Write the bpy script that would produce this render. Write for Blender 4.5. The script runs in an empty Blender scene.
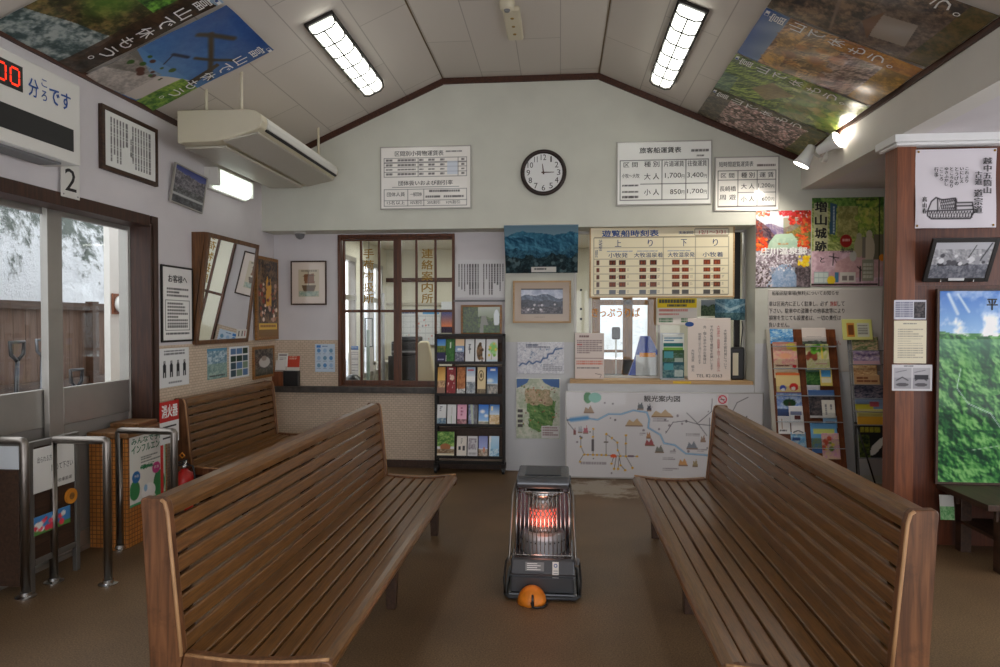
import bpy, bmesh, math, random
import numpy as np
from mathutils import Vector, Matrix

random.seed(7)
SC = bpy.context.scene
COL = SC.collection
PI = math.pi

# ------------------------------------------------------------------ camera
FPX = 667.0
EYE = 1.6
TH = math.atan(60.0 / FPX)
PH = math.atan(11.5 / math.hypot(FPX, 60.0))
FW = Vector((-math.sin(TH) * math.cos(PH), math.cos(TH) * math.cos(PH), -math.sin(PH)))
RT = Vector((math.cos(TH), math.sin(TH), 0))
UP = RT.cross(FW)
CP = Vector((0, 0, EYE))
cam = bpy.data.objects.new('camera', bpy.data.cameras.new('camera'))
COL.objects.link(cam)
cam.matrix_world = Matrix((RT, UP, -FW)).transposed().to_4x4()
cam.location = CP
cam.data.sensor_width = 36
cam.data.lens = 36 * FPX / 1000
cam.data.clip_start = 0.05
SC.camera = cam

def ray(u, v):
    return RT * ((u - 500) / FPX) + UP * ((333.5 - v) / FPX) + FW
def aY(u, v, y):
    d = ray(u, v); return CP + d * (y / d.y)
def aX(u, v, x):
    d = ray(u, v); return CP + d * (x / d.x)
def aZ(u, v, z):
    d = ray(u, v); return CP + d * ((z - EYE) / d.z)

# ------------------------------------------------------------------ the room's main sizes
XL = -3.18      # wall with the door
YU = 6.90       # face of the upper wall (clock, fare boards)
YR = 7.20       # recessed wall below it
YT = 7.15       # ticket wall
XB = 2.384      # beam over the alcove
ZE = 3.263      # eaves
ZT = 4.13       # flat of the ceiling
XA, XC = -1.215, 0.39
ZS = 2.574      # underside of the upper wall
ZB = 2.917      # alcove ceiling
X5 = 1.95       # end of the recess
XP = aY(505, 300, YT).x
YBACK = -1.6
XE = 4.6
OX = -2.64

# ------------------------------------------------------------------ materials
def lin(c):
    return tuple((x / 12.92 if x <= 0.04045 else ((x + 0.055) / 1.055) ** 2.4) for x in c)
def rgb(r, g, b):
    return lin((r / 255, g / 255, b / 255))
MATS = {}
def new_mat(name):
    m = bpy.data.materials.new(name); m.use_nodes = True
    nt = m.node_tree; b = nt.nodes['Principled BSDF']
    MATS[name] = m
    return m, nt, b
def mat(name, col, rough=0.6, metal=0.0, var=0.0, scale=20.0, bump=0.0, coat=0.0, stretch=None, spec=None, detail=4):
    m, nt, b = new_mat(name)
    c = rgb(*col)
    b.inputs['Base Color'].default_value = (*c, 1)
    b.inputs['Roughness'].default_value = rough
    b.inputs['Metallic'].default_value = metal
    if coat: b.inputs['Coat Weight'].default_value = coat; b.inputs['Coat Roughness'].default_value = 0.08
    if spec is not None: b.inputs['Specular IOR Level'].default_value = spec
    if var or bump:
        tc = nt.nodes.new('ShaderNodeTexCoord'); n = nt.nodes.new('ShaderNodeTexNoise')
        n.inputs['Scale'].default_value = scale; n.inputs['Detail'].default_value = detail
        if stretch:
            mp = nt.nodes.new('ShaderNodeMapping'); mp.inputs['Scale'].default_value = stretch
            nt.links.new(tc.outputs['Object'], mp.inputs['Vector']); nt.links.new(mp.outputs['Vector'], n.inputs['Vector'])
        else:
            nt.links.new(tc.outputs['Object'], n.inputs['Vector'])
        if var:
            r = nt.nodes.new('ShaderNodeValToRGB')
            r.color_ramp.elements[0].position = 0.3; r.color_ramp.elements[1].position = 0.7
            r.color_ramp.elements[0].color = (*[x * (1 - var) for x in c], 1)
            r.color_ramp.elements[1].color = (*[min(1, x * (1 + var)) for x in c], 1)
            nt.links.new(n.outputs['Fac'], r.inputs['Fac']); nt.links.new(r.outputs['Color'], b.inputs['Base Color'])
        if bump:
            bp = nt.nodes.new('ShaderNodeBump'); bp.inputs['Strength'].default_value = bump; bp.inputs['Distance'].default_value = 0.01
            nt.links.new(n.outputs['Fac'], bp.inputs['Height']); nt.links.new(bp.outputs['Normal'], b.inputs['Normal'])
    return m
def emit(name, col, strength):
    m, nt, b = new_mat(name)
    b.inputs['Base Color'].default_value = (*rgb(*col), 1)
    b.inputs['Emission Color'].default_value = (*rgb(*col), 1)
    b.inputs['Emission Strength'].default_value = strength
    return m
def brick_mat(name, c1, c2, grout, axes, w, h, mortar, rough=0.5, offset=0.5, bump=0.15, noise=0.0):
    """tiles or panels: axes picks the two object axes that carry the pattern"""
    m, nt, b = new_mat(name)
    tc = nt.nodes.new('ShaderNodeTexCoord'); sp = nt.nodes.new('ShaderNodeSeparateXYZ'); cb = nt.nodes.new('ShaderNodeCombineXYZ')
    nt.links.new(tc.outputs['Object'], sp.inputs[0])
    nt.links.new(sp.outputs[axes[0]], cb.inputs[0]); nt.links.new(sp.outputs[axes[1]], cb.inputs[1])
    bk = nt.nodes.new('ShaderNodeTexBrick')
    bk.inputs['Scale'].default_value = 1; bk.inputs['Brick Width'].default_value = w; bk.inputs['Row Height'].default_value = h
    bk.inputs['Mortar Size'].default_value = mortar; bk.inputs['Mortar Smooth'].default_value = 0.3; bk.offset = offset
    bk.inputs['Color1'].default_value = (*rgb(*c1), 1); bk.inputs['Color2'].default_value = (*rgb(*c2), 1); bk.inputs['Mortar'].default_value = (*rgb(*grout), 1)
    nt.links.new(cb.outputs[0], bk.inputs['Vector'])
    out = bk.outputs['Color']
    if noise:
        n = nt.nodes.new('ShaderNodeTexNoise'); n.inputs['Scale'].default_value = 3; n.inputs['Detail'].default_value = 6
        nt.links.new(tc.outputs['Object'], n.inputs['Vector'])
        mx = nt.nodes.new('ShaderNodeMixRGB'); mx.blend_type = 'MULTIPLY'; mx.inputs['Fac'].default_value = noise
        nt.links.new(out, mx.inputs[1]); nt.links.new(n.outputs['Fac'], mx.inputs[2]); out = mx.outputs[0]
    nt.links.new(out, b.inputs['Base Color'])
    b.inputs['Roughness'].default_value = rough
    bp = nt.nodes.new('ShaderNodeBump'); bp.inputs['Strength'].default_value = bump; bp.inputs['Distance'].default_value = 0.003; bp.invert = True
    nt.links.new(bk.outputs['Fac'], bp.inputs['Height']); nt.links.new(bp.outputs['Normal'], b.inputs['Normal'])
    return m
def wood(name, dark, light, axis=1, rough=0.45, scale=6.0, wear=None, bump=0.1):
    m, nt, b = new_mat(name)
    tc = nt.nodes.new('ShaderNodeTexCoord'); mp = nt.nodes.new('ShaderNodeMapping')
    s = [9.0, 9.0, 9.0]; s[axis] = 0.55
    mp.inputs['Scale'].default_value = s
    n = nt.nodes.new('ShaderNodeTexNoise'); n.inputs['Scale'].default_value = scale; n.inputs['Detail'].default_value = 7; n.inputs['Distortion'].default_value = 0.6
    nt.links.new(tc.outputs['Object'], mp.inputs[0]); nt.links.new(mp.outputs[0], n.inputs['Vector'])
    r = nt.nodes.new('ShaderNodeValToRGB')
    r.color_ramp.elements[0].position = 0.32; r.color_ramp.elements[1].position = 0.68
    r.color_ramp.elements[0].color = (*rgb(*dark), 1); r.color_ramp.elements[1].color = (*rgb(*light), 1)
    nt.links.new(n.outputs['Fac'], r.inputs['Fac'])
    out = r.outputs['Color']
    if wear:
        n2 = nt.nodes.new('ShaderNodeTexNoise'); n2.inputs['Scale'].default_value = 7; n2.inputs['Detail'].default_value = 8; n2.inputs['Roughness'].default_value = 0.7
        nt.links.new(tc.outputs['Object'], n2.inputs['Vector'])
        r2 = nt.nodes.new('ShaderNodeValToRGB'); r2.color_ramp.elements[0].position = 0.52; r2.color_ramp.elements[1].position = 0.68
        nt.links.new(n2.outputs['Fac'], r2.inputs['Fac'])
        mx = nt.nodes.new('ShaderNodeMixRGB'); mx.inputs[2].default_value = (*rgb(*wear), 1)
        ml = nt.nodes.new('ShaderNodeMath'); ml.operation = 'MULTIPLY'; ml.inputs[1].default_value = 0.65
        nt.links.new(r2.outputs['Color'], ml.inputs[0]); nt.links.new(ml.outputs[0], mx.inputs[0]); nt.links.new(out, mx.inputs[1]); out = mx.outputs[0]
    nt.links.new(out, b.inputs['Base Color'])
    b.inputs['Roughness'].default_value = rough
    bp = nt.nodes.new('ShaderNodeBump'); bp.inputs['Strength'].default_value = bump; bp.inputs['Distance'].default_value = 0.004
    nt.links.new(n.outputs['Fac'], bp.inputs['Height']); nt.links.new(bp.outputs['Normal'], b.inputs['Normal'])
    return m
def print_mat(name, rough, coat=0.0):
    m, nt, b = new_mat(name)
    a = nt.nodes.new('ShaderNodeAttribute'); a.attribute_name = 'Col'
    nt.links.new(a.outputs['Color'], b.inputs['Base Color'])
    b.inputs['Roughness'].default_value = rough; b.inputs['Specular IOR Level'].default_value = 0.22
    if coat: b.inputs['Coat Weight'].default_value = coat; b.inputs['Coat Roughness'].default_value = 0.05
    return m
def glass_mat(name, tint=(1, 1, 1), refl=0.12):
    m, nt, b = new_mat(name)
    out = nt.nodes['Material Output']
    tr = nt.nodes.new('ShaderNodeBsdfTransparent'); tr.inputs[0].default_value = (*tint, 1)
    gl = nt.nodes.new('ShaderNodeBsdfGlossy'); gl.inputs['Roughness'].default_value = 0.02
    lw = nt.nodes.new('ShaderNodeLayerWeight'); lw.inputs['Blend'].default_value = 0.5
    pw = nt.nodes.new('ShaderNodeMath'); pw.operation = 'POWER'; pw.inputs[1].default_value = 5
    nt.links.new(lw.outputs['Facing'], pw.inputs[0])
    ml = nt.nodes.new('ShaderNodeMath'); ml.operation = 'MULTIPLY_ADD'; ml.inputs[1].default_value = 0.6; ml.inputs[2].default_value = refl * 0.25
    nt.links.new(pw.outputs[0], ml.inputs[0])
    mx = nt.nodes.new('ShaderNodeMixShader')
    nt.links.new(ml.outputs[0], mx.inputs[0]); nt.links.new(tr.outputs[0], mx.inputs[1]); nt.links.new(gl.outputs[0], mx.inputs[2])
    nt.links.new(mx.outputs[0], out.inputs['Surface'])
    return m

mat('plaster_green', (206, 206, 195), 0.85, var=0.04, scale=3, bump=0.03)
mat('plaster_lilac', (216, 211, 213), 0.85, var=0.04, scale=3, bump=0.03)
mat('plaster_white', (216, 212, 205), 0.8, var=0.03, scale=3, bump=0.03)
mat('panel_white', (208, 208, 210), 0.55, var=0.02, scale=3)
mat('cream_wall', (220, 217, 202), 0.8, var=0.03, scale=2)
brick_mat('ceiling_panel', (203, 195, 186), (208, 200, 191), (172, 164, 155), (1, 0), 1.5, 0.40, 0.005, 0.8, 0.5, 0.1)
brick_mat('tile_beige_x', (205, 184, 162), (215, 195, 173), (178, 158, 136), (0, 2), 0.048, 0.024, 0.003, 0.5)
brick_mat('tile_beige_y', (205, 184, 162), (215, 195, 173), (178, 158, 136), (1, 2), 0.048, 0.024, 0.003, 0.5)
wood('trim_wood', (52, 26, 15), (82, 44, 26), 1, 0.5)
wood('clock_rim', (30, 16, 12), (46, 26, 18), 0, 0.3)
wood('door_wood', (48, 28, 20), (72, 42, 28), 2, 0.5)
wood('lattice_wood', (70, 34, 14), (104, 56, 24), 2, 0.4)
wood('post_wood', (100, 52, 26), (132, 73, 38), 2, 0.45)
wood('partition_wood', (72, 33, 17), (102, 52, 28), 2, 0.4)
wood('bench_slat', (92, 60, 29), (130, 89, 46), 1, 0.28, 14.0, bump=0.01)
wood('bench_end', (84, 52, 30), (128, 84, 52), 2, 0.42, 6.0, wear=(66, 40, 24))
wood('bench_worn_edge', (150, 108, 70), (196, 152, 108), 2, 0.4, 4.0)
wood('gold_wood', (120, 78, 32), (160, 112, 56), 0, 0.4)
wood('light_wood', (176, 140, 96), (200, 164, 118), 0, 0.5)
wood('mirror_wood', (76, 46, 22), (118, 78, 42), 2, 0.4)
wood('counter_wood', (104, 70, 40), (140, 100, 62), 1, 0.4)
wood('office_door_wood', (96, 62, 22), (138, 94, 42), 2, 0.45)
wood('dark_wood', (48, 30, 19), (74, 49, 33), 1, 0.5)
wood('fence_wood', (84, 64, 54), (112, 88, 74), 2, 0.8)
mat('aluminium', (176, 172, 166), 0.42, 0.75, var=0.04, scale=6)
mat('aluminium_dark', (128, 124, 120), 0.45, 0.7)
mat('door_panel_grey', (140, 136, 132), 0.55, 0.2)
mat('chrome', (205, 205, 205), 0.16, 1.0)
mat('steel_tube', (136, 129, 123), 0.36, 1.0)
mat('black_metal', (32, 28, 26), 0.45, 0.3)
mat('black_plastic', (28, 28, 30), 0.35)
mat('dark_grey', (62, 64, 68), 0.35, 0.4)
mat('heater_black', (98, 100, 104), 0.27, 0.6)
mat('heater_silver', (196, 200, 206), 0.38, 0.8)
mat('grey_plastic', (120, 120, 122), 0.5)
mat('white_plastic', (222, 220, 214), 0.45)
mat('cream_plastic', (212, 203, 178), 0.5, var=0.03, scale=4)
mat('cream_grey', (186, 180, 166), 0.45)
mat('white_paint', (232, 232, 232), 0.5)
mat('ink', (28, 26, 28), 0.6)
mat('ink_soft', (70, 66, 66), 0.6)
mat('ink_brown', (92, 70, 28), 0.5)
mat('ink_blue', (40, 62, 110), 0.6)
mat('ink_signblue', (38, 78, 150), 0.6)
mat('ink_red', (186, 50, 40), 0.6)
mat('ink_green', (40, 120, 80), 0.6)
mat('ink_white', (240, 240, 238), 0.6)
mat('ink_orange', (220, 140, 40), 0.6)
mat('gold_letter', (150, 116, 40), 0.4, 0.4)
mat('red_paint', (190, 30, 26), 0.35)
mat('orange_plastic', (226, 128, 24), 0.45, var=0.22, scale=22, bump=0.1)
mat('cushion_cream', (216, 206, 178), 0.7)
mat('stone_dark', (66, 60, 56), 0.35, var=0.5, scale=18)
mat('grey_box', (150, 150, 152), 0.5)
mat('blue_file', (40, 70, 170), 0.4)
mat('snow', (240, 243, 248), 0.8, var=0.03, scale=3, bump=0.5)
mat('rock', (86, 92, 90), 0.9, var=0.4, scale=8)
mat('twig', (70, 72, 66), 0.9)
mat('evergreen', (92, 108, 96), 0.9, var=0.3, scale=8)
mat('lens_red', (220, 40, 24), 0.3)
mat('clear_plastic', (200, 205, 210), 0.2)
mat('teal_paper', (140, 158, 148), 0.6)
print_mat('print_paper', 0.6)
print_mat('print_gloss', 0.4, 0.35)
print_mat('print_glazed', 0.4, 0.45)
print_mat('print_vinyl', 0.3, 0.25)
glass_mat('glass', (0.97, 0.985, 0.98))
glass_mat('acrylic', (0.96, 0.97, 0.98), 0.3)
m, nt, b = new_mat('mirror_glass'); b.inputs['Base Color'].default_value = (0.9, 0.92, 0.92, 1); b.inputs['Metallic'].default_value = 1; b.inputs['Roughness'].default_value = 0.01
brick_mat('tile_orange', (196, 128, 62), (178, 110, 50), (118, 74, 40), (1, 2), 0.031, 0.031, 0.0035, 0.35, 0.0, 0.25)
brick_mat('tile_orange_x', (196, 128, 62), (178, 110, 50), (118, 74, 40), (0, 2), 0.031, 0.031, 0.0035, 0.35, 0.0, 0.25)
# lamps
emit('tube_glow', (250, 252, 240), 2.1)
emit('emergency_glow', (236, 248, 238), 0.65)
emit('spot_glow', (255, 246, 232), 6.0)
mat('led_yellow', (230, 190, 40), .5)
emit('led_red', (255, 50, 20), 0.5)
emit('burner_glow', (255, 96, 78), 0.42)
# floor: speckled brown sheet with paler scuffs
m, nt, b = new_mat('floor_brown')
tc = nt.nodes.new('ShaderNodeTexCoord')
n1 = nt.nodes.new('ShaderNodeTexNoise'); n1.inputs['Scale'].default_value = 130; n1.inputs['Detail'].default_value = 3
n2 = nt.nodes.new('ShaderNodeTexNoise'); n2.inputs['Scale'].default_value = 1.3; n2.inputs['Detail'].default_value = 7
for n in (n1, n2): nt.links.new(tc.outputs['Object'], n.inputs['Vector'])
r1 = nt.nodes.new('ShaderNodeValToRGB'); r1.color_ramp.elements[0].position = 0.3; r1.color_ramp.elements[1].position = 0.72
r1.color_ramp.elements[0].color = (*rgb(84, 64, 45), 1); r1.color_ramp.elements[1].color = (*rgb(142, 115, 84), 1)
r2 = nt.nodes.new('ShaderNodeValToRGB'); r2.color_ramp.elements[0].position = 0.3; r2.color_ramp.elements[1].position = 0.75
r2.color_ramp.elements[0].color = (0.72, 0.7, 0.68, 1); r2.color_ramp.elements[1].color = (1.12, 1.1, 1.06, 1)
mx = nt.nodes.new('ShaderNodeMixRGB'); mx.blend_type = 'MULTIPLY'; mx.inputs[0].default_value = 1
nt.links.new(n1.outputs['Fac'], r1.inputs[0]); nt.links.new(n2.outputs['Fac'], r2.inputs[0])
nt.links.new(r1.outputs[0], mx.inputs[1]); nt.links.new(r2.outputs[0], mx.inputs[2])
# pale scuffed stain in front of the ticket counter
vd = nt.nodes.new('ShaderNodeVectorMath'); vd.operation = 'SUBTRACT'; vd.inputs[1].default_value = (.38, 6.45, 0); nt.links.new(tc.outputs['Object'], vd.inputs[0])
vs_ = nt.nodes.new('ShaderNodeVectorMath'); vs_.operation = 'MULTIPLY'; vs_.inputs[1].default_value = (1.6, 1.9, 0); nt.links.new(vd.outputs[0], vs_.inputs[0])
vl = nt.nodes.new('ShaderNodeVectorMath'); vl.operation = 'LENGTH'; nt.links.new(vs_.outputs[0], vl.inputs[0])
n3 = nt.nodes.new('ShaderNodeTexNoise'); n3.inputs['Scale'].default_value = 5; n3.inputs['Detail'].default_value = 8; n3.inputs['Roughness'].default_value = .7; nt.links.new(tc.outputs['Object'], n3.inputs['Vector'])
ms = nt.nodes.new('ShaderNodeMath'); ms.operation = 'MULTIPLY_ADD'; ms.inputs[1].default_value = -.42; nt.links.new(vl.outputs['Value'], ms.inputs[0]); nt.links.new(n3.outputs['Fac'], ms.inputs[2])
rs = nt.nodes.new('ShaderNodeValToRGB'); rs.color_ramp.elements[0].position = .22; rs.color_ramp.elements[1].position = .34; nt.links.new(ms.outputs[0], rs.inputs[0])
m2 = nt.nodes.new('ShaderNodeMixRGB'); m2.inputs[2].default_value = (*rgb(176, 166, 152), 1); mk_ = nt.nodes.new('ShaderNodeMath'); mk_.operation = 'MULTIPLY'; mk_.inputs[1].default_value = .75
nt.links.new(rs.outputs[0], mk_.inputs[0]); nt.links.new(mk_.outputs[0], m2.inputs[0]); nt.links.new(mx.outputs[0], m2.inputs[1]); nt.links.new(m2.outputs[0], b.inputs['Base Color'])
b.inputs['Roughness'].default_value = 0.5; b.inputs['Specular IOR Level'].default_value = 0.35
bp = nt.nodes.new('ShaderNodeBump'); bp.inputs['Strength'].default_value = 0.12; bp.inputs['Distance'].default_value = 0.003
nt.links.new(n1.outputs['Fac'], bp.inputs['Height']); nt.links.new(bp.outputs['Normal'], b.inputs['Normal'])

# ------------------------------------------------------------------ mesh builder
class MB:
    def __init__(self, M=None):
        self.v = []; self.f = []; self.mi = []; self.M = M; self.mats = []
    def slot(self, m):
        if m not in self.mats: self.mats.append(m)
        return self.mats.index(m)
    def add(self, vs, fs, m):
        b = len(self.v); s = self.slot(m)
        if self.M is not None:
            vs = [self.M @ Vector(p) for p in vs]
        self.v.extend([tuple(p) for p in vs])
        self.f.extend([tuple(b + i for i in f) for f in fs]); self.mi.extend([s] * len(fs))
        return self
    def box(self, x0, x1, y0, y1, z0, z1, m):
        vs = [(x, y, z) for x in (x0, x1) for y in (y0, y1) for z in (z0, z1)]
        return self.add(vs, [(0, 1, 3, 2), (4, 6, 7, 5), (0, 4, 5, 1), (2, 3, 7, 6), (0, 2, 6, 4), (1, 5, 7, 3)], m)
    def quad(self, a, b, c, d, m):
        return self.add([a, b, c, d], [(0, 1, 2, 3)], m)
    def rect(self, x0, y0, x1, y1, z, m):
        return self.quad((x0, y0, z), (x1, y0, z), (x1, y1, z), (x0, y1, z), m)
    def prism(self, pts, axis, a0, a1, m):
        """pts in the two other axes, in order"""
        def mk(p, a):
            q = list(p); q.insert(axis, a); return tuple(q)
        n = len(pts)
        vs = [mk(p, a0) for p in pts] + [mk(p, a1) for p in pts]
        fs = [tuple(range(n - 1, -1, -1)), tuple(range(n, 2 * n))] + [(i, (i + 1) % n, n + (i + 1) % n, n + i) for i in range(n)]
        return self.add(vs, fs, m)
    def tube(self, path, r, m, n=10, closed=False):
        P = [Vector(p) for p in path]; k = len(P); vs = []; fs = []
        rr = r if isinstance(r, (list, tuple)) else [r] * k
        prev = None
        for i, p in enumerate(P):
            if closed: t = (P[(i + 1) % k] - P[i - 1])
            else: t = (P[min(i + 1, k - 1)] - P[max(i - 1, 0)])
            t.normalize()
            if prev is None:
                a = t.orthogonal().normalized()
            else:
                a = prev - t * prev.dot(t)
                a = a.normalized() if a.length > 1e-6 else t.orthogonal().normalized()
            prev = a; c = t.cross(a)
            for j in range(n):
                an = 2 * PI * j / n
                vs.append(p + (a * math.cos(an) + c * math.sin(an)) * rr[i])
        for i in range(k if closed else k - 1):
            i2 = (i + 1) % k
            for j in range(n):
                fs.append((i * n + j, i * n + (j + 1) % n, i2 * n + (j + 1) % n, i2 * n + j))
        if not closed:
            fs.append(tuple(range(n - 1, -1, -1))); fs.append(tuple(range((k - 1) * n, k * n)))
        return self.add(vs, fs, m)
    def lathe(self, prof, c, m, n=24, axis=2):
        """prof = [(radius, height)], closed with caps where radius > 0"""
        vs = []; fs = []; k = len(prof)
        ax = [(0, 1, 2), (1, 2, 0), (2, 0, 1)]
        for r, h in prof:
            for j in range(n):
                a = 2 * PI * j / n
                p = [0, 0, 0]
                i0, i1 = [(1, 2), (2, 0), (0, 1)][axis]
                p[i0] = r * math.cos(a); p[i1] = r * math.sin(a); p[axis] = h
                vs.append((p[0] + c[0], p[1] + c[1], p[2] + c[2]))
        for i in range(k - 1):
            for j in range(n):
                fs.append((i * n + j, i * n + (j + 1) % n, (i + 1) * n + (j + 1) % n, (i + 1) * n + j))
        fs.append(tuple(range(n - 1, -1, -1))); fs.append(tuple(range((k - 1) * n, k * n)))
        return self.add(vs, fs, m)
    def frame(self, w, h, t, z0, z1, m, x=0, y=0):
        """a rectangular border of outer size w*h, width t, in the local xy plane"""
        self.box(x, x + t, y, y + h, z0, z1, m); self.box(x + w - t, x + w, y, y + h, z0, z1, m)
        self.box(x + t, x + w - t, y, y + t, z0, z1, m); self.box(x + t, x + w - t, y + h - t, y + h, z0, z1, m)
        return self
    def build(self, name, parent=None, bevel=0.0, smooth=False, seg=2):
        me = bpy.data.meshes.new(name)
        root = parent
        while root is not None and root.parent is not None: root = root.parent
        v = np.array(self.v, dtype=float)
        if root is not None: off = Vector(root.location)
        else:
            lo, hi = v.min(0), v.max(0); off = Vector(((lo[0] + hi[0]) / 2, (lo[1] + hi[1]) / 2, lo[2]))
        if parent is None and name in WORLDNAMES or getattr(self, 'keep', False): off = Vector((0, 0, 0)) if root is None else off
        v = v - np.array(off)
        me.from_pydata([tuple(p) for p in v], [], self.f)
        for m in self.mats: me.materials.append(MATS[m])
        me.polygons.foreach_set('material_index', self.mi)
        if smooth: me.polygons.foreach_set('use_smooth', [True] * len(me.polygons))
        me.update()
        o = bpy.data.objects.new(name, me); COL.objects.link(o)
        bm = bmesh.new(); bm.from_mesh(me); bmesh.ops.recalc_face_normals(bm, faces=bm.faces) if not getattr(self, 'flat', False) else None; bm.to_mesh(me); bm.free()
        if root is None: o.location = off
        else: o.parent = parent
        if bevel:
            md = o.modifiers.new('bevel', 'BEVEL'); md.width = bevel; md.segments = seg; md.limit_method = 'ANGLE'; md.angle_limit = math.radians(40); md.harden_normals = False
        return o
WORLDNAMES = set()
LABELS = set()
def tag(o, label, cat, group=None, kind=None):
    assert label not in LABELS or group, label
    LABELS.add(label)
    o['label'] = label; o['category'] = cat
    if group: o['group'] = group
    if kind: o['kind'] = kind
    return o
def thing(name, label, cat, loc, group=None):
    o = bpy.data.objects.new(name, None); o.empty_display_size = 0.05; COL.objects.link(o); o.location = loc
    return tag(o, label, cat, group)
def struct(name, mb, parent=None, **k):
    mb.keep = True
    o = mb.build(name, parent, **k)
    if parent is None: o['kind'] = 'structure'
    return o
def copy_tree(o, parent=None):
    c = o.copy(); COL.objects.link(c)
    c.parent = parent
    for ch in list(o.children): copy_tree(ch, c)
    return c

# ------------------------------------------------------------------ frames of reference for flat things
def FR(o, right, up):
    r = Vector(right).normalized(); u = Vector(up).normalized(); n = r.cross(u)
    M = Matrix((r, u, n)).transposed().to_4x4(); M.translation = Vector(o); return M
def onY(u0, v0, u1, v1, y):
    a = aY(u0, v0, y); b = aY(u1, v1, y)
    return FR((a.x, y, b.z), (1, 0, 0), (0, 0, 1)), b.x - a.x, a.z - b.z
def onX(u0, v0, u1, v1, x):
    a = aX(u0, v0, x); b = aX(u1, v1, x)
    return FR((x, a.y, b.z), (0, 1, 0), (0, 0, 1)), b.y - a.y, a.z - b.z

# ------------------------------------------------------------------ lettering
_tc = {}
def glyphs(body, bold=0.0):
    k = (body, bold)
    if k in _tc: return _tc[k]
    cu = bpy.data.curves.new('t', 'FONT'); cu.body = body; cu.align_x = 'CENTER'; cu.resolution_u = 2
    cu.space_line = 0.62 if '\n' in body else 1.0
    if bold: cu.offset = bold
    o = bpy.data.objects.new('t', cu)
    me = o.to_mesh()
    v = np.array([tuple(p.co) for p in me.vertices]); f = [tuple(p.vertices) for p in me.polygons]
    o.to_mesh_clear(); bpy.data.objects.remove(o); bpy.data.curves.remove(cu)
    _tc[k] = (v, f); return v, f
def letters(mb, body, x0, y0, x1, y1, z, m, vertical=False, bold=0.012, rot=0):
    """fit the words into a box of the local plane"""
    if vertical:
        n = len(body); ch = (y1 - y0) / n
        for i, c in enumerate(body):
            if c == ' ': continue
            v, f = glyphs(c, 0); lo, hi = v.min(0), v.max(0); cx = (lo[0] + hi[0]) / 2
            sx, sy = (x1 - x0) * 1.0, ch * 1.0; yb = y1 - (i + 1) * ch + ch * .14
            for k, ox in enumerate((-.5, .5) if bold > 0 else (0,)):
                mb.add([((x0 + x1) / 2 + (p[0] - cx) * sx + ox * bold * (x1 - x0), yb + p[1] * sy, z + k * .00008) for p in v], f, m)
        return
    v, f = glyphs(body, 0)
    lo, hi = v.min(0), v.max(0); s = np.maximum(hi - lo, 1e-6)
    w = (v - lo) / s
    nl = len(body) if not vertical else 1
    e = max(0, bold) * min((x1 - x0) / max(1, nl if not vertical else 1), (y1 - y0) / (len(body) / 2 if vertical else 1))
    offs = [(0, 0)] if e <= 0 else ([(-e * .5, 0), (e * .5, 0)] if bold < .025 else [(-e * .6, -e * .4), (e * .6, -e * .4), (e * .6, e * .4), (-e * .6, e * .4)])
    for k, (ox, oy) in enumerate(offs):
        mb.add([(x0 + p[0] * (x1 - x0) + ox, y0 + p[1] * (y1 - y0) + oy, z + k * .00008) for p in w], f, m)
def lmb(F):
    mb = MB(F); mb.flat = True; return mb

# ------------------------------------------------------------------ painted pictures (colour per vertex)
def vnoise(h, w, cells, seed):
    r = np.random.RandomState(seed)
    cy = max(1, int(round(cells * h / max(h, w)))); cx = max(1, int(round(cells * w / max(h, w))))
    g = r.rand(cy + 2, cx + 2)
    y = np.linspace(0, cy, h, endpoint=False); x = np.linspace(0, cx, w, endpoint=False)
    yi = y.astype(int); xi = x.astype(int)
    fy = (y - yi)[:, None]; fx = (x - xi)[None, :]
    fy = fy * fy * (3 - 2 * fy); fx = fx * fx * (3 - 2 * fx)
    a = g[yi][:, xi]; b_ = g[yi][:, xi + 1]; c = g[yi + 1][:, xi]; d = g[yi + 1][:, xi + 1]
    return (a * (1 - fx) + b_ * fx) * (1 - fy) + (c * (1 - fx) + d * fx) * fy
def fbm(h, w, cells, seed, octs=5, gain=0.55):
    out = np.zeros((h, w)); a = 1; t = 0
    for i in range(octs):
        out += a * vnoise(h, w, cells * 2 ** i, seed + i * 17); t += a; a *= gain
    out = out / t
    return np.clip((out - 0.5) * 1.9 + 0.5, 0, 1)
def hill(h, w, cells, seed, gain=.55, k=5.0, d=(-.7, .7)):
    """light and dark flanks of a relief map"""
    a = 1 - np.abs(2 * fbm(h, w, cells, seed, 6, gain) - 1)
    gy, gx = np.gradient(a); s = max(h, w) / 100.
    return np.clip(.5 + k * s * (gx * d[0] + gy * d[1]), 0, 1), a
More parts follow.
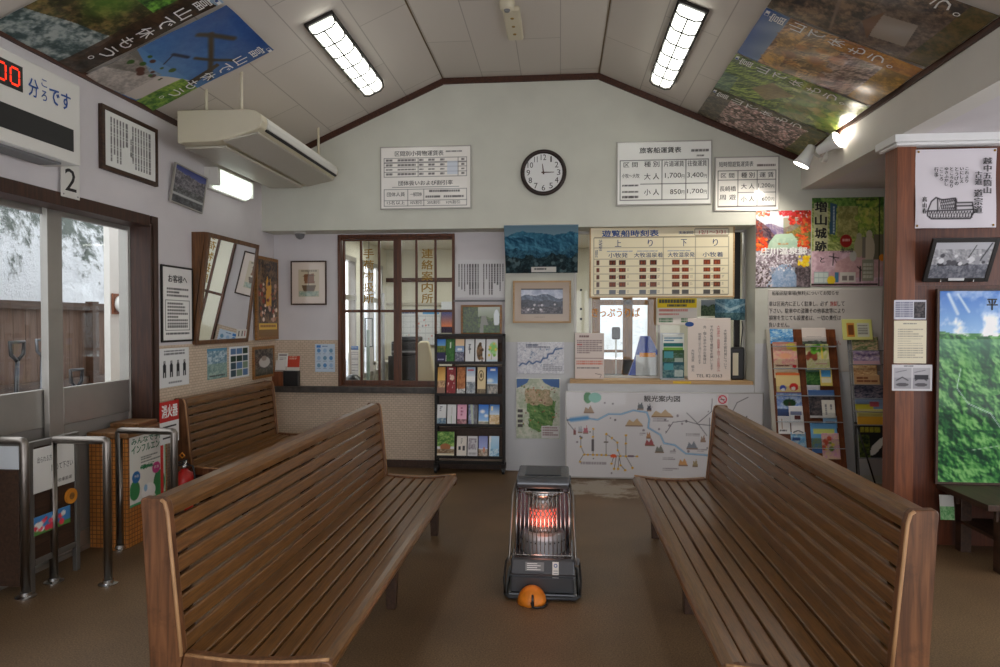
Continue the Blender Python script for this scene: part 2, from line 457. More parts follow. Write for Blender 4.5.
class Art:
    def __init__(s, w, h, col=(240, 240, 236), seed=1):
        s.w, s.h, s.seed = max(4, int(w)), max(4, int(h)), seed
        s.a = np.zeros((s.h, s.w, 3)); s.a[:] = np.array(col) / 255
        s.X, s.Y = np.meshgrid((np.arange(s.w) + .5) / s.w, (np.arange(s.h) + .5) / s.h)
    def n(s, cells, octs=5, gain=.55):
        s.seed += 101; return fbm(s.h, s.w, cells, s.seed, octs, gain)
    def mix(s, mask, col):
        c = np.array(col) / 255. if not isinstance(col, np.ndarray) else col
        mk = np.clip(mask, 0, 1)[..., None]
        s.a = s.a * (1 - mk) + c * mk; return s
    def rect(s, x0, y0, x1, y1, col, al=1.0):
        return s.mix(((s.X >= x0) & (s.X <= x1) & (s.Y >= y0) & (s.Y <= y1)) * al, col)
    def ell(s, x, y, rx, ry, col, soft=0.12, al=1.0):
        d = ((s.X - x) / rx) ** 2 + ((s.Y - y) / ry) ** 2
        return s.mix(np.clip((1 - d) / soft, 0, 1) * al, col)
    def poly(s, pts, col, al=1.0):
        ins = np.zeros((s.h, s.w), bool); k = len(pts)
        for i in range(k):
            (xa, ya), (xb, yb) = pts[i], pts[(i + 1) % k]
            c = (ya > s.Y) != (yb > s.Y)
            with np.errstate(divide='ignore', invalid='ignore'):
                xi = (xb - xa) * (s.Y - ya) / (yb - ya if yb != ya else 1e-9) + xa
            ins ^= c & (s.X < xi)
        return s.mix(ins * al, col)
    def line(s, pts, wd, col, al=1.0):
        asp = s.h / s.w; best = np.full((s.h, s.w), 9.)
        for (xa, ya), (xb, yb) in zip(pts[:-1], pts[1:]):
            dx, dy = xb - xa, (yb - ya) * asp; L = dx * dx + dy * dy + 1e-12
            t = np.clip(((s.X - xa) * dx + (s.Y - ya) * asp * dy) / L, 0, 1)
            best = np.minimum(best, np.hypot(s.X - xa - t * dx, (s.Y - ya) * asp - t * dy))
        return s.mix(np.clip(1.3 - best / (wd / 2 + 1e-9), 0, 1) * al, col)
    def vgrad(s, c0, c1, y0=0., y1=1., x0=0., x1=1.):
        t = np.clip((s.Y - y0) / (y1 - y0), 0, 1)[..., None]
        c = np.array(c0) / 255 * (1 - t) + np.array(c1) / 255 * t
        return s.mix((s.Y >= y0) & (s.Y <= y1) & (s.X >= x0) & (s.X <= x1), c)
    def tex(s, mask, c0, c1, cells, lo=.3, hi=.7, al=1.0):
        t = np.clip((.5 * s.n(cells * 1.4, 6, .68) + .5 * s.n(cells * 4, 5, .7) - lo) / (hi - lo), 0, 1)[..., None]
        c = np.array(c0) / 255 * (1 - t) + np.array(c1) / 255 * t
        return s.mix(mask * al, c)
    def ridge(s, base, amp, c0, c1, cells=5, tcells=14, bottom=2.0):
        """everything under a hilly skyline"""
        s.seed += 13
        pr = vnoise(s.w, s.w, cells, s.seed)[0] * .65 + vnoise(s.w, s.w, cells * 3, s.seed + 5)[0] * .25 + vnoise(s.w, s.w, cells * 8, s.seed + 9)[0] * .1
        mk = (s.Y > (base - amp * pr)[None, :]) & (s.Y < bottom)
        return s.tex(mk, c0, c1, tcells)
    def words(s, x0, y0, x1, y1, rows, col=(60, 58, 60), fill=.62, vertical=False, al=.85, ragged=True):
        """lines of writing too small to read"""
        r = np.random.RandomState(s.seed + 3); s.seed += 7
        if not vertical:
            p = (y1 - y0) / rows; cw = p * .8 * s.h / s.w
            for i in range(rows):
                xe = x1 if not ragged or r.rand() > .35 else x0 + (x1 - x0) * (.5 + .45 * r.rand())
                row = (s.Y > y0 + i * p) & (s.Y < y0 + i * p + p * fill) & (s.X > x0) & (s.X < xe)
                ph = ((s.X - x0) / cw) % 1
                s.mix(row * np.where(ph < .82, al, al * .35) * (.72 + .28 * r.rand(s.h, s.w)), col)
        else:
            p = (x1 - x0) / rows; ch = p * .8 * s.w / s.h
            for i in range(rows):
                ye = y1 if not ragged or r.rand() > .4 else y0 + (y1 - y0) * (.45 + .5 * r.rand())
                row = (s.X < x1 - i * p) & (s.X > x1 - i * p - p * fill) & (s.Y > y0) & (s.Y < ye)
                ph = ((s.Y - y0) / ch) % 1
                s.mix(row * np.where(ph < .82, al, al * .3) * (.72 + .28 * r.rand(s.h, s.w)), col)
        return s
    def relief(s, mask, dark, light, cells, k=5., gain=.55):
        s.seed += 31; t, a = hill(s.h, s.w, cells, s.seed, gain, k); t = t[..., None]
        return s.mix(mask, np.array(dark) / 255 * (1 - t) + np.array(light) / 255 * t)
    def blobs(s, n, x0, y0, x1, y1, r, cols, asp=1.0, al=1.0):
        q = np.random.RandomState(s.seed + 5); s.seed += 3
        for i in range(n):
            rr = r * (.5 + q.rand())
            s.ell(x0 + (x1 - x0) * q.rand(), y0 + (y1 - y0) * q.rand(), rr, rr * asp * s.w / s.h, cols[q.randint(len(cols))], .4, al)
        return s
    def grid(s, x0, y0, x1, y1, nx, ny, col=(60, 60, 62), al=.8, wd=None):
        wx = wd or 1.2 / s.w; wy = wx * s.w / s.h
        for i in range(nx + 1):
            x = x0 + (x1 - x0) * i / nx; s.rect(x - wx / 2, y0, x + wx / 2, y1, col, al)
        for i in range(ny + 1):
            y = y0 + (y1 - y0) * i / ny; s.rect(x0, y - wy / 2, x1, y + wy / 2, col, al)
        return s
def card(name, F, w, h, art, t=0.002, parent=None, m='print_paper', warp=None, back=(225, 225, 222)):
    """a thin printed sheet or board with the picture on its front"""
    H, W = art.a.shape[:2]
    a = np.clip(art.a * 1.06, 0, .97); a = np.where(a <= .04045, a / 12.92, ((a + .055) / 1.055) ** 2.4)
    gx, gy = np.meshgrid(np.linspace(0, w, W), np.linspace(h, 0, H))
    z = np.full_like(gx, t)
    dz = np.zeros_like(gx)
    if warp is not None: dz = warp(gx / w, gy / h); z = z + dz
    co = np.stack([gx.ravel(), gy.ravel(), z.ravel()], 1)
    idx = np.arange(H * W).reshape(H, W)
    fr = np.stack([idx[1:, :-1], idx[1:, 1:], idx[:-1, 1:], idx[:-1, :-1]], -1).reshape(-1, 4)
    ring = np.concatenate([idx[0, :], idx[1:, -1], idx[-1, -2::-1], idx[-2:0:-1, 0]])
    bk = co[ring].copy(); bk[:, 2] = dz.ravel()[ring]
    n0 = len(co); k = len(ring)
    j = np.arange(k); j2 = (j + 1) % k
    sides = np.stack([ring[j], ring[j2], n0 + j2, n0 + j], 1)
    V = np.vstack([co, bk])
    R = np.array(F.to_3x3()); V = V @ R.T + np.array(F.translation)
    root = parent
    while root is not None and root.parent is not None: root = root.parent
    if root is not None: off = np.array(root.location)
    else:
        lo, hi = V.min(0), V.max(0); off = np.array([(lo[0] + hi[0]) / 2, (lo[1] + hi[1]) / 2, lo[2]])
    V = V - off
    me = bpy.data.meshes.new(name)
    nf = len(fr) + k + 1
    me.vertices.add(len(V)); me.vertices.foreach_set('co', V.ravel())
    if warp is not None: return _warped(name, co, fr, a, F, off, m, parent, root, bc0=back)
    loops = np.concatenate([fr.ravel(), sides.ravel(), n0 + np.arange(k)])
    me.loops.add(len(loops)); me.loops.foreach_set('vertex_index', loops.astype(np.int32))
    st = np.concatenate([np.arange(0, 4 * (len(fr) + k), 4), [4 * (len(fr) + k)]]).astype(np.int32)
    me.polygons.add(nf); me.polygons.foreach_set('loop_start', st)
    me.update(calc_edges=True); me.validate()
    at = me.attributes.new('Col', 'FLOAT_COLOR', 'POINT')
    bc = lin(np.array(back) / 255)
    cc = np.ones((len(V), 4)); cc[:n0, :3] = a.reshape(-1, 3); cc[n0:, :3] = np.array(bc)
    at.data.foreach_set('color', cc.ravel())
    me.materials.append(MATS[m])
    o = bpy.data.objects.new(name, me); COL.objects.link(o)
    if root is None: o.location = off
    else: o.parent = parent
    return o
def _warped(name, co, fr, a, F, off, m, parent, root, bc0):
    n = len(co); V = np.vstack([co, co - np.array([0, 0, .002])])
    V = V @ np.array(F.to_3x3()).T + np.array(F.translation) - off
    me = bpy.data.meshes.new(name)
    me.from_pydata(V.tolist(), [], fr.tolist() + (fr[:, ::-1] + n).tolist())
    at = me.attributes.new('Col', 'FLOAT_COLOR', 'POINT')
    cc = np.ones((2 * n, 4)); cc[:n, :3] = a.reshape(-1, 3); cc[n:, :3] = np.array(lin(np.array(bc0) / 255))
    at.data.foreach_set('color', cc.ravel())
    me.polygons.foreach_set('use_smooth', [True] * len(me.polygons))
    me.materials.append(MATS[m]); me.update()
    o = bpy.data.objects.new(name, me); COL.objects.link(o)
    if root is None: o.location = off
    else: o.parent = parent
    return o
def tilt(F, ang):
    """lean a flat frame about its lower edge, top towards the room for ang > 0"""
    return F @ Matrix.Rotation(ang, 4, 'X')
def shift(F, x=0, y=0, z=0):
    return F @ Matrix.Translation((x, y, z))
def framed(name, label, cat, F, w, h, art, fw, ft, fm, inset=0.004, m='print_glazed', group=None, bevel=0.002, pname='picture'):
    o0 = F.translation
    t = thing(name, label, cat, tuple(o0), group)
    MB(F).frame(w, h, fw, 0, ft, fm).build('frame', t, bevel=bevel)
    card(pname, shift(F, fw * .9, fw * .9, 0.001), w - 1.8 * fw, h - 1.8 * fw, art, max(0.003, ft - inset - 0.002), t, m)
    return t
def sheet(name, label, cat, F, w, h, art, t=0.0015, m='print_paper', group=None, warp=None):
    return tag(card(name, F, w, h, art, t, None, m, warp), label, cat, group)
def sthing(name, label, loc):
    o = bpy.data.objects.new(name, None); o.empty_display_size = .05; COL.objects.link(o); o.location = loc
    o['label'] = label; o['kind'] = 'structure'; return o
# ================================================================== THE SETTING
mb = MB(); mb.box(-3.9, XE + .2, YBACK - .4, 10.4, -0.06, 0, 'floor_brown'); struct('floor', mb)
# outside wall with the door
DY0, DY1, DZ = 0.9, 4.93, 2.36
XO = XL - 0.15
mb = MB()
mb.box(XO, XL, DY0, DY1, DZ, ZE + .06, 'plaster_lilac')
mb.box(XO, XL, YBACK, DY0, 0, ZE + .06, 'plaster_lilac')
mb.box(XO, XL, DY1, YR + .12, 1.41, ZE + .06, 'plaster_lilac')
mb.box(XO, XL + .004, DY1, YR + .12, 0, 1.41, 'tile_beige_y')
struct('wall_left', mb)
# ceiling: two slopes and a flat
rise = (ZT - ZE) / (XA - XL)
mb = MB()
zr = 3.24
low = [(XO - .02, ZE - rise * .17), (XA, ZT), (XC, ZT), (XB + .02, zr)]
mb.prism(low + [(x, z + .07) for x, z in reversed(low)], 1, YBACK, YR + .05, 'ceiling_panel')
struct('ceiling', mb)
# upper back wall and the stretch with the posters, one plane
mb = MB()
mb.prism([(XL, ZS), (X5, ZS), (X5, 0), (XE, 0), (XE, ZB), (XB, ZB), (XB, zr), (XC, ZT), (XA, ZT), (XL, ZE)], 1, YU, YT + .14, 'plaster_green')
mb.box(X5 + .001, XE, YU - .004, YU, 0.08, 1.385, 'panel_white')
struct('wall_upper', mb)
# recessed wall with the lattice window opening
a = aY(338, 235, YR); c = aY(455, 389, YR)
WX0, WX1, WZ1, WZ0 = a.x, c.x, a.z, c.z
mb = MB()
XPP = XP + .02
mb.box(XL, WX0, YR, YR + .12, 1.40, ZS + .1, 'plaster_lilac'); mb.box(WX1, XPP, YR, YR + .12, 1.40, ZS + .1, 'plaster_lilac')
mb.box(WX0, WX1, YR, YR + .12, WZ1, ZS + .1, 'plaster_lilac')
mb.box(XL, WX0, YR, YR + .12, 0, 1.40, 'tile_beige_x'); mb.box(WX1, XPP, YR, YR + .12, 0, 1.40, 'tile_beige_x')
mb.box(WX0, WX1, YR, YR + .12, 0, WZ0, 'tile_beige_x')
struct('wall_recess', mb)
zt, zb = aY(350, 387, 7.1).z, aY(350, 393, 7.1).z
mb = MB(); mb.box(XL + .005, XP, YR - .09, YR, zb, zt, 'stone_dark'); struct('trim_1', mb, bevel=.006)
mb = MB(); mb.box(XL, XP, YR - .014, YR, 0, .085, 'dark_wood'); struct('baseboard_recess', mb)
# ticket wall with its opening
a = aY(574, 231, YT); c = aY(745, 380, YT)
TX0, TX1, TZ0 = a.x, X5, c.z
mb = MB()
mb.box(XP, TX0, YT, YT + .12, 1.385, ZS + .1, 'plaster_green'); mb.box(XP, TX0, YT, YT + .12, 0.0, 1.385, 'panel_white')
mb.box(TX0, X5, YT, YT + .12, 0.0, TZ0, 'panel_white'); mb.box(aY(568, 430, 6.905).x, X5, 6.905, YT, 0, TZ0 - .03, 'panel_white')
struct('wall_ticket', mb)
LY = 6.93
a = aY(570, 377, LY); c = aY(760, 383, LY)
mb = MB(); mb.box(a.x, X5 - .002, LY, YT + .25, TZ0 - .03, TZ0 + .004, 'light_wood'); struct('trim_2', mb, bevel=.004)
# brown strips where the ceiling meets the walls
def strip(p0, p1, y0, y1, d, m='trim_wood'):
    mb = MB(); (x0, z0), (x1, z1) = p0, p1
    mb.prism([(x0, z0), (x1, z1), (x1, z1 - d), (x0, z0 - d)], 1, y0, y1, m); return mb
struct('trim_3', strip((XL, ZE + .0), (XA, ZT), YU - .02, YU, .065))
struct('trim_4', strip((XA, ZT), (XC, ZT), YU - .02, YU, .06))
struct('trim_5', strip((XC, ZT), (XB, zr), YU - .02, YU, .065))
mb = MB(); mb.box(XL, XL + .02, YBACK, YU, ZE - .035, ZE + .006, 'trim_wood'); struct('trim_6', mb)
mb = MB(); mb.box(XB - .02, XB, YBACK, YU - .03, zr - .03, zr + .008, 'trim_wood'); struct('trim_7', mb)
for i, x in enumerate((XA, XC)):
    mb = MB(); mb.box(x - .006, x + .006, YBACK, YU - .03, ZT - .006, ZT, 'ink_brown'); struct('trim_%d' % (8 + i), mb)
# beam and alcove
mb = MB(); mb.box(XB, XB + .16, YBACK, YU, ZB, zr + .1, 'plaster_white'); struct('beam_right', mb)
mb = MB(); mb.box(XB + .16, XE, YBACK, YU, ZB, ZB + .06, 'plaster_lilac'); struct('ceiling_alcove', mb)
mb = MB(); mb.box(XB, XB + .13, 4.99, 5.17, 0, ZB, 'post_wood'); struct('wall_post', mb, bevel=.004)
mb = MB(); mb.box(XB + .13, XE, 5.03, 5.12, 0, ZB, 'partition_wood')
mb.box(XB + .13, XE, 5.018, 5.03, 1.86, 1.90, 'partition_wood'); struct('wall_partition', mb)
mb = MB(); mb.box(XB - .05, XE, 4.92, 5.22, ZB - .055, ZB, 'white_paint'); mb.box(XB - .03, XE, 4.94, 5.2, ZB - .075, ZB - .055, 'white_paint'); struct('trim_10', mb, bevel=.006)
mb = MB()
mb.box(XE, XE + .15, YBACK, -1.2, 0, ZB, 'plaster_white'); mb.box(XE, XE + .15, 4.7, YU + .3, 0, ZB, 'plaster_white')
mb.box(XE, XE + .15, -1.2, 4.7, 0, .5, 'plaster_white'); mb.box(XE, XE + .15, -1.2, 4.7, 2.65, ZB, 'plaster_white'); struct('wall_right', mb)
mb = MB()
for y in (-1.2, .26, 1.72, 3.18, 4.64): mb.box(XE + .04, XE + .1, y, y + .06, .5, 2.65, 'aluminium')
mb.box(XE + .04, XE + .1, -1.2, 4.7, .5, .56, 'aluminium'); mb.box(XE + .04, XE + .1, -1.2, 4.7, 2.59, 2.65, 'aluminium'); struct('window_added', mb)  # unseen window, added and widened to throw side light onto the door wall
# wall behind the camera with a wide entrance
mb = MB()
EX0, EX1, EZ = -2.5, 3.6, 2.45
mb.box(XO, EX0, YBACK - .15, YBACK, 0, 4.2, 'plaster_lilac'); mb.box(EX1, XE + .15, YBACK - .15, YBACK, 0, 4.2, 'plaster_lilac')
mb.box(EX0, EX1, YBACK - .15, YBACK, EZ, 4.2, 'plaster_lilac'); struct('wall_rear', mb)
mb = MB()
for i in range(5):
    x = EX0 + (EX1 - EX0 - .08) * i / 4; mb.box(x, x + .08, YBACK - .12, YBACK - .03, 0, EZ, 'aluminium')
mb.box(EX0, EX1, YBACK - .12, YBACK - .03, EZ - .1, EZ, 'aluminium'); struct('door_2', mb)

# ------------------------------------------------------------------ the door side
mb = MB()
mb.box(XL - .001, XL + .022, DY1, DY1 + .085, 0, DZ + .065, 'door_wood')      # far casing
mb.box(XO, XL + .022, DY1 - .02, DY1 + .02, 0, DZ, 'door_wood')               # far reveal
mb.box(XO, XL + .022, DY0, DY1 - .02, DZ - .02, DZ + .065, 'door_wood')       # head
mb.box(XO, XL + .022, DY0 - .1, DY0 + .02, 0, DZ + .065, 'door_wood')
struct('trim_11', mb, bevel=.004)
XD = XO - 0.02
pg = lambda u, v, x=XD: aX(u, v, x)
gt = pg(128, 227).z; g0 = pg(128, 379).z; g1 = pg(128, 411).z
y1 = pg(130, 300).y; s0 = pg(43, 300).y; s1 = pg(64, 300).y
dr = sthing('door_1', 'aluminium sliding door with big panes and grey lower panels', (XD, (DY0 + DY1) / 2, 0))
mb = MB(); mb.box(XD - .07, XD + .03, DY0, DY1 - .02, gt + .02, DZ - .0, 'aluminium'); mb.box(XD - .07, XD + .03, y1 + .0, DY1 - .02, 0, gt + .02, 'aluminium'); mb.box(XD - .07, XD + .03, DY0, DY1, -.0, .03, 'aluminium')
mb.build('door_frame', dr, bevel=.004)
def leaf(ya, yb, x, st=.07):
    mb = MB()
    mb.box(x - .018, x + .018, ya, ya + st, .03, gt + .02, 'aluminium'); mb.box(x - .018, x + .018, yb - st * .35, yb, .03, gt + .02, 'aluminium')
    mb.box(x - .018, x + .018, ya + st, yb - st * .35, g1, g0, 'aluminium'); mb.box(x - .018, x + .018, ya + st, yb - st * .35, .03, .14, 'aluminium'); mb.box(x - .018, x + .018, ya + st, yb - st * .35, gt - .03, gt + .02, 'aluminium')
    l = mb.build('leaf', dr, bevel=.003)
    mb = MB(); mb.box(x - .006, x + .006, ya + st, yb - st * .35, .14, g1, 'door_panel_grey'); mb.build('lower_panel', l)
    mb = MB(); mb.box(x - .003, x + .003, ya + st, yb - st * .35, g0, gt - .03, 'glass'); mb.build('pane', l)
leaf(s0 + .02, y1, XD, .13)
leaf(2.2, s0 + .09, XD - .045, .1)
leaf(DY0, 2.25, XD, .1)

# ------------------------------------------------------------------ outside: snow, fence, shovels
mb = MB(); mb.box(-9, XO - .02, -2, 12, -.06, .0, 'snow'); o = struct('ground_snow', mb)
def snow_bank():
    me = bpy.data.meshes.new('snow_bank'); bm = bmesh.new()
    ny, nx = 90, 60; vs = []
    hn = fbm(ny + 1, nx + 1, 9, 5, 5, .55)
    for i in range(ny + 1):
        for j in range(nx + 1):
            t = j / nx; x = -5.75 - 4.6 * t; y = -1 + 15 * i / ny
            z = .9 + 2.9 * min(1, t * 2.2) + 1.9 * t + (hn[i, j] - .5) * 2.0
            vs.append(bm.verts.new((x + 9, y - 6, z)))
    for i in range(ny):
        for j in range(nx):
            k = i * (nx + 1) + j; bm.faces.new((vs[k], vs[k + 1], vs[k + nx + 2], vs[k + nx + 1]))
    bmesh.ops.recalc_face_normals(bm, faces=bm.faces)
    for f in bm.faces: f.smooth = True
    bm.to_mesh(me); bm.free(); me.materials.append(MATS['snow_slope'])
    o = bpy.data.objects.new('snow_bank', me); COL.objects.link(o); o.location = (-9, 6, 0); o['kind'] = 'structure'
m, nt, b = new_mat('snow_slope')
tc = nt.nodes.new('ShaderNodeTexCoord'); n1 = nt.nodes.new('ShaderNodeTexNoise'); n1.inputs['Scale'].default_value = 3.4; n1.inputs['Detail'].default_value = 10; n1.inputs['Roughness'].default_value = .78
nt.links.new(tc.outputs['Object'], n1.inputs['Vector'])
sp = nt.nodes.new('ShaderNodeSeparateXYZ'); nt.links.new(tc.outputs['Object'], sp.inputs[0])
mm = nt.nodes.new('ShaderNodeMapRange'); mm.inputs[1].default_value = 1.9; mm.inputs[2].default_value = 3.0; mm.inputs[3].default_value = -.10; mm.inputs[4].default_value = .10
nt.links.new(sp.outputs[2], mm.inputs[0])
ad = nt.nodes.new('ShaderNodeMath'); ad.operation = 'ADD'; nt.links.new(n1.outputs['Fac'], ad.inputs[0]); nt.links.new(mm.outputs[0], ad.inputs[1])
r = nt.nodes.new('ShaderNodeValToRGB'); r.color_ramp.elements[0].position = .50; r.color_ramp.elements[1].position = .60
r.color_ramp.elements[0].color = (*rgb(240, 243, 248), 1); r.color_ramp.elements[1].color = (*rgb(98, 108, 102), 1)
nt.links.new(ad.outputs[0], r.inputs[0]); nt.links.new(r.outputs[0], b.inputs['Base Color']); b.inputs['Roughness'].default_value = .85
bp = nt.nodes.new('ShaderNodeBump'); bp.inputs['Strength'].default_value = 1.0; bp.inputs['Distance'].default_value = .25; nt.links.new(n1.outputs['Fac'], bp.inputs['Height']); nt.links.new(bp.outputs['Normal'], b.inputs['Normal'])
snow_bank()
XF = -5.35
fz = aX(50, 300, XF).z
fn = thing('board_fence', 'brown board fence with posts and rails standing before the snow bank', 'fence', (XF, 5, 0))
mb = MB(); y = 1.0
while y < 11: mb.box(XF - .02, XF + .0, y, y + .145, .02, fz - .05, 'fence_wood'); y += .15
mb.build('boards', fn)
for y in (2.6, 4.1, 5.6, 7.1, 8.6, 10.1):
    mb = MB(); mb.box(XF, XF + .09, y, y + .1, 0, fz, 'dark_wood'); mb.build('post', fn)
for z in (.95, fz - .06):
    mb = MB(); mb.box(XF + .0, XF + .05, 1.0, 11, z - .04, z + .04, 'dark_wood'); mb.build('rail', fn)
# snow-covered ledge under the panes, where shovels lean
def shovel(label, y, x, zt, handle, lean):
    t = thing('snow_shovel', label, 'shovel', (x, y, 0), 'snow shovels leaning outside the door')
    mb = MB(); mb.tube([(x, y, .3), (x + lean, y + .05, zt - .16)], .016, handle); mb.build('shaft', t, smooth=True)
    c = Vector((x + lean, y + .05, zt - .16))
    mb = MB(); mb.tube([c, c + Vector((0, -.06, .05)), c + Vector((0, -.07, .15)), c + Vector((0, .07, .15)), c + Vector((0, .06, .05)), c], .015, handle); mb.build('grip', t, smooth=True)
    mb = MB(); mb.add([(x + .1, y - .17, .01), (x + .1, y + .17, .01), (x, y + .19, .4), (x, y - .19, .4), (x + .13, y - .17, .01), (x + .13, y + .17, .01), (x + .02, y + .19, .4), (x + .02, y - .19, .4)], [(0, 1, 2, 3), (7, 6, 5, 4), (0, 4, 5, 1), (1, 5, 6, 2), (2, 6, 7, 3), (3, 7, 4, 0)], 'ink_green' if handle == 'black_plastic' else 'grey_plastic'); mb.build('blade', t)
p = aX(12, 350, -4.3); shovel('snow shovel with a black grip behind the outermost pane', p.y, -4.3, aX(12, 341, -4.3).z, 'black_plastic', 0)
p = aX(72, 370, -4.0); shovel('low snow shovel with a black grip behind the door pane', p.y, -4.0, aX(72, 369, -4.0).z, 'dark_grey', 0)
p = aX(38, 340, -4.7); shovel('snow shovel with a dark grip by the fence', p.y, -4.7, aX(38, 339, -4.7).z, 'heater_black', 0)
# white outside wall end with a round lamp
p0 = aX(110, 300, -4.3); p1 = aX(131, 300, -4.3)
mb = MB(); mb.box(-4.36, -4.3, p0.y, p0.y + 1.4, 0, 3.2, 'plaster_white'); struct('wall_porch', mb)
q = aX(118, 304, -4.3)
t = thing('porch_lamp', 'round white lamp on a brown square plate on the outside wall', 'lamp', (-4.3, q.y, q.z - .08))
mb = MB(); mb.box(-4.3, -4.28, q.y - .10, q.y + .16, q.z - .10, q.z + .10, 'post_wood'); mb.build('plate', t, bevel=.004)
mb = MB(); mb.lathe([(.08, -4.281), (.085, -4.24), (.06, -4.19), (.015, -4.17)], (0, q.y, q.z), 'white_plastic', 20, 0); mb.build('bulb', t, smooth=True)

# ------------------------------------------------------------------ the ticket office behind the glass
OY = 10.0
mb = MB()
mb.box(OX - .1, 2.6, OY, OY + .12, 0, .9, 'cream_wall'); mb.box(OX - .1, 2.6, OY, OY + .12, 2.35, 2.7, 'cream_wall')
dA, dB = aY(592, 300, OY).x, aY(656, 300, OY).x
mb.box(OX - .1, dA, OY, OY + .12, .9, 2.35, 'cream_wall'); mb.box(dB, 2.6, OY, OY + .12, .9, 2.35, 'cream_wall')
mb.box(2.5, 2.6, YT + .14, OY, 0, 2.7, 'cream_wall')
struct('wall_office', mb)
mb = MB()

mb.box(OX - .1, OX, YR + .12, OY, 0, .85, 'cream_wall'); mb.box(OX - .1, OX, YR + .12, OY, 2.42, 2.7, 'cream_wall')
for ya, yb in ((YR + .12, 7.45), (8.45, 8.75), (9.75, OY)): mb.box(OX - .1, OX, ya, yb, .85, 2.42, 'cream_wall')
struct('wall_office_side', mb)
mb = MB()
for ya in (7.45, 8.75):
    for y in (ya, ya + .47, ya + .95): mb.box(OX - .07, OX + .01, y, y + .05, .85, 2.42, 'aluminium')
    for z in (.85, 1.88, 2.37): mb.box(OX - .07, OX + .015, ya, ya + 1.0, z, z + .06, 'aluminium')
struct('window_2', mb)
mb = MB(); mb.box(OX - .1, 2.6, YR + .1, OY + .12, 2.7, 2.78, 'cream_wall'); struct('ceiling_office', mb)
# wooden office door with panes
t = sthing('door_3', 'brown wooden door with glass panes at the back of the ticket office', ((dA + dB) / 2, OY, 0))
mb = MB(); F = FR((dA, OY + .03, 0.05), (1, 0, 0), (0, 0, 1)); W = dB - dA; mb.M = F
mb.frame(W, 2.3, .12, 0, .05, 'office_door_wood'); mb.box(W * .56 - .07, W * .56 + .07, .1, 2.2, 0, .05, 'office_door_wood'); mb.box(.1, W - .1, .78, 1.0, 0, .05, 'office_door_wood'); mb.box(.1, W - .1, 1.80, 1.88, 0, .05, 'office_door_wood'); mb.box(.1, W * .56, 1.10, 1.14, 0, .05, 'office_door_wood')
mb.box(.1, W - .1, .1, .78, .01, .03, 'office_door_wood'); mb.build('door_frame', t, bevel=.004)
mb = MB(F); mb.box(.1, W - .1, .92, 2.2, .02, .026, 'glass'); mb.build('pane', t)
mb = MB(); nn = 26
hh = fbm(nn, nn, 6, 91)
vs = [(-4 + 8 * i / (nn - 1), 11.6 + 5 * j / (nn - 1), .4 + 3.0 * j / (nn - 1) + 1.0 * hh[i, j]) for i in range(nn) for j in range(nn)]
mb.add(vs, [(i * nn + j, (i + 1) * nn + j, (i + 1) * nn + j + 1, i * nn + j + 1) for i in range(nn - 1) for j in range(nn - 1)], 'snow_slope'); o = struct('snow_slope_rear', mb)

# lattice window
t = sthing('window_1', 'dark wooden lattice window with gold lettering on two leaves', ((WX0 + WX1) / 2, YR, WZ0))
F = FR((WX0, YR, WZ0), (1, 0, 0), (0, 0, 1)); W, H = WX1 - WX0, WZ1 - WZ0
mb = MB(F); mb.frame(W, H, .03, -.1, .02, 'lattice_wood'); mb.box(.03, W - .03, H - .05, H - .03, -.1, .0, 'lattice_wood'); mb.build('window_frame', t, bevel=.003)
ux = lambda u: aY(u, 300, YR + .05).x - WX0
vz = lambda v: aY(400, v, YR + .05).z - WZ0
for i in (0, 1):
    z0 = -.045 - .035 * (1 - i)
    (g0x, g1x), s0_, s1_ = ((ux(345), ux(393.5)), .022, .05) if i == 0 else ((ux(402), ux(452.5)), .052, .016)
    x0, x1 = g0x - s0_, g1x + s1_
    gb, gtp = vz(380.5), vz(240.5)
    mb = MB(F)
    mb.box(x0, g0x, .03, H - .035, z0, z0 + .03, 'lattice_wood'); mb.box(g1x, x1, .03, H - .035, z0, z0 + .03, 'lattice_wood')
    mb.box(g0x, g1x, .03, gb, z0, z0 + .03, 'lattice_wood'); mb.box(g0x, g1x, gtp, H - .035, z0, z0 + .03, 'lattice_wood')
    for u in ((361, 379) if i == 0 else (417, 436)): mb.box(ux(u) - .013, ux(u) + .013, gb, gtp, z0 + .004, z0 + .026, 'lattice_wood')
    hz = vz(311); mb.box(g0x, g1x, hz - .015, hz + .015, z0 + .004, z0 + .026, 'lattice_wood')
    lf = mb.build('leaf', t, bevel=.002)
    mb = MB(F); mb.box(g0x - .005, g1x + .005, gb - .005, gtp + .005, z0 + .01, z0 + .014, 'glass'); mb.build('pane', lf)
    g = lmb(F); txt = ('手荷物扱所', '連絡案内所')[i]
    u0, u1 = ((364, 374), (422, 433))[i]
    for k, chh in enumerate(txt):
        v0 = 249 + k * 11.2; v1 = v0 + 9.4
        A = aY(u0, v1, YR - z0); B = aY(u1, v0, YR - z0)
        letters(g, chh, A.x - WX0, A.z - WZ0, B.x - WX0, B.z - WZ0, z0 + .0155, 'gold_letter', bold=.03)
    g.build('lettering', lf)
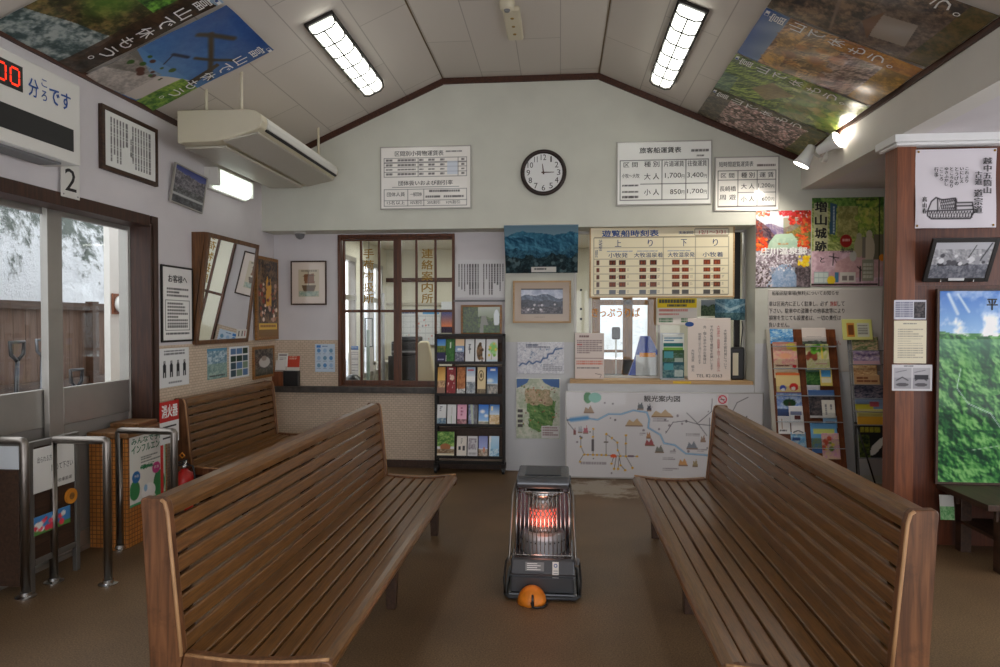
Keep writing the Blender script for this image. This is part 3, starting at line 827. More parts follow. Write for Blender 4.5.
# ticket window glazing
t = sthing('window_4', 'glazed ticket window under the timetable', ((TX0 + TX1) / 2, YT + .1, TZ0))
F = FR((TX0, YT + .1, TZ0), (1, 0, 0), (0, 0, 1)); W, H = TX1 - TX0, ZS - TZ0
mb = MB(F); mb.frame(W, H, .03, -.03, .02, 'aluminium')
for u in (590, 659): x = aY(u, 300, YT + .1).x - TX0; mb.box(x - .012, x + .012, .03, H - .03, -.02, .01, 'aluminium')
x = aY(737, 300, YT + .1).x - TX0; mb.box(x - .03, x + .03, .03, H - .03, -.02, .01, 'black_metal')
mb.build('window_frame', t, bevel=.002)
mb = MB(F); mb.box(.03, W - .03, .03, H - .03, -.008, -.004, 'glass'); mb.build('pane', t)
mb = lmb(F)
for v in (290, 309, 319):
    A = aY(581, v, YT + .1); mb.box(A.x - TX0 - .012, A.x - TX0 + .012, A.z - TZ0 - .012, A.z - TZ0 + .012, -.003, -.002, 'dark_grey')
mb.build('sticker', t)
A = aY(592, 317, YT + .1); B = aY(640, 308, YT + .1)
g = lmb(F); letters(g, 'きっぷうりば', A.x - TX0, A.z - TZ0, B.x - TX0, B.z - TZ0, -.0025, 'ink_orange', bold=.04); g.build('lettering', t)
# ================================================================== BENCHES
def bench(L):
    t = bpy.data.objects.new('slatted_bench', None); COL.objects.link(t); t.empty_display_size = .1
    H = L / 2
    def face(z): return .555 + .05 * (z - .42) / .54
    # seat: six boards and a broad rounded nosing
    mb = MB()
    def zs(d): return .425 - .022 * math.sin(PI * min(1, d / .6))
    for k in range(6):
        d0 = .093 + k * .0785; d1 = d0 + .067
        mb.prism([(-d0, zs(d0)), (-d1, zs(d1)), (-d1, zs(d1) - .024), (-d0, zs(d0) - .024)], 1, -H + .012, H - .012, 'bench_slat')
    pts = [(-.086, .424), (-.086, .385)] + [(-.03 + .0 - .028 * math.sin(a), .392 + .034 * math.cos(a) * -1) for a in ()] 
    pts += [(-.012, .378), (.0, .388), (.004, .402), (-.002, .416), (-.016, .4255), (-.04, .4275)]
    mb.prism(pts, 1, -H, H, 'bench_slat')
    mb.build('seat', t, bevel=.006, seg=3)
    # backrest boards
    mb = MB()
    for k in range(7):
        z0 = .413 + k * .0703; z1 = z0 + .0575
        mb.prism([(-face(z0), z0), (-face(z1), z1), (-face(z1) - .022, z1), (-face(z0) - .022, z0)], 1, -H + .02, H - .02, 'bench_slat')
    mb.build('backrest', t, bevel=.008, seg=4)
    mb = MB()
    c = -face(.935) - .038
    mb.prism([(c + .042, .905), (c + .046, .935), (c + .04, .958), (c + .022, .974), (c - .02, .976), (c - .042, .962), (c - .05, .93), (c - .046, .905)], 1, -H + .004, H - .004, 'bench_slat')
    mb.build('top_rail', t, bevel=.004)
    # end panels
    for s in (-1, 1):
        y0, y1 = (-H - .012, -H + .03) if s < 0 else (H - .03, H + .012)
        mb = MB()
        fr = [(-face(z) + .012, z) for z in (.42, .6, .8, .93)]
        prof = [(-.545, 0), (-.55, .36)] + fr + [(-.598 + .0, .962), (-.61, .976), (-.685, .979), (-.693, .968), (-.688, .9), (-.665, .42), (-.66, 0)]
        mb.prism(prof, 1, y0, y1, 'bench_end')
        sp = [(-.55, .36), (-.03, .345), (-.002, .36), (.004, .40), (-.006, .422)] + [(-d, zs(d) + .012) for d in (.06, .16, .27, .38, .535)]
        mb.prism(sp, 1, y0, y1, 'bench_end')
        p = mb.build('end_panel', t, bevel=.006)
        ye = y0 + .004 if s < 0 else y1 - .004
        mb = MB(); mb.tube([(x - .003, ye, z) for x, z in fr + [(-.600, .963), (-.613, .973)]], .0065, 'bench_worn_edge', 8)
        mb.tube([(-d, ye, zs(d) + .008) for d in (.53, .38, .27, .16, .06, .01)], .0065, 'bench_worn_edge', 8)
        mb.build('worn_edge', p, smooth=True)
    n = 3 if L > 2 else 2
    for i in range(n):
        y = -H + .12 + (L - .24) * i / (n - 1)
        mb = MB(); mb.add([(-.15 + a * (.04 if z else .026), y + b_ * (.032 if z else .022), z) for z in (0, .385) for a in (-1, 1) for b_ in (-1, 1)],
                          [(0, 1, 3, 2), (4, 6, 7, 5), (0, 4, 5, 1), (2, 3, 7, 6), (0, 2, 6, 4), (1, 5, 7, 3)], 'dark_wood')
        mb.build('leg', t, bevel=.004)
        mb = MB(); mb.prism([(-.595, 0), (-.65, 0), (-.655, .42), (-.675, .9), (-face(.9) - .024, .9), (-face(.42) - .024, .42)], 1, y - .03, y + .03, 'dark_wood'); mb.build('leg', t, bevel=.004)
        mb = MB(); mb.box(-.6, -.1, y - .022, y + .022, .30, .375, 'dark_wood'); mb.box(-.6, -.17, y - .015, y + .015, .1, .15, 'dark_wood'); mb.build('stretcher', t, bevel=.003)
    return t
BG = 'slatted wooden waiting benches'
b1 = bench(2.80); b1.location = (-.785, 3.635, 0)
tag(b1, 'long brown slatted bench whose far end points at the brochure rack by the lattice window', 'bench', BG)
b2 = copy_tree(b1); b2.location = (.555, 3.72, 0); b2.rotation_euler = (0, 0, PI)
tag(b2, 'long brown slatted bench with its back to the wooden post and alcove', 'bench', BG)
b3 = bench(1.66); b3.location = (-2.44, 6.0, 0)
tag(b3, 'short dark slatted bench against the tiled wall under the mirror', 'bench', BG)

# ================================================================== HEATER
HX = -.10
t = thing('kerosene_heater', 'black kerosene heater with a wire guard and glowing red burner between the benches', 'heater', (HX, 4.05, 0))
mb = MB()
mb.box(HX - .2, HX + .2, 3.83, 4.28, .012, .03, 'heater_black'); mb.build('base_tray', t, bevel=.008)
mb = MB(); mb.tube([(HX - .215, 3.84, .022), (HX - .19, 3.80, .02), (HX + .19, 3.80, .02), (HX + .215, 3.84, .022), (HX + .215, 4.26, .022), (HX + .19, 4.3, .02), (HX - .19, 4.3, .02), (HX - .215, 4.26, .022)], .011, 'dark_grey', 8, True); mb.build('base_rail', t, smooth=True)
mb = MB()
mb.prism([(3.84, .03), (3.835, .12), (3.85, .145), (3.885, .215), (4.27, .215), (4.27, .03)], 0, HX - .185, HX + .185, 'heater_black')
body = mb.build('fuel_tank', t, bevel=.014, seg=3)
mb = MB(); mb.box(HX - .19, HX + .19, 3.828, 3.85, .128, .138, 'dark_grey'); mb.build('seam_band', body, bevel=.003)
Fs = FR((HX - .19, 3.847, .1425), (1, 0, 0), (0, .035, .07))
mb = lmb(shift(Fs, 0, 0, .003)); mb.rect(.09, .012, .2, .062, 0, 'grey_plastic')
for k in range(4): mb.rect(.1, .018 + k * .011, .18 - .02 * (k % 2), .022 + k * .011, .001, 'ink_white')
mb.build('rating_plate', body)
mb = lmb(shift(Fs, 0, 0, .003)); mb.rect(.248, -.022, .285, .066, 0, 'white_plastic')
mb.add([(.2665 + .011 * math.cos(a), .045 + .011 * math.sin(a), .001) for a in [2 * PI * i / 16 for i in range(16)]], [tuple(range(16))], 'ink_signblue')
mb.add([(.2665 + .006 * math.cos(a), .045 + .006 * math.sin(a), .0015) for a in [2 * PI * i / 16 for i in range(16)]], [tuple(range(16))], 'white_plastic')
for k in range(3): mb.rect(.254, -.012 + k * .013, .279, -.008 + k * .013, .001, 'grey_plastic')
mb.build('sticker', body)
# rear reflector and side walls
mb = MB()
n = 16; vs = []; 
for zz in (.215, .6):
    for i in range(n + 1):
        a = PI * i / n; vs.append((HX - .155 * math.cos(a), 4.1 + .15 * math.sin(a), zz))
mb.add(vs, [(i, i + 1, n + 2 + i, n + 1 + i) for i in range(n)], 'heater_silver'); mb.build('reflector', t, smooth=True)
mb = MB(); mb.box(HX - .17, HX + .17, 4.26, 4.275, .2, .62, 'heater_black')
for s in (-1, 1): mb.box(HX + s * .165 - .006, HX + s * .165 + .006, 4.08, 4.27, .2, .6, 'heater_black')
mb.build('casing', t, bevel=.003)
mb = MB()
mb.prism([(3.955, .605), (3.945, .64), (3.96, .668), (3.985, .676), (4.285, .676), (4.31, .66), (4.31, .605)], 0, HX - .158, HX + .158, 'heater_black')
top = mb.build('top_plate', t, bevel=.012, seg=3)
mb = MB(); mb.box(HX - .11, HX + .11, 4.01, 4.24, .675, .681, 'dark_grey'); mb.build('warming_plate', top, bevel=.006)
# burner
cy = 4.07
mb = MB(); mb.lathe([(.135, .216), (.135, .30), (.125, .325), (.105, .335)], (HX, cy, 0), 'heater_silver', 32)
for k in range(14):
    a = -PI * .95 + PI * .9 * k / 13; mb.box(HX + .136 * math.cos(a) - .003, HX + .136 * math.cos(a) + .003, cy + .136 * math.sin(a) - .003, cy + .136 * math.sin(a) + .003, .282, .29, 'ink')
mb.build('burner_base', t, smooth=False)
mb = MB(); mb.lathe([(.0875, .365), (.0875, .475)], (HX, cy, 0), 'burner_glow', 32); mb.build('burner', t, smooth=True)
mb = MB(); mb.lathe([(.0865, .475), (.0865, .55)], (HX, cy, 0), 'heater_silver', 32); mb.build('burner_sleeve', t, smooth=True)
mb = MB(); mb.lathe([(.088, .33), (.088, .365)], (HX, cy, 0), 'heater_silver', 32); mb.build('burner_sleeve', t, smooth=True)
mb = MB()
for k in range(22):
    for s in (-1, 1):
        a0 = 2 * PI * k / 22
        mb.tube([(HX + .093 * math.cos(a0 + s * i * .16), cy + .093 * math.sin(a0 + s * i * .16), .335 + .215 * i / 10) for i in range(11)], .0034, 'aluminium_dark', 5)
for z in (.335, .372, .55): mb.tube([(HX + .094 * math.cos(2 * PI * i / 24), cy + .094 * math.sin(2 * PI * i / 24), z) for i in range(24)], .004, 'steel_tube', 6, True)
mb.build('burner_mesh', t, smooth=True)
mb = MB(); mb.lathe([(.11, .552), (.12, .565), (.12, .58), (.08, .6)], (HX, cy, 0), 'chrome', 32); mb.build('burner_cap', t, smooth=True)
# wire guard
mb = MB()
for k in range(14):
    f = k / 13 * 2 - 1
    mb.tube([(HX + f * .160, 3.885, .222), (HX + f * .150, 3.955, .600)], .0028, 'chrome', 6)
for s in (-1, 1):
    for k in range(3): mb.tube([(HX + s * (.165), 3.93 + k * .05, .22), (HX + s * .155, 3.985 + k * .04, .60)], .0028, 'chrome', 6)
for f, yy, w in ((.235, 3.886, .168), (.59, 3.952, .156)):
    mb.tube([(HX - w, 4.1, f), (HX - w, yy, f), (HX + w, yy, f), (HX + w, 4.1, f)], .0042, 'chrome', 8)
mb.build('wire_guard', t, smooth=True)
for s in (-1, 1):
    mb = MB(); mb.tube([(HX + s * .16, 3.98, .64), (HX + s * .178, 3.92, .58), (HX + s * .192, 3.87, .24), (HX + s * .198, 3.85, .20)], .0065, 'steel_tube', 8); mb.build('guard_bar', t, smooth=True)
    mb = MB(); mb.tube([(HX + s * .188, 3.95, .22), (HX + s * .215, 3.9, .19), (HX + s * .223, 3.86, .10), (HX + s * .216, 3.83, .03)], .007, 'black_metal', 8); mb.build('carry_handle', t, smooth=True)
mb = MB(); mb.lathe([(.016, .185), (.016, .215), (.01, .22)], (HX + .2, 3.9, .0), 'grey_plastic', 14); mb.build('knob', t)

# orange dome on the floor before it
c = aZ(531.5, 606, 0)
t = thing('orange_dome', 'orange dome-shaped cap with a dark notch on the floor before the heater', 'cap', (c.x, c.y + .05, 0))
cx, cyy = c.x, c.y + .06
vs = []; fs = []; N = 32; K = 8
for k in range(K + 1):
    a = PI / 2 * k / K
    for j in range(N):
        b_ = 2 * PI * j / N; r = .083 * math.cos(a) * (1.04 if k == 0 else 1); vs.append((cx + r * math.cos(b_), cyy + r * math.sin(b_), .092 * math.sin(a)))
for k in range(K):
    for j in range(N):
        if k < 4 and j in (24, ) : continue
        fs.append((k * N + j, k * N + (j + 1) % N, (k + 1) * N + (j + 1) % N, (k + 1) * N + j))
mb = MB(); mb.add(vs, fs, 'orange_plastic'); o = mb.build('dome', t, smooth=True)
md = o.modifiers.new('thick', 'SOLIDIFY'); md.thickness = .006; md.offset = -1
mb = MB(); mb.lathe([(.07, .004), (.068, .04), (.04, .075)], (cx, cyy, 0), 'black_plastic', 24); mb.build('lining', t, smooth=True)
mb = MB(); mb.tube([(cx + .0, cyy - .082, .03), (cx + .008, cyy - .09, .006), (cx + .03, cyy - .098, .006), (cx + .07, cyy - .08, .007), (cx + .088, cyy - .04, .008), (cx + .086, cyy, .01)], .006, 'black_plastic', 8); mb.build('strap', t, smooth=True)

# ================================================================== BARRIERS, GATE, COUNTER
def ubar(name, label, x0, x1, y, h, r, y2=None):
    y2 = y if y2 is None else y2
    t = thing(name, label, 'barrier', ((x0 + x1) / 2, y, 0), 'steel tube barriers at the wicket')
    mb = MB(); k = .012
    mb.tube([(x0, y, .0), (x0, y, h - k), (x0 + (x1 - x0) * .012, y, h - k * .3), (x0 + (x1 - x0) * .045, y + (y2 - y) * .045, h), (x0 + (x1 - x0) * .955, y + (y2 - y) * .955, h), (x0 + (x1 - x0) * .988, y2, h - k * .3), (x1, y2, h - k), (x1, y2, 0)], r, 'steel_tube', 14)
    mb.build('bent_tube', t, smooth=True)
    for x, yy in ((x0, y), (x1, y2)):
        mb = MB(); mb.lathe([(.055, 0), (.055, .006), (r + .008, .012), (r + .006, .03)], (x, yy, 0), 'chrome', 20); mb.build('floor_flange', t, smooth=False)
    return t
p0 = aZ(52, 583, 0); p1 = aZ(110, 583, 0); yb = (p0.y + p1.y) / 2
ubar('steel_barrier', 'steel tube barrier standing in front of the dark aluminium gate', p0.x, p1.x, yb, aY(80, 440, yb).z, .024)
p0 = aZ(120, 549, 0); yb = p0.y
ubar('steel_barrier', 'steel tube barrier in front of the flu poster on the tiled counter', p0.x - .0, aY(174, 430, yb).x, yb, aY(150, 431, yb).z - .0, .024)
# nearest one carries a brown panel
p1 = aZ(26, 597, 0)
t = ubar('steel_barrier', 'steel tube barrier with a brown panel, cut by the picture edge', p1.x - .52, p1.x, p1.y, aY(20, 441, p1.y).z, .024)
h = aY(20, 441, p1.y).z
mb = MB(); mb.box(p1.x - .50, p1.x - .03, p1.y - .008, p1.y + .008, .06, h - .17, 'dark_wood'); mb.build('infill_panel', t, bevel=.003)
mb = MB(); mb.box(p1.x - .50, p1.x - .03, p1.y - .006, p1.y + .006, h - .165, h - .03, 'clear_plastic'); mb.build('clear_strip', t)
# low aluminium gate
GX = -3.09
g0_ = aX(27, 560, GX); g1_ = aX(82, 540, GX)
ya, yb = aX(30, 500, GX).y, aX(80, 500, GX).y
zb_ = aX(55, 557, GX).z; ztp = aX(55, 437, GX).z
t = thing('swing_gate', 'low aluminium-framed dark gate with a paper notice in the doorway', 'gate', (GX, (ya + yb) / 2, 0))
F = FR((GX, ya, zb_), (0, 1, 0), (0, 0, 1)); W, H = yb - ya, ztp - zb_
mb = MB(F); mb.frame(W, H, .035, -.03, .0, 'aluminium_dark'); mb.box(.0, .035, -zb_, 0, -.03, 0, 'aluminium_dark'); mb.box(W - .035, W, -zb_, 0, -.03, 0, 'aluminium_dark'); mb.build('gate_frame', t, bevel=.003)
mb = MB(F); mb.box(.03, W - .03, .03, H - .03, -.02, -.012, 'dark_wood'); mb.build('infill_panel', t)
w2, h2 = W * .82, H * .36
tn = tag(card('notice_sheet', shift(F, W * .06, H * .58, .001), w2, h2, Art(60, 44, (214, 212, 208), 3)), 'white notice sheet on the dark aluminium gate', 'notice')
g = lmb(shift(F, W * .06, H * .58, .0035)); letters(g, '出られる方は', .03, h2 * .66, w2 * .5, h2 * .8, 0, 'ink_soft'); letters(g, '閉めて下さい', w2 * .42, h2 * .40, w2 * .95, h2 * .55, 0, 'ink'); letters(g, '小牧乗船場', w2 * .5, h2 * .1, w2 * .92, h2 * .19, 0, 'ink_soft'); g.build('lettering', tn)
a = Art(40, 18, (70, 130, 190), 5); a.rect(0, .7, 1, 1, (90, 140, 70)); a.blobs(26, .05, .25, .95, .8, .06, [(235, 90, 110), (240, 240, 240), (220, 60, 80)])
tag(card('flower_sticker', shift(F, W * .06, H * .24, .001), W * .72, H * .15, a), 'blue strip sticker with pink flowers low on the gate', 'sticker')
mb = MB(shift(F, W * .82, H * .46, .0)); mb.lathe([(.048, -.012), (.048, .003)], (0, 0, 0), 'ink_orange', 24, 2)
mb.lathe([(.022, .003), (.022, .0035)], (0, 0, 0), 'gold_wood', 20, 2); tag(mb.build('round_sticker'), 'round orange sticker on the aluminium gate', 'sticker')
# tiled counter in the doorway
CX0, CX1, CY0, CY1 = -3.32, -3.035, 4.43, 4.90
ch = aY(100, 432, CY0).z
t = thing('tiled_counter', 'orange mosaic tiled counter with a wooden top beside the sliding door', 'counter', ((CX0 + CX1) / 2, 4.66, 0))
mb = MB(); mb.box(CX0, CX1 - .004, CY0, CY1, 0, ch - .04, 'tile_orange_x'); mb.box(CX1 - .004, CX1, CY0, CY1, 0, ch - .04, 'tile_orange'); mb.build('body', t)
mb = MB(); mb.box(CX0, CX1 + .03, CY0 - .03, CY1 + .01, ch - .04, ch, 'counter_wood'); mb.build('top', t, bevel=.008)
mb = MB(); mb.box(-3.3, -3.08, 4.62, 4.86, ch, ch + .035, 'counter_wood'); tag(mb.build('wooden_tray', bevel=.006), 'low wooden tray on the tiled counter', 'tray')
# flu poster
F, w, h = onX(124, 428, 161, 497, CX1 + .002)
pzb = aX(128, 509, CX1).z
F, w, h = FR((CX1 + .002, CY0 + .02, pzb), (0, 1, 0), (0, 0, 1)), .43, ch - .03 - pzb
a = Art(84, 100, (222, 222, 216), 9)
a.rect(0, 0, 1, .03, (90, 190, 150)); a.rect(.97, 0, 1, 1, (140, 200, 170)); a.rect(0, .96, 1, 1, (80, 160, 110))
a.words(.3, .34, .85, .44, 3, (90, 100, 96)); a.ell(.13, .78, .14, .14, (60, 130, 80)); a.ell(.8, .8, .17, .2, (60, 130, 80)); a.ell(.5, .86, .2, .12, (236, 236, 232)); a.ell(.42, .8, .05, .05, (150, 190, 220))
a.ell(.17, .6, .11, .085, (50, 110, 170)); a.ell(.72, .56, .12, .085, (186, 70, 130)); a.line([(.2, .68), (.24, .76)], .012, (80, 80, 80)); a.line([(.7, .64), (.66, .74)], .012, (80, 80, 80))
a.ell(.4, .49, .05, .03, (40, 110, 70)); a.line([(.3, .49), (.6, .5)], .05, (40, 110, 70))
ps = sheet('flu_poster', 'white and green flu prevention poster on the tiled counter', 'poster', F, w, h, a)
g = lmb(shift(F, 0, 0, .003)); letters(g, 'みんなで予防', .02, h * .86, w * .95, h * .95, 0, 'ink_green', bold=.04); letters(g, 'インフルエンザ', .02, h * .73, w * .95, h * .84, 0, 'ink_green', bold=.04); letters(g, 'マメに', w * .3, h * .47, w * .66, h * .55, 0, 'ink_green', bold=.04)
letters(g, '予防', w * .11, h * .39, w * .23, h * .43, 0, 'ink_white'); letters(g, '手洗', w * .65, h * .43, w * .79, h * .47, 0, 'ink_white'); g.build('lettering', ps)
# extinguisher and its plate
q = aY(183, 470, 5.0); ex, ey = q.x, 5.02
t = thing('fire_extinguisher', 'red fire extinguisher standing beside the short dark bench', 'fire extinguisher', (ex, ey, 0))
mb = MB(); mb.lathe([(.07, 0), (.075, .01), (.075, .36), (.066, .4), (.03, .425), (.026, .44)], (ex, ey, 0), 'red_paint', 28); mb.build('cylinder', t, smooth=True)
mb = MB(); mb.lathe([(.03, .44), (.03, .47), (.018, .48), (.018, .5)], (ex, ey, 0), 'chrome', 16); mb.build('valve', t, smooth=True)
mb = MB(); mb.box(ex - .012, ex + .012, ey - .1, ey + .03, .5, .512, 'black_plastic'); mb.box(ex - .012, ex + .012, ey - .09, ey + .03, .475, .487, 'black_plastic'); mb.build('handle', t, bevel=.003)
mb = MB(); mb.tube([(ex + .02, ey, .475), (ex + .07, ey, .46), (ex + .085, ey, .38), (ex + .082, ey, .14)], .009, 'black_plastic', 8); mb.build('hose', t, smooth=True)
mb = MB(); mb.tube([(ex, ey - .03, .53), (ex + .02, ey - .03, .55), (ex, ey - .03, .57), (ex - .02, ey - .03, .55)], .006, 'ink_orange', 8, True); mb.build('safety_pin', t, smooth=True)
SX = -2.955
F, w, h = onX(160, 403, 179, 440, SX)
t = thing('extinguisher_sign', 'red and white fire extinguisher plate on a thin red post behind the tiled counter', 'sign', (SX, F.translation.y + .04, 0))
mb = MB(F); mb.box(0, w, h * .52, h, -.004, 0, 'red_paint'); mb.box(0, w, 0, h * .52, -.004, 0, 'white_paint'); pl = mb.build('plate', t)
mb = MB(); yy = F.translation.y + .04; mb.box(SX - .022, SX - .006, yy - .008, yy + .008, 0, F.translation.z + h * .8, 'red_paint'); mb.box(SX - .09, SX + .06, yy - .07, yy + .07, 0, .012, 'red_paint'); mb.build('post', t, bevel=.003)
g = lmb(shift(F, 0, 0, .0015))
letters(g, '消火器', w * .08, h * .62, w * .92, h * .92, 0, 'ink_white', bold=.06)
for k in range(3): g.rect(w * .12, h * (.38 - k * .13), w * (.85 - .1 * (k % 2)), h * (.42 - k * .13), 0, 'ink_soft')
g.build('lettering', pl)

# ================================================================== CEILING AND HIGH UP
def slopeF(side, y, upper, length):
    """frame of a sheet on a ceiling slope: up = towards the ridge"""
    if side < 0:
        up = Vector((1, 0, rise)).normalized(); n = Vector((rise, 0, -1)).normalized()
        r = up.cross(n); o = Vector((upper[0], y, upper[1])) - up * length
    else:
        up = Vector((-1, 0, rise2)).normalized(); n = Vector((-rise2, 0, -1)).normalized()
        r = up.cross(n); o = Vector((upper[0], y, upper[1])) - up * length
    return FR(o + n * .02, r, up)
rise2 = (ZT - zr) / (XB + .02 - XC)
PW, PL = .735, 1.085
def zl(x): return ZT + rise * (x - XA)
def zr_(x): return ZT - rise2 * (x - XC)
def wav(seed, amp=.012):
    r = np.random.RandomState(seed); p = r.rand(4) * 6
    return lambda u, v: amp * (np.sin(u * 7 + p[0]) * np.sin(v * 4 + p[1]) + .5 * np.sin(u * 13 + v * 9 + p[2]))
def tourism(F, label, a, seed, dark=False, tx0=.84, tx1=.95):
    t = sheet('ceiling_poster', label, 'poster', F, PW, PL, a, .002, 'print_vinyl', 'tourism posters on the ceiling slopes', wav(seed, .006))
    g = lmb(shift(F, 0, 0, .012))
    for k, chh in enumerate('富山で休もう。'):
        y1_ = PL * (.955 - k * .129); s = .108 if chh != '。' else .04
        x0_ = PW * tx0
        letters(g, chh, x0_, y1_ - s, x0_ + s * .95, y1_, 0, 'ink_white', bold=0.015)
    g.build('lettering', t)
    mb = lmb(shift(F, 0, 0, .010)); mb.rect(PW * .9, PL * .965, PW * .985, PL * .99, 0, 'ink_white'); mb.rect(PW * .905, PL * .968, PW * .94, PL * .987, .0005, 'ink_signblue'); mb.build('emblem', t)
    return t
# door side, far: big sky over a tower by a white wall
a = Art(150, 212, (60, 110, 170), 21)
a.vgrad((28, 66, 130), (104, 150, 196), 0, .72); a.tex(a.Y < .6, (34, 74, 140), (80, 124, 178), 6, .2, .9, .35)
a.poly([(0, .62), (.4, .72), (.75, .83), (0, .95)], (120, 116, 108)); a.poly([(0, .86), (.45, .72), (.8, .6), (.8, .8), (.7, .97), (0, 1)], (205, 196, 188)); a.tex((a.Y > .68) & (a.X < .5), (110, 104, 98), (190, 180, 172), 14, .3, .7, .5)
a.poly([(.74, .36), (.8, .36), (.98, .78), (.86, .8)], (74, 62, 46)); a.line([(.3, .22), (.95, .5)], .06, (72, 60, 44)); a.line([(.22, .28), (.5, .14)], .07, (66, 56, 44)); a.line([(.52, .43), (.84, .26)], .05, (66, 56, 44)); a.line([(.3, .5), (.45, .46)], .05, (30, 36, 60)); a.line([(.3, .5), (.36, .6)], .02, (40, 46, 70))
a.tex((a.X > .72) & (a.Y > .62), (70, 110, 40), (150, 180, 70), 12, .3, .7, .9); a.blobs(14, .1, .6, .6, .78, .03, [(90, 60, 50), (60, 90, 40)])
tourism(slopeF(-1, 4.225, (-2.19, zl(-2.19)), PL), 'ceiling poster with a deep blue sky and timber mast, nearest the air conditioner', a, 1, tx0=.8)
a = Art(150, 212, (40, 70, 40), 22)
a.tex(a.Y >= 0, (26, 56, 24), (120, 176, 70), 7); a.tex(a.Y > .35, (52, 42, 30), (140, 104, 70), 7, .35, .7, .8); a.tex((a.Y > .78 - .2 * a.X), (60, 80, 84), (180, 190, 190), 8, .3, .7, .9); a.poly([(.42, 0), (1, 0), (1, .08), (.6, .2)], (150, 176, 196)); a.line([(.55, .02), (.95, .12)], .03, (80, 74, 70)); a.poly([(.72, .1), (1, .05), (1, .8), (.76, .9)], (56, 40, 28)); a.tex((a.X > .7) & (a.Y > .1), (40, 30, 22), (80, 58, 40), 8, .3, .7, .8)
a.ell(.35, .42, .25, .22, (96, 150, 60), 1.0, .6)
tourism(slopeF(-1, 3.462, (-2.19, zl(-2.19)), PL), 'ceiling poster of a dark green gorge stream above the doorway board', a, 2, tx0=.8)
# alcove side, far to near
def R_(y): return slopeF(1, y, (1.365, zr_(1.365)), PL)
a = Art(150, 212, (70, 60, 54), 23)
a.tex(a.Y >= 0, (64, 54, 46), (190, 160, 150), 12); a.blobs(420, 0, .2, 1, 1, .018, [(236, 206, 200), (206, 160, 152), (90, 70, 60), (240, 214, 208)], 1.0, .8); a.tex(a.Y < .18, (60, 60, 50), (120, 110, 90), 14, .3, .7, .8); a.tex((a.X > .85), (50, 60, 30), (90, 100, 50), 9, .3, .7, .6); a.tex(a.Y > .85, (60, 70, 30), (130, 120, 60), 7, .3, .7, .8)
tourism(R_(6.835), 'ceiling poster of pale pink blossom, farthest along the slope by the spotlights', a, 3, tx0=.84)
a = Art(150, 212, (70, 90, 40), 24)
a.relief(a.Y >= 0, (46, 70, 24), (170, 190, 90), 4, 4, .6); a.tex(a.Y > .5, (60, 84, 30), (190, 196, 110), 8, .3, .7, .7); a.poly([(.35, .25), (.7, .35), (.55, .55), (.2, .4)], (150, 128, 90), .8); a.tex((a.Y > .55) & (a.Y < .75), (140, 130, 70), (90, 110, 46), 10, .3, .7, .7); a.blobs(60, .1, .55, .9, .95, .05, [(70, 110, 40), (110, 140, 60), (180, 160, 100)], 1, .6); a.rect(0, 0, .5, .12, (90, 120, 140), .4)
tourism(R_(6.08), 'ceiling poster of a green hillside with a small building, second from the spotlights', a, 4, tx0=.84)
a = Art(150, 212, (100, 80, 60), 25)
a.relief(a.Y >= 0, (92, 64, 44), (206, 160, 110), 4, 4, .6); a.vgrad((60, 90, 150), (110, 130, 160), 0, .16); a.ridge(.3, .2, (120, 90, 56), (206, 160, 90), 5, 10); a.relief(a.Y > .3, (92, 70, 50), (206, 164, 110), 5, 5, .6); a.relief((a.Y > .55), (90, 74, 66), (190, 166, 150), 7, 4, .6); a.blobs(40, 0, .3, .8, .6, .06, [(170, 110, 50), (140, 84, 50), (110, 90, 60)], 1, .5); a.tex((a.Y > .82), (130, 100, 40), (196, 150, 60), 8, .3, .7, .9); a.tex((a.X > .78) & (a.Y > .5), (150, 90, 30), (200, 140, 50), 9, .3, .7, .8)
tourism(R_(5.325), 'ceiling poster of autumn mountains in ochre and blue, second from the picture edge', a, 5, tx0=.84)
a = Art(150, 212, (50, 42, 36), 26)
a.tex(a.Y >= 0, (44, 36, 32), (130, 106, 84), 8); a.tex((a.Y > .5) & (a.X < .75), (70, 60, 54), (130, 112, 98), 12, .3, .7, .7); a.poly([(.15, .6), (.5, .55), (.55, .75), (.2, .8)], (146, 134, 122)); a.poly([(.1, .6), (.32, .5), (.55, .56)], (110, 78, 54)); a.line([(.0, .4), (.6, .3)], .03, (120, 100, 90)); a.tex(a.Y > .86, (70, 70, 36), (110, 90, 50), 9, .3, .7, .9)
tourism(R_(4.57), 'dark ceiling poster of an old wooden house, nearest the picture edge', a, 6, tx0=.84)

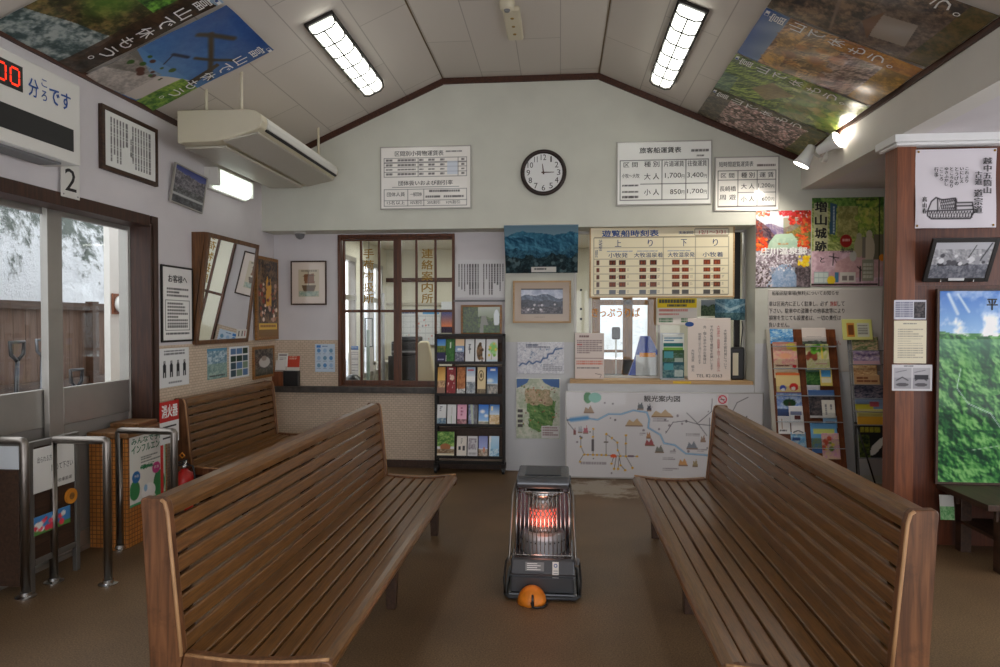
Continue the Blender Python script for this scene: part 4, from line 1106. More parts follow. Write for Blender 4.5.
def tube_light(side, x, y0, y1, label):
    z = (zl(x) if side < 0 else zr_(x))
    if side < 0: up = Vector((1, 0, rise)).normalized(); n = Vector((rise, 0, -1)).normalized()
    else: up = Vector((-1, 0, rise2)).normalized(); n = Vector((-rise2, 0, -1)).normalized()
    F = FR(Vector((x, y0 if side < 0 else y1, z)) - up * .12, up.cross(n), up)
    Lh = y1 - y0
    t = thing('ceiling_light', label, 'ceiling light', tuple(F.translation), 'guarded tube lights on the ceiling slopes')
    mb = MB(F); mb.box(0, Lh, 0, .24, 0, .03, 'black_metal'); mb.build('housing', t, bevel=.006)
    mb = MB(F)
    pts = [(.02, .03), (.03, .075), (.065, .095), (.175, .095), (.21, .075), (.22, .03)]
    mb.prism([(y, z_) for y, z_ in pts], 0, .015, Lh - .015, 'tube_glow'); mb.build('diffuser', t, bevel=.01)
    mb = MB(F)
    for k in range(7):
        xx = .02 + (Lh - .04) * k / 6; mb.tube([(xx, .008, .02), (xx, .02, .088), (xx, .06, .108), (xx, .18, .108), (xx, .22, .088), (xx, .232, .02)], .0065, 'black_metal', 6)
    for yy, zz in ((.012, .05), (.12, .108), (.228, .05)): mb.tube([(.02, yy, zz), (Lh - .02, yy, zz)], .0065, 'black_metal', 6)
    mb.build('wire_guard', t, smooth=True)
tube_light(-1, -1.80, 4.86, 6.27, 'wire-guarded tube light on the ceiling slope over the air conditioner')
tube_light(1, .955, 4.92, 6.36, 'wire-guarded tube light on the ceiling slope over the fare boards')
# ridge fittings
p = aZ(507, 6, ZT - .03)
t = thing('smoke_detector', 'small round cream detector on the ceiling ridge', 'detector', (p.x, p.y, ZT - .06))
mb = MB(); mb.lathe([(.04, ZT - .062), (.055, ZT - .05), (.06, ZT - .02), (.062, ZT)], (p.x, p.y, 0), 'cream_plastic', 24); mb.build('housing', t, smooth=True)
mb = MB(); mb.lathe([(.02, ZT - .075), (.026, ZT - .062)], (p.x, p.y, 0), 'grey_plastic', 16); mb.build('sensor', t)
p = aZ(513.5, 26, ZT - .04)
t = thing('ceiling_unit', 'oblong cream unit with three dark spots on the ceiling ridge', 'ceiling unit', (p.x, p.y, ZT - .05))
mb = MB(); mb.box(p.x - .07, p.x + .07, p.y - .29, p.y + .29, ZT - .045, ZT, 'cream_plastic'); mb.build('housing', t, bevel=.02, seg=3)
for d in (-.15, .0, .15):
    mb = MB(); mb.lathe([(.013, ZT - .05), (.016, ZT - .044)], (p.x, p.y + d, 0), 'gold_letter', 14); mb.build('lamp_spot', t)

# air conditioner
t = thing('air_conditioner', 'cream ceiling-hung air conditioner in the corner above the door wall', 'air conditioner', (-2.65, 5.85, 2.99))
Y0, Y1 = 4.96, 6.73
mb = MB()
prof = [(-2.965, 3.245), (-2.40, 3.24), (-2.335, 3.228), (-2.29, 3.195), (-2.28, 3.15), (-2.295, 3.10), (-2.335, 3.075), (-2.52, 3.025), (-2.66, 3.0), (-2.965, 2.99)]
mb.prism(prof, 1, Y0, Y1, 'cream_plastic'); mb.build('casing', t, bevel=.012, seg=3)
mb = MB(); mb.prism([(-2.296, 3.196), (-2.283, 3.19), (-2.27, 3.15), (-2.279, 3.112), (-2.292, 3.108)], 1, Y0 + .1, Y1 - .05, 'white_plastic'); mb.build('louvre', t, bevel=.004)
mb = MB(); mb.prism([(-2.30, 3.104), (-2.284, 3.107), (-2.289, 3.094), (-2.302, 3.09)], 1, Y0 + .1, Y1 - .04, 'ink'); mb.build('outlet_slot', t)
mb = MB(); mb.box(-2.96, -2.62, Y0 + .1, Y1 - .1, 2.97, 2.99, 'cream_grey'); mb.build('intake_grille', t, bevel=.004)
mb = MB(); mb.add([(-2.6, Y0 + .02, 2.998), (-2.32, Y0 + .02, 3.055), (-2.32, Y1 - .02, 3.055), (-2.6, Y1 - .02, 2.998), (-2.6, Y0 + .02, 3.02), (-2.32, Y0 + .02, 3.07), (-2.32, Y1 - .02, 3.07), (-2.6, Y1 - .02, 3.02)], [(0, 3, 2, 1), (4, 5, 6, 7), (0, 1, 5, 4), (1, 2, 6, 5), (2, 3, 7, 6), (3, 0, 4, 7)], 'cream_grey'); mb.build('under_panel', t, bevel=.006)
for x, y in ((-2.79, 5.08), (-2.5, 5.08), (-2.79, 6.65), (-2.46, 6.65)):
    mb = MB(); mb.lathe([(.012, 3.2), (.012, zl(x) + .01)], (x, y, 0), 'cream_plastic', 12); mb.lathe([(.02, 3.235), (.02, 3.25)], (x, y, 0), 'cream_plastic', 12); mb.build('hanger', t, smooth=True)
# emergency light
a = aX(206, 172, XL + .02); c = aX(253, 186, XL + .1)
y0, y1_ = a.y, 6.45
t = thing('emergency_light', 'lit white emergency light on the wall under the air conditioner', 'lamp', (XL, (y0 + y1_) / 2, 2.80))
mb = MB(); mb.box(XL, XL + .05, y0, y1_, 2.80, 2.99, 'white_plastic'); mb.box(XL + .05, XL + .13, y0, y0 + .05, 2.83, 2.985, 'white_plastic'); mb.box(XL + .05, XL + .13, y0, y1_, 2.978, 2.99, 'white_plastic'); mb.box(XL + .05, XL + .13, y1_ - .02, y1_, 2.83, 2.985, 'white_plastic'); mb.build('housing', t, bevel=.004)
mb = MB(); mb.prism([(XL + .05, 2.81), (XL + .05, 2.975), (XL + .12, 2.975), (XL + .125, 2.87), (XL + .09, 2.82)], 1, y0 + .06, y1_ - .025, 'emergency_glow'); mb.build('diffuser', t, bevel=.01)
# twin spotlights on the beam
p = aX(826, 156, XB); q0 = aX(803, 156, XB - .16); q1 = aX(838, 149, XB - .13)
t = thing('spotlight', 'lit twin-headed white spotlight on the beam by the fare boards', 'spotlight', (XB, p.y, p.z))
mb = MB(); mb.lathe([(.05, XB - .045), (.055, XB - .03), (.055, XB)], (0, p.y, p.z), 'white_plastic', 24, 0); mb.build('base', t, smooth=False)
def head(c, d, name):
    d = Vector(d).normalized(); c = Vector(c)
    mb = MB(); mb.tube([(XB - .04, p.y, p.z), (XB - .07, (p.y + c.y) / 2, p.z - .01), c - d * .04], .012, 'white_plastic', 8); ar = mb.build('bracket', t, smooth=True)
    mb = MB(); mb.tube([c - d * .09, c - d * .08, c - d * .02, c + d * .05, c + d * .1], [.025, .04, .046, .062, .078], 'white_paint', 20); hd = mb.build('head', t, smooth=True)
    mb = MB(); mb.tube([c + d * .1005, c + d * .106], [.07, .066], 'spot_glow', 20); mb.build('lens', hd)
    L = bpy.data.lights.new('spot', 'SPOT'); L.energy = 17 if name == 'near' else 9; L.spot_size = math.radians(150 if name == 'near' else 110); L.spot_blend = .6; L.shadow_soft_size = .05; L.color = (1, .93, .82)
    lo = bpy.data.objects.new('spot_' + name, L); COL.objects.link(lo); lo.location = c + d * .13; lo.rotation_euler = d.to_track_quat('-Z', 'Y').to_euler()
head((XB - .17, p.y - .02, p.z + .01), (-.45, .18, -.85), 'near')
head((XB - .1, p.y - .28, p.z + .02), (.45, -.55, .25), 'far')
# ================================================================== DOOR WALL
# departure display box
FXs = -2.94
A = aX(80, 86, FXs); B = aX(80, 166, FXs)
sy1 = A.y; sz1, sz0 = A.z, B.z; sy0 = 2.25
t = thing('departure_display', 'white box sign with red digits and blue lettering over the sliding door', 'sign', (XL, (sy0 + sy1) / 2, sz0))
mb = MB(); mb.box(XL + .001, FXs, sy0, sy1, sz0, sz1, 'white_plastic'); mb.build('casing', t, bevel=.006)
mb = MB(); mb.box(XL + .05, FXs - .05, sy0 + .2, sy1 - .1, sz0 - .012, sz0 - .001, 'grey_plastic'); mb.build('vent_strip', t)
FS = FR((FXs + .001, 0, 0), (0, 1, 0), (0, 0, 1))
P = lambda u, v: aX(u, v, FXs)
a0 = P(0, 102); a1 = P(73, 130); a2 = P(73, 152)
mb = MB(FS); mb.box(sy0 + .1, a1.y, a2.z, a1.z, 0, .003, 'black_plastic'); mb.build('dark_panel', t)
d1 = P(22, 68); d2 = P(22, 92)
mb = MB(FS); mb.box(sy0 + .3, d1.y, d2.z - .003, d1.z + .003, 0, .003, 'black_plastic'); ld = mb.build('digit_panel', t)
mb = MB(FS); mb.flat = True
dh = d1.z - d2.z
def digit(x1, w):
    y0, y1, k = d2.z + dh * .12, d2.z + dh * .88, w * .17
    x0 = x1 - w
    for r_ in ((x0 + k, y0, x1 - k, y0 + k), (x0 + k, y1 - k, x1 - k, y1), (x0, y0 + k, x0 + k, (y0 + y1) / 2 - k * .2), (x0, (y0 + y1) / 2 + k * .2, x0 + k, y1 - k), (x1 - k, y0 + k, x1, (y0 + y1) / 2 - k * .2), (x1 - k, (y0 + y1) / 2 + k * .2, x1, y1 - k)):
        mb.rect(*r_, .004, 'led_red')
dw = dh * .52
digit(d1.y - .02, dw); digit(d1.y - .02 - dw * 1.3, dw); mb.build('red_digits', ld)
g = lmb(FS)
def wl(s, u0, v0, u1, v1, m='ink_signblue'):
    """letters between two picture columns on the sign face"""
    p = P(u0, v0); q = P(u1, v1); letters(g, s, p.y, min(p.z, q.z), q.y, max(p.z, q.z), .002, m, bold=.03)
p = P(28, 78); q = P(38, 94); letters(g, '分', p.y, P(33, 97).z, q.y, P(33, 79).z, .002, 'ink_signblue', bold=.03)
letters(g, 'こ', P(41, 85).y, P(44, 87).z, P(46.5, 85).y, P(44, 80).z, .002, 'ink_signblue', bold=.03)
letters(g, 'ろ', P(41, 95).y, P(44, 101).z, P(46.5, 95).y, P(44, 91).z, .002, 'ink_signblue', bold=.03)
letters(g, 'です', P(49, 95).y, P(59, 107).z, P(70, 95).y, P(59, 90.5).z, .002, 'ink_signblue', bold=.03)
g.build('lettering', t)
# number plate
XN = XL + .0285
a = aX(61, 164, XN); b_ = aX(80, 199, XN)
F = FR((XN, a.y, aX(70, 198, XN).z), (0, 1, 0), (0, 0, 1)); w, h = b_.y - a.y, aX(70, 164, XN).z - aX(70, 198, XN).z
mb = MB(F); mb.box(0, w, 0, h, -.006, 0, 'white_plastic')
t = tag(mb.build('number_plate', bevel=.02, seg=3), 'white plate with a black 2 hanging over the door', 'sign')
g = lmb(shift(F, 0, 0, .0008)); letters(g, '2', w * .2, h * .2, w * .8, h * .86, 0, 'ink', bold=.02); g.build('lettering', t)
mb = lmb(shift(F, 0, 0, .0008))
for x in (.12, .88):
    mb.add([(w * x + .006 * math.cos(q), h * .08 + .006 * math.sin(q), 0) for q in [2 * PI * i / 10 for i in range(10)]], [tuple(range(10))], 'grey_plastic')
mb.build('screw', t)
# framed deed by the air conditioner
F, w, h = onX(98, 103, 155, 187, XL + .003)
a = Art(72, 60, (222, 222, 218), 31); a.words(.08, .1, .94, .88, 15, (50, 48, 50), .5, True, .75); a.rect(.44, .05, .52, .92, (222, 222, 218)); a.rect(.90, .05, 1, .95, (222, 222, 218))
t = framed('framed_certificate', 'dark-framed sheet of vertical writing on the wall beside the air conditioner', 'framed notice', F, w, h, a, .032, .03, 'dark_wood')
g = lmb(shift(F, 0, 0, .0265)); letters(g, '庄川峡', w * .47, h * .32, w * .515, h * .64, 0, 'ink', vertical=True); g.build('lettering', t)
# tilted picture
F, w, h = onX(168, 161, 201, 211, XL + .01)
F = tilt(F, .13) @ Matrix.Rotation(-.05, 4, 'Z')
a = Art(44, 52, (60, 66, 84), 32); a.vgrad((44, 56, 120), (90, 96, 150), 0, .3); a.ridge(.25, .18, (66, 62, 70), (132, 128, 134), 4, 12); a.tex(a.Y > .55, (60, 60, 60), (120, 120, 124), 14); a.rect(0, .74, 1, .78, (170, 170, 172)); a.tex(a.Y > .8, (46, 46, 50), (90, 92, 96), 10)
framed('framed_picture', 'silver-edged town picture tilted on the wall under the air conditioner', 'picture', F, w, h, a, .012, .02, 'aluminium')
# notice: O-kyakusama e
F, w, h = onX(160, 264, 192, 341, XL + .0045)
a = Art(56, 110, (224, 222, 220), 33); a.words(.14, .28, .88, .42, 3, (60, 58, 60)); a.grid(.1, .45, .9, .86, 1, 1); a.words(.16, .48, .84, .84, 8, (60, 58, 60)); a.words(.1, .89, .9, .93, 1, (40, 40, 44))
t = framed('framed_notice', 'black-framed notice headed in bold beside the tilted mirror', 'framed notice', F, w, h, a, .016, .015, 'black_metal')
g = lmb(shift(F, 0, 0, .0125)); letters(g, 'お客様へ', w * .2, h * .78, w * .8, h * .88, 0, 'ink', bold=.03); g.build('lettering', t)
# sheet with four figures
F, w, h = onX(159, 349, 189, 384, XL + .0045)
a = Art(50, 62, (216, 216, 216), 34); a.words(.15, .06, .85, .2, 2, (80, 80, 84)); a.words(.3, .86, .75, .92, 1, (100, 100, 104))
for k in range(4):
    x = .17 + k * .22; a.ell(x, .36, .04, .045, (34, 34, 38)); a.ell(x, .5, .06, .12, (34, 34, 38)); a.rect(x - .045, .5, x - .008, .74, (34, 34, 38)); a.rect(x + .008, .5, x + .045, .74, (34, 34, 38)); a.ell(x, .36, .015, .02, (200, 200, 200))
sheet('notice_sheet', 'white sheet with four dark standing figures under the framed notice', 'notice', F, w, h, a)
F, w, h = onX(207, 349, 227, 377, XL + .0045)
a = Art(36, 44, (140, 170, 190), 35); a.tex(a.Y >= 0, (96, 130, 150), (190, 206, 214), 7); a.rect(0, 0, 1, .1, (90, 140, 170)); a.tex(a.Y > .5, (100, 130, 110), (150, 170, 150), 9, .3, .7, .6); a.words(.1, .86, .9, .94, 1)
sheet('notice_sheet', 'blue-grey aerial map sheet on the tiles under the mirror', 'map sheet', F, w, h, a)
F, w, h = onX(229, 347, 249, 376, XL + .0045)
a = Art(36, 44, (206, 210, 214), 36); a.grid(.05, .05, .95, .95, 3, 4, (230, 230, 230)); 
r = np.random.RandomState(4)
for i in range(3):
    for j in range(4):
        c = [(60, 80, 90), (40, 60, 50), (90, 120, 160), (190, 196, 200), (120, 140, 120)][r.randint(5)]; a.rect(.07 + i * .3, .06 + j * .225, .33 + i * .3, .26 + j * .225, c)
sheet('notice_sheet', 'sheet with a grid of small photographs on the tiles under the mirror', 'photo sheet', F, w, h, a)
F, w, h = onX(252, 347, 273, 376, XL + .0045)
a = Art(40, 40, (70, 64, 58), 37); a.tex(a.Y >= 0, (40, 38, 38), (110, 104, 96), 6); a.ell(.52, .5, .3, .2, (190, 186, 180)); a.ell(.5, .36, .14, .1, (150, 140, 130)); a.tex(a.Y > .72, (60, 60, 50), (96, 92, 80), 9)
framed('framed_picture', 'small gold-framed dark picture low on the tiles by the corner', 'picture', F, w, h, a, .03, .02, 'gold_wood')
# mirror box leaning from the wall
o = aX(194.5, 345, XL + .02); o1 = aX(247, 344, XL + .02)
MW = o1.y - o.y; tp = aY(207.5, 232, o.y)
MH = math.hypot(tp.x - o.x, tp.z - o.z)
F = tilt(FR(o, (0, 1, 0), (0, 0, 1)), math.atan2(tp.x - o.x, tp.z - o.z))
t = thing('wall_mirror', 'wood-framed mirror box leaning forward from the door wall', 'mirror', tuple(o))
mb = MB(F); mb.frame(MW, MH, .04, -.02, .015, 'mirror_wood'); mb.build('frame', t, bevel=.004)
mb = MB(F); mb.box(.035, MW - .035, .035, MH - .035, -.01, .004, 'mirror_glass'); mb.build('glass', t)
topx = (F @ Vector((0, MH, 0)))
mb = MB()
for y in (o.y, o.y + MW - .02):
    b0 = F @ Vector((0, 0, -.024)); b1 = F @ Vector((0, MH, -.024))
    mb.prism([(XL, b0.z + .01), (b0.x, b0.z), (b1.x, b1.z), (XL, b1.z)], 1, y, y + .02, 'mirror_wood')
b0 = F @ Vector((0, 0, -.024)); b1 = F @ Vector((0, MH, -.024))
mb.prism([(XL, b1.z - .02), (b1.x, b1.z - .02), (b1.x, b1.z), (XL, b1.z)], 1, o.y + .02, o.y + MW - .02, 'mirror_wood')
mb.build('box', t, bevel=.003)
mb = MB(F); mb.rect(MW * .74, .04, MW * .96, MH * .13, .005, 'white_plastic'); mb.rect(MW * .78, .06, MW * .80, MH * .115, .0055, 'ink'); mb.rect(MW * .85, .06, MW * .87, MH * .115, .0055, 'ink'); mb.rect(MW * .91, .06, MW * .925, MH * .115, .0055, 'ink_red'); mb.flat = True; mb.build('sticker', t)
# framed poster next to the mirror
F, w, h = onX(254, 255, 277, 339, XL + .02)
a = Art(50, 100, (80, 66, 50), 38); a.tex(a.Y >= 0, (48, 40, 34), (124, 96, 70), 9); a.poly([(.4, .3), (.46, .2), (.55, .3), (.6, .22), (.66, .34), (.66, .6), (.4, .6)], (216, 160, 60)); a.blobs(50, .05, .3, .95, .78, .05, [(190, 150, 130), (60, 50, 40), (140, 60, 40), (170, 120, 90), (230, 210, 190)]); a.rect(.06, .82, .94, .9, (222, 180, 70)); a.words(.12, .835, .88, .885, 1, (120, 70, 30)); a.rect(0, .9, 1, 1, (130, 96, 52))
framed('framed_poster', 'wood-framed festival poster with a golden peak between mirror and corner', 'poster', F, w, h, a, .034, .03, 'gold_wood')

# ================================================================== RECESS, FROM THE CORNER TO THE RACK
F, w, h = onY(291, 261, 327, 305, YR - .02)
a = Art(60, 72, (206, 192, 180), 41); a.rect(.2, .18, .82, .84, (190, 176, 150)); a.ell(.5, .76, .26, .06, (110, 140, 130)); a.poly([(.3, .56), (.72, .56), (.66, .72), (.36, .72)], (96, 74, 50)); a.poly([(.36, .3), (.66, .28), (.68, .52), (.38, .52)], (126, 84, 54)); a.line([(.5, .22), (.51, .6)], .02, (70, 54, 40)); a.line([(.34, .34), (.7, .32)], .015, (70, 54, 40)); a.words(.28, .2, .75, .26, 1, (120, 110, 96)); a.tex((a.Y > .7) & (a.Y < .82) & (a.X > .22) & (a.X < .8), (120, 140, 126), (176, 180, 160), 14, .3, .7, .8)
framed('framed_picture', 'framed drawing of a sailing ship on the wall by the lattice window', 'picture', F, w, h, a, .017, .02, 'dark_wood', bevel=.006)
F, w, h = onY(315, 344, 335, 372, YR - .001)
a = Art(44, 58, (190, 206, 222), 42)
for i in range(3):
    for j in range(3): a.ell(.2 + .3 * i, .24 + .26 * j, .09, .08, [(90, 140, 190), (150, 180, 210), (110, 150, 180)][(i + j) % 3]); a.words(.1 + .3 * i, .34 + .26 * j, .3 + .3 * i, .37 + .26 * j, 1, (90, 110, 140))
a.rect(.08, .06, .3, .14, (60, 120, 190)); a.words(.36, .07, .9, .12, 1, (80, 110, 150))
sheet('notice_sheet', 'pale blue sheet of round symbols on the tiles beside the lattice window', 'notice', F, w, h, a)
q = aY(300, 237, 7.05)
t = thing('security_camera', 'small grey dome camera under the upper wall near the corner', 'camera', (q.x, 7.05, ZS - .07))
mb = MB(); mb.lathe([(.04, ZS - .02), (.065, ZS - .01), (.065, ZS)], (q.x, 7.05, 0), 'white_plastic', 22); mb.build('base', t)
mb = MB(); mb.lathe([(.012, ZS - .075), (.038, ZS - .06), (.05, ZS - .03), (.05, ZS - .015)], (q.x, 7.05, 0), 'grey_plastic', 22); mb.build('dome', t, smooth=True)
# leaflet box on the sill
zs_ = zt
def leaflet(label, u0, v0, u1, v1, y, art, lean=-.18, group=None, th=.004, cat='leaflet', name='leaflet', m='print_gloss'):
    A = aY(u0, v0, y); B = aY(u1, v1, y)
    return tag(card(name, tilt(FR((A.x, y, B.z), (1, 0, 0), (0, 0, 1)), lean), B.x - A.x, A.z - B.z, art, th, None, m), label, cat, group)
def quick(seed, top, bot, W=20, H=44, kind='land', mark=None):
    a = Art(W, H, top, seed)
    if kind == 'land': a.vgrad(top, tuple(int(x * .6 + 90) for x in top), 0, .6); a.ridge(.55, .2, bot, tuple(min(255, x + 60) for x in bot), 4, 8)
    elif kind == 'tex': a.tex(a.Y >= 0, top, bot, 5)
    elif kind == 'plain': a.rect(0, .7, 1, 1, bot)
    if mark: a.rect(.15, .06, .85, .18, mark); a.words(.2, .24, .8, .4, 3, mark)
    return a
LB = 'leaflet box on the sill'
a1 = aY(274, 352, 7.12); bx = aY(300, 388, 7.12)
t = thing('leaflet_box', 'dark open leaflet box on the stone sill in the corner', 'box', (aY(287, 380, 7.13).x, 7.16, zs_))
x0, x1 = aY(272, 380, 7.13).x, aY(298, 380, 7.13).x; xm = aY(283, 380, 7.13).x
mb = MB(); mb.box(x0, xm, 7.125, 7.19, zs_, zs_ + .16, 'post_wood'); mb.build('wooden_front', t, bevel=.003)
mb = MB(); mb.box(xm + .004, x1, 7.125, 7.19, zs_, zs_ + .17, 'black_plastic'); mb.build('black_front', t, bevel=.003)
leaflet('white leaflet sticking up from the sill box', 277, 353, 287, 372, 7.160, quick(51, (220, 218, 212), (190, 180, 170), 16, 30, 'plain', (150, 140, 140)))
leaflet('leaflet with a red roof on white, highest in the sill box', 286, 351, 299, 374, 7.168, quick(52, (190, 70, 50), (206, 200, 190), 20, 30, 'plain', (220, 200, 180)))
leaflet('pale grey leaflet lying low in the sill box', 275, 360, 285, 374, 7.147, quick(53, (216, 210, 204), (150, 140, 130), 16, 24, 'plain'))
# sheets beside the lattice window
F, w, h = onY(455, 260, 505, 298, YR - .001)
a = Art(90, 70, (206, 204, 206), 54); a.words(.05, .12, .97, .92, 17, (56, 54, 56), .5, True); a.rect(.5, .05, .56, .95, (206, 204, 206))
tag(card('notice_board', F, w, h, a, .012), 'grey board of vertical handwriting above the brochure rack', 'notice')
mb = MB(); A = aY(454, 300, YR); B = aY(505, 300, YR); mb.box(A.x, B.x, YR - .03, YR, A.z - .02, A.z, 'grey_plastic'); tag(mb.build('picture_rail', bevel=.002), 'narrow grey ledge under the board of vertical handwriting', 'ledge')
F, w, h = onY(461, 305, 502, 335, YR - .03)
a = Art(70, 52, (90, 110, 70), 55); a.vgrad((180, 186, 176), (130, 140, 110), 0, .5); a.ridge(.5, .3, (44, 60, 30), (96, 116, 56), 4, 12); a.poly([(.5, .35), (.62, .35), (.75, 1), (.45, 1)], (130, 130, 120)); a.tex((a.X < .42), (30, 44, 20), (80, 100, 40), 12, .3, .7, .9); a.ell(.9, .45, .08, .35, (214, 220, 222)); a.tex((a.Y > .7) & (a.X > .55), (40, 60, 24), (90, 120, 50), 12)
framed('framed_picture', 'gold-framed river landscape standing just above the brochure rack', 'picture', F, w, h, a, .022, .02, 'gold_wood')
# large blue mountain picture and the framed one below
A = aY(504, 225, YU - .03); B = aY(580, 272, YT - .02)
wA = aY(580, 225, YU - .03).x - A.x; dz = A.z - B.z; ang = math.atan2((YT - .02) - (YU - .03), dz)
F = tilt(FR((aY(506, 272, YT - .02).x + .0, YT - .02, B.z), (1, 0, 0), (0, 0, 1)), ang)
a = Art(120, 80, (60, 90, 110), 56); a.vgrad((96, 124, 140), (120, 146, 160), 0, .35); a.ridge(.34, .3, (34, 84, 110), (62, 116, 140), 3, 10); a.relief(a.Y > .34 - .2 * vnoise(a.w, a.w, 4, 3)[0][None, :], (22, 66, 92), (84, 140, 164), 4, 4); a.ridge(.6, .24, (24, 58, 78), (66, 112, 132), 4, 14); a.ridge(.78, .25, (20, 34, 40), (54, 78, 84), 9, 18); a.blobs(26, 0, .7, 1, .96, .03, [(90, 110, 116), (20, 30, 34), (110, 130, 134)], 1, .7)
a.rect(.36, .86, .7, .97, (216, 214, 208)); a.words(.4, .885, .66, .95, 1, (70, 70, 74))
tag(card('mountain_picture', F, wA * .98, dz / math.cos(ang), a, .02, None, 'print_glazed'), 'large blue mountain picture leaning out from the pillar by the timetable', 'picture')
F, w, h = onY(513, 281, 571, 323, YT - .012)
a = Art(96, 72, (176, 158, 142), 57); a.rect(.12, .17, .88, .8, (60, 60, 70))
mk = (a.X > .13) & (a.X < .87) & (a.Y > .19) & (a.Y < .78)
pr = vnoise(a.w, a.w, 5, 12)[0][None, :]
a.tex(mk & (a.Y < .5), (150, 158, 182), (196, 200, 214), 3); a.relief(mk & (a.Y > .36 + .22 * np.abs(a.X - .5) - .14 * pr), (44, 54, 76), (110, 122, 142), 6, 3); a.tex(mk & (a.Y > .5 - .08 * pr), (24, 28, 40), (70, 74, 90), 9); a.tex(mk & (a.Y > .62), (28, 26, 36), (150, 140, 146), 10, .4, .8); a.blobs(14, .18, .56, .8, .72, .02, [(196, 190, 196), (40, 40, 56), (130, 120, 130)])
a.words(.36, .87, .64, .91, 1, (120, 104, 90))
framed('framed_picture', 'brown-matted dusk village photograph in a light frame on the pillar', 'picture', F, w, h, a, .018, .025, 'light_wood')
F, w, h = onY(517, 342, 564, 374, YT - .006)
a = Art(80, 56, (206, 206, 212), 58); a.tex(a.Y >= 0, (190, 190, 200), (224, 224, 228), 16); a.line([(.06, .74), (.12, .66), (.2, .7), (.26, .6), (.34, .68), (.42, .6), (.5, .64), (.55, .52), (.64, .5), (.66, .38), (.76, .36), (.8, .24), (.95, .2)], .035, (76, 100, 144)); a.blobs(40, .05, .15, .9, .8, .014, [(80, 110, 150), (110, 130, 160)], 1, .6); a.words(.2, .08, .7, .2, 2, (70, 76, 100)); a.words(.55, .7, .95, .92, 4, (150, 150, 160))
sheet('map_sheet', 'white sheet map of a winding blue river on the pillar', 'map sheet', F, w, h, a)
F, w, h = onY(516, 378, 560, 439, YT - .008)
a = Art(88, 120, (196, 200, 190), 59); a.tex(a.Y >= 0, (172, 182, 158), (206, 206, 192), 8); a.poly([(.02, .02), (.3, .02), (.26, .08), (.12, .14), (.02, .17)], (86, 116, 166)); a.poly([(.58, .02), (.98, .02), (.98, .16), (.8, .14), (.66, .09)], (80, 110, 160))
gm = a.n(5); a.relief((a.X > .2 + .14 * gm) & (a.X < .95 - .16 * gm) & (a.Y > .34 + .1 * gm) & (a.Y < .9 - .14 * gm), (70, 110, 60), (136, 164, 104), 6, 3); a.tex((a.X > .18 + .1 * gm) & (a.X < .85 - .12 * gm) & (a.Y > .15 + .08 * gm) & (a.Y < .46 - .1 * gm), (150, 140, 106), (196, 172, 146), 10); a.blobs(90, .1, .12, .92, .9, .016, [(170, 110, 80), (100, 130, 80), (200, 190, 170), (120, 80, 70)], 1, .8); a.rect(.58, .78, .98, .98, (214, 210, 210)); a.words(.6, .8, .95, .96, 4, (150, 120, 120))
for v in (.52, .6, .68, .76): a.rect(.04, v, .16, v + .05, (90, 86, 84))
a.grid(0.005, .005, .995, .995, 1, 1, (240, 240, 240), 1, .02)
sheet('map_poster', 'green sightseeing map poster with a white border on the pillar', 'map', F, w, h, a, .006)

# ================================================================== BROCHURE RACK ON CASTERS
RYF, RYB = 6.95, 7.09
rx0, rx1 = aY(434.5, 400, RYF).x, aY(504.5, 400, RYF).x
rzt = aY(470, 334, RYF).z
t = thing('brochure_rack', 'black wheeled brochure rack with four tiers under the gold-framed landscape', 'rack', ((rx0 + rx1) / 2, 7.02, 0))
mb = MB()
for x in (rx0, rx1 - .025):
    mb.box(x, x + .025, RYF, RYF + .03, .1, rzt, 'black_metal'); mb.box(x, x + .025, RYB - .03, RYB, .1, rzt, 'black_metal')
    mb.box(x, x + .025, RYF, RYB, rzt - .025, rzt, 'black_metal'); mb.box(x, x + .025, RYF, RYB, .1, .13, 'black_metal')
mb.box(rx0, rx1, RYF, RYB, rzt - .025, rzt, 'black_metal'); mb.box(rx0, rx1, RYF, RYF + .02, .1, .13, 'black_metal')
mb.build('frame', t, bevel=.003)
tiers = [(363, 338), (396, 366), (428, 404), (459, 430)]
Zof = lambda v: aY(470, v, RYF).z
tz = [Zof(v) for v in (362.5, 394.5, 425, 457)]
for z in tz:
    mb = MB(); mb.box(rx0 + .02, rx1 - .02, RYF + .0, RYB, z - .018, z, 'black_metal'); mb.box(rx0 + .02, rx1 - .02, RYF - .004, RYF + .002, z - .018, z + .012, 'black_metal')
    mb.prism([(RYF + .06, z), (RYB - .01, z + .2), (RYB - .0, z + .2), (RYF + .075, z)], 0, rx0 + .025, rx1 - .025, 'dark_wood'); mb.box(rx0 + .025, rx1 - .025, RYB - .008, RYB - .002, z, z + .29 if z < 1.2 else rzt - .02, 'dark_wood'); mb.build('tier', t)
for x in (rx0 + .012, rx1 - .012):
    for y in (RYF + .0, RYB - .02):
        mb = MB(); mb.lathe([(.034, x - .014), (.034, x + .014)], (0, y, .036), 'black_plastic', 20, 0); mb.box(x - .02, x + .02, y - .012, y + .012, .04, .105, 'black_metal'); mb.build('caster', t)
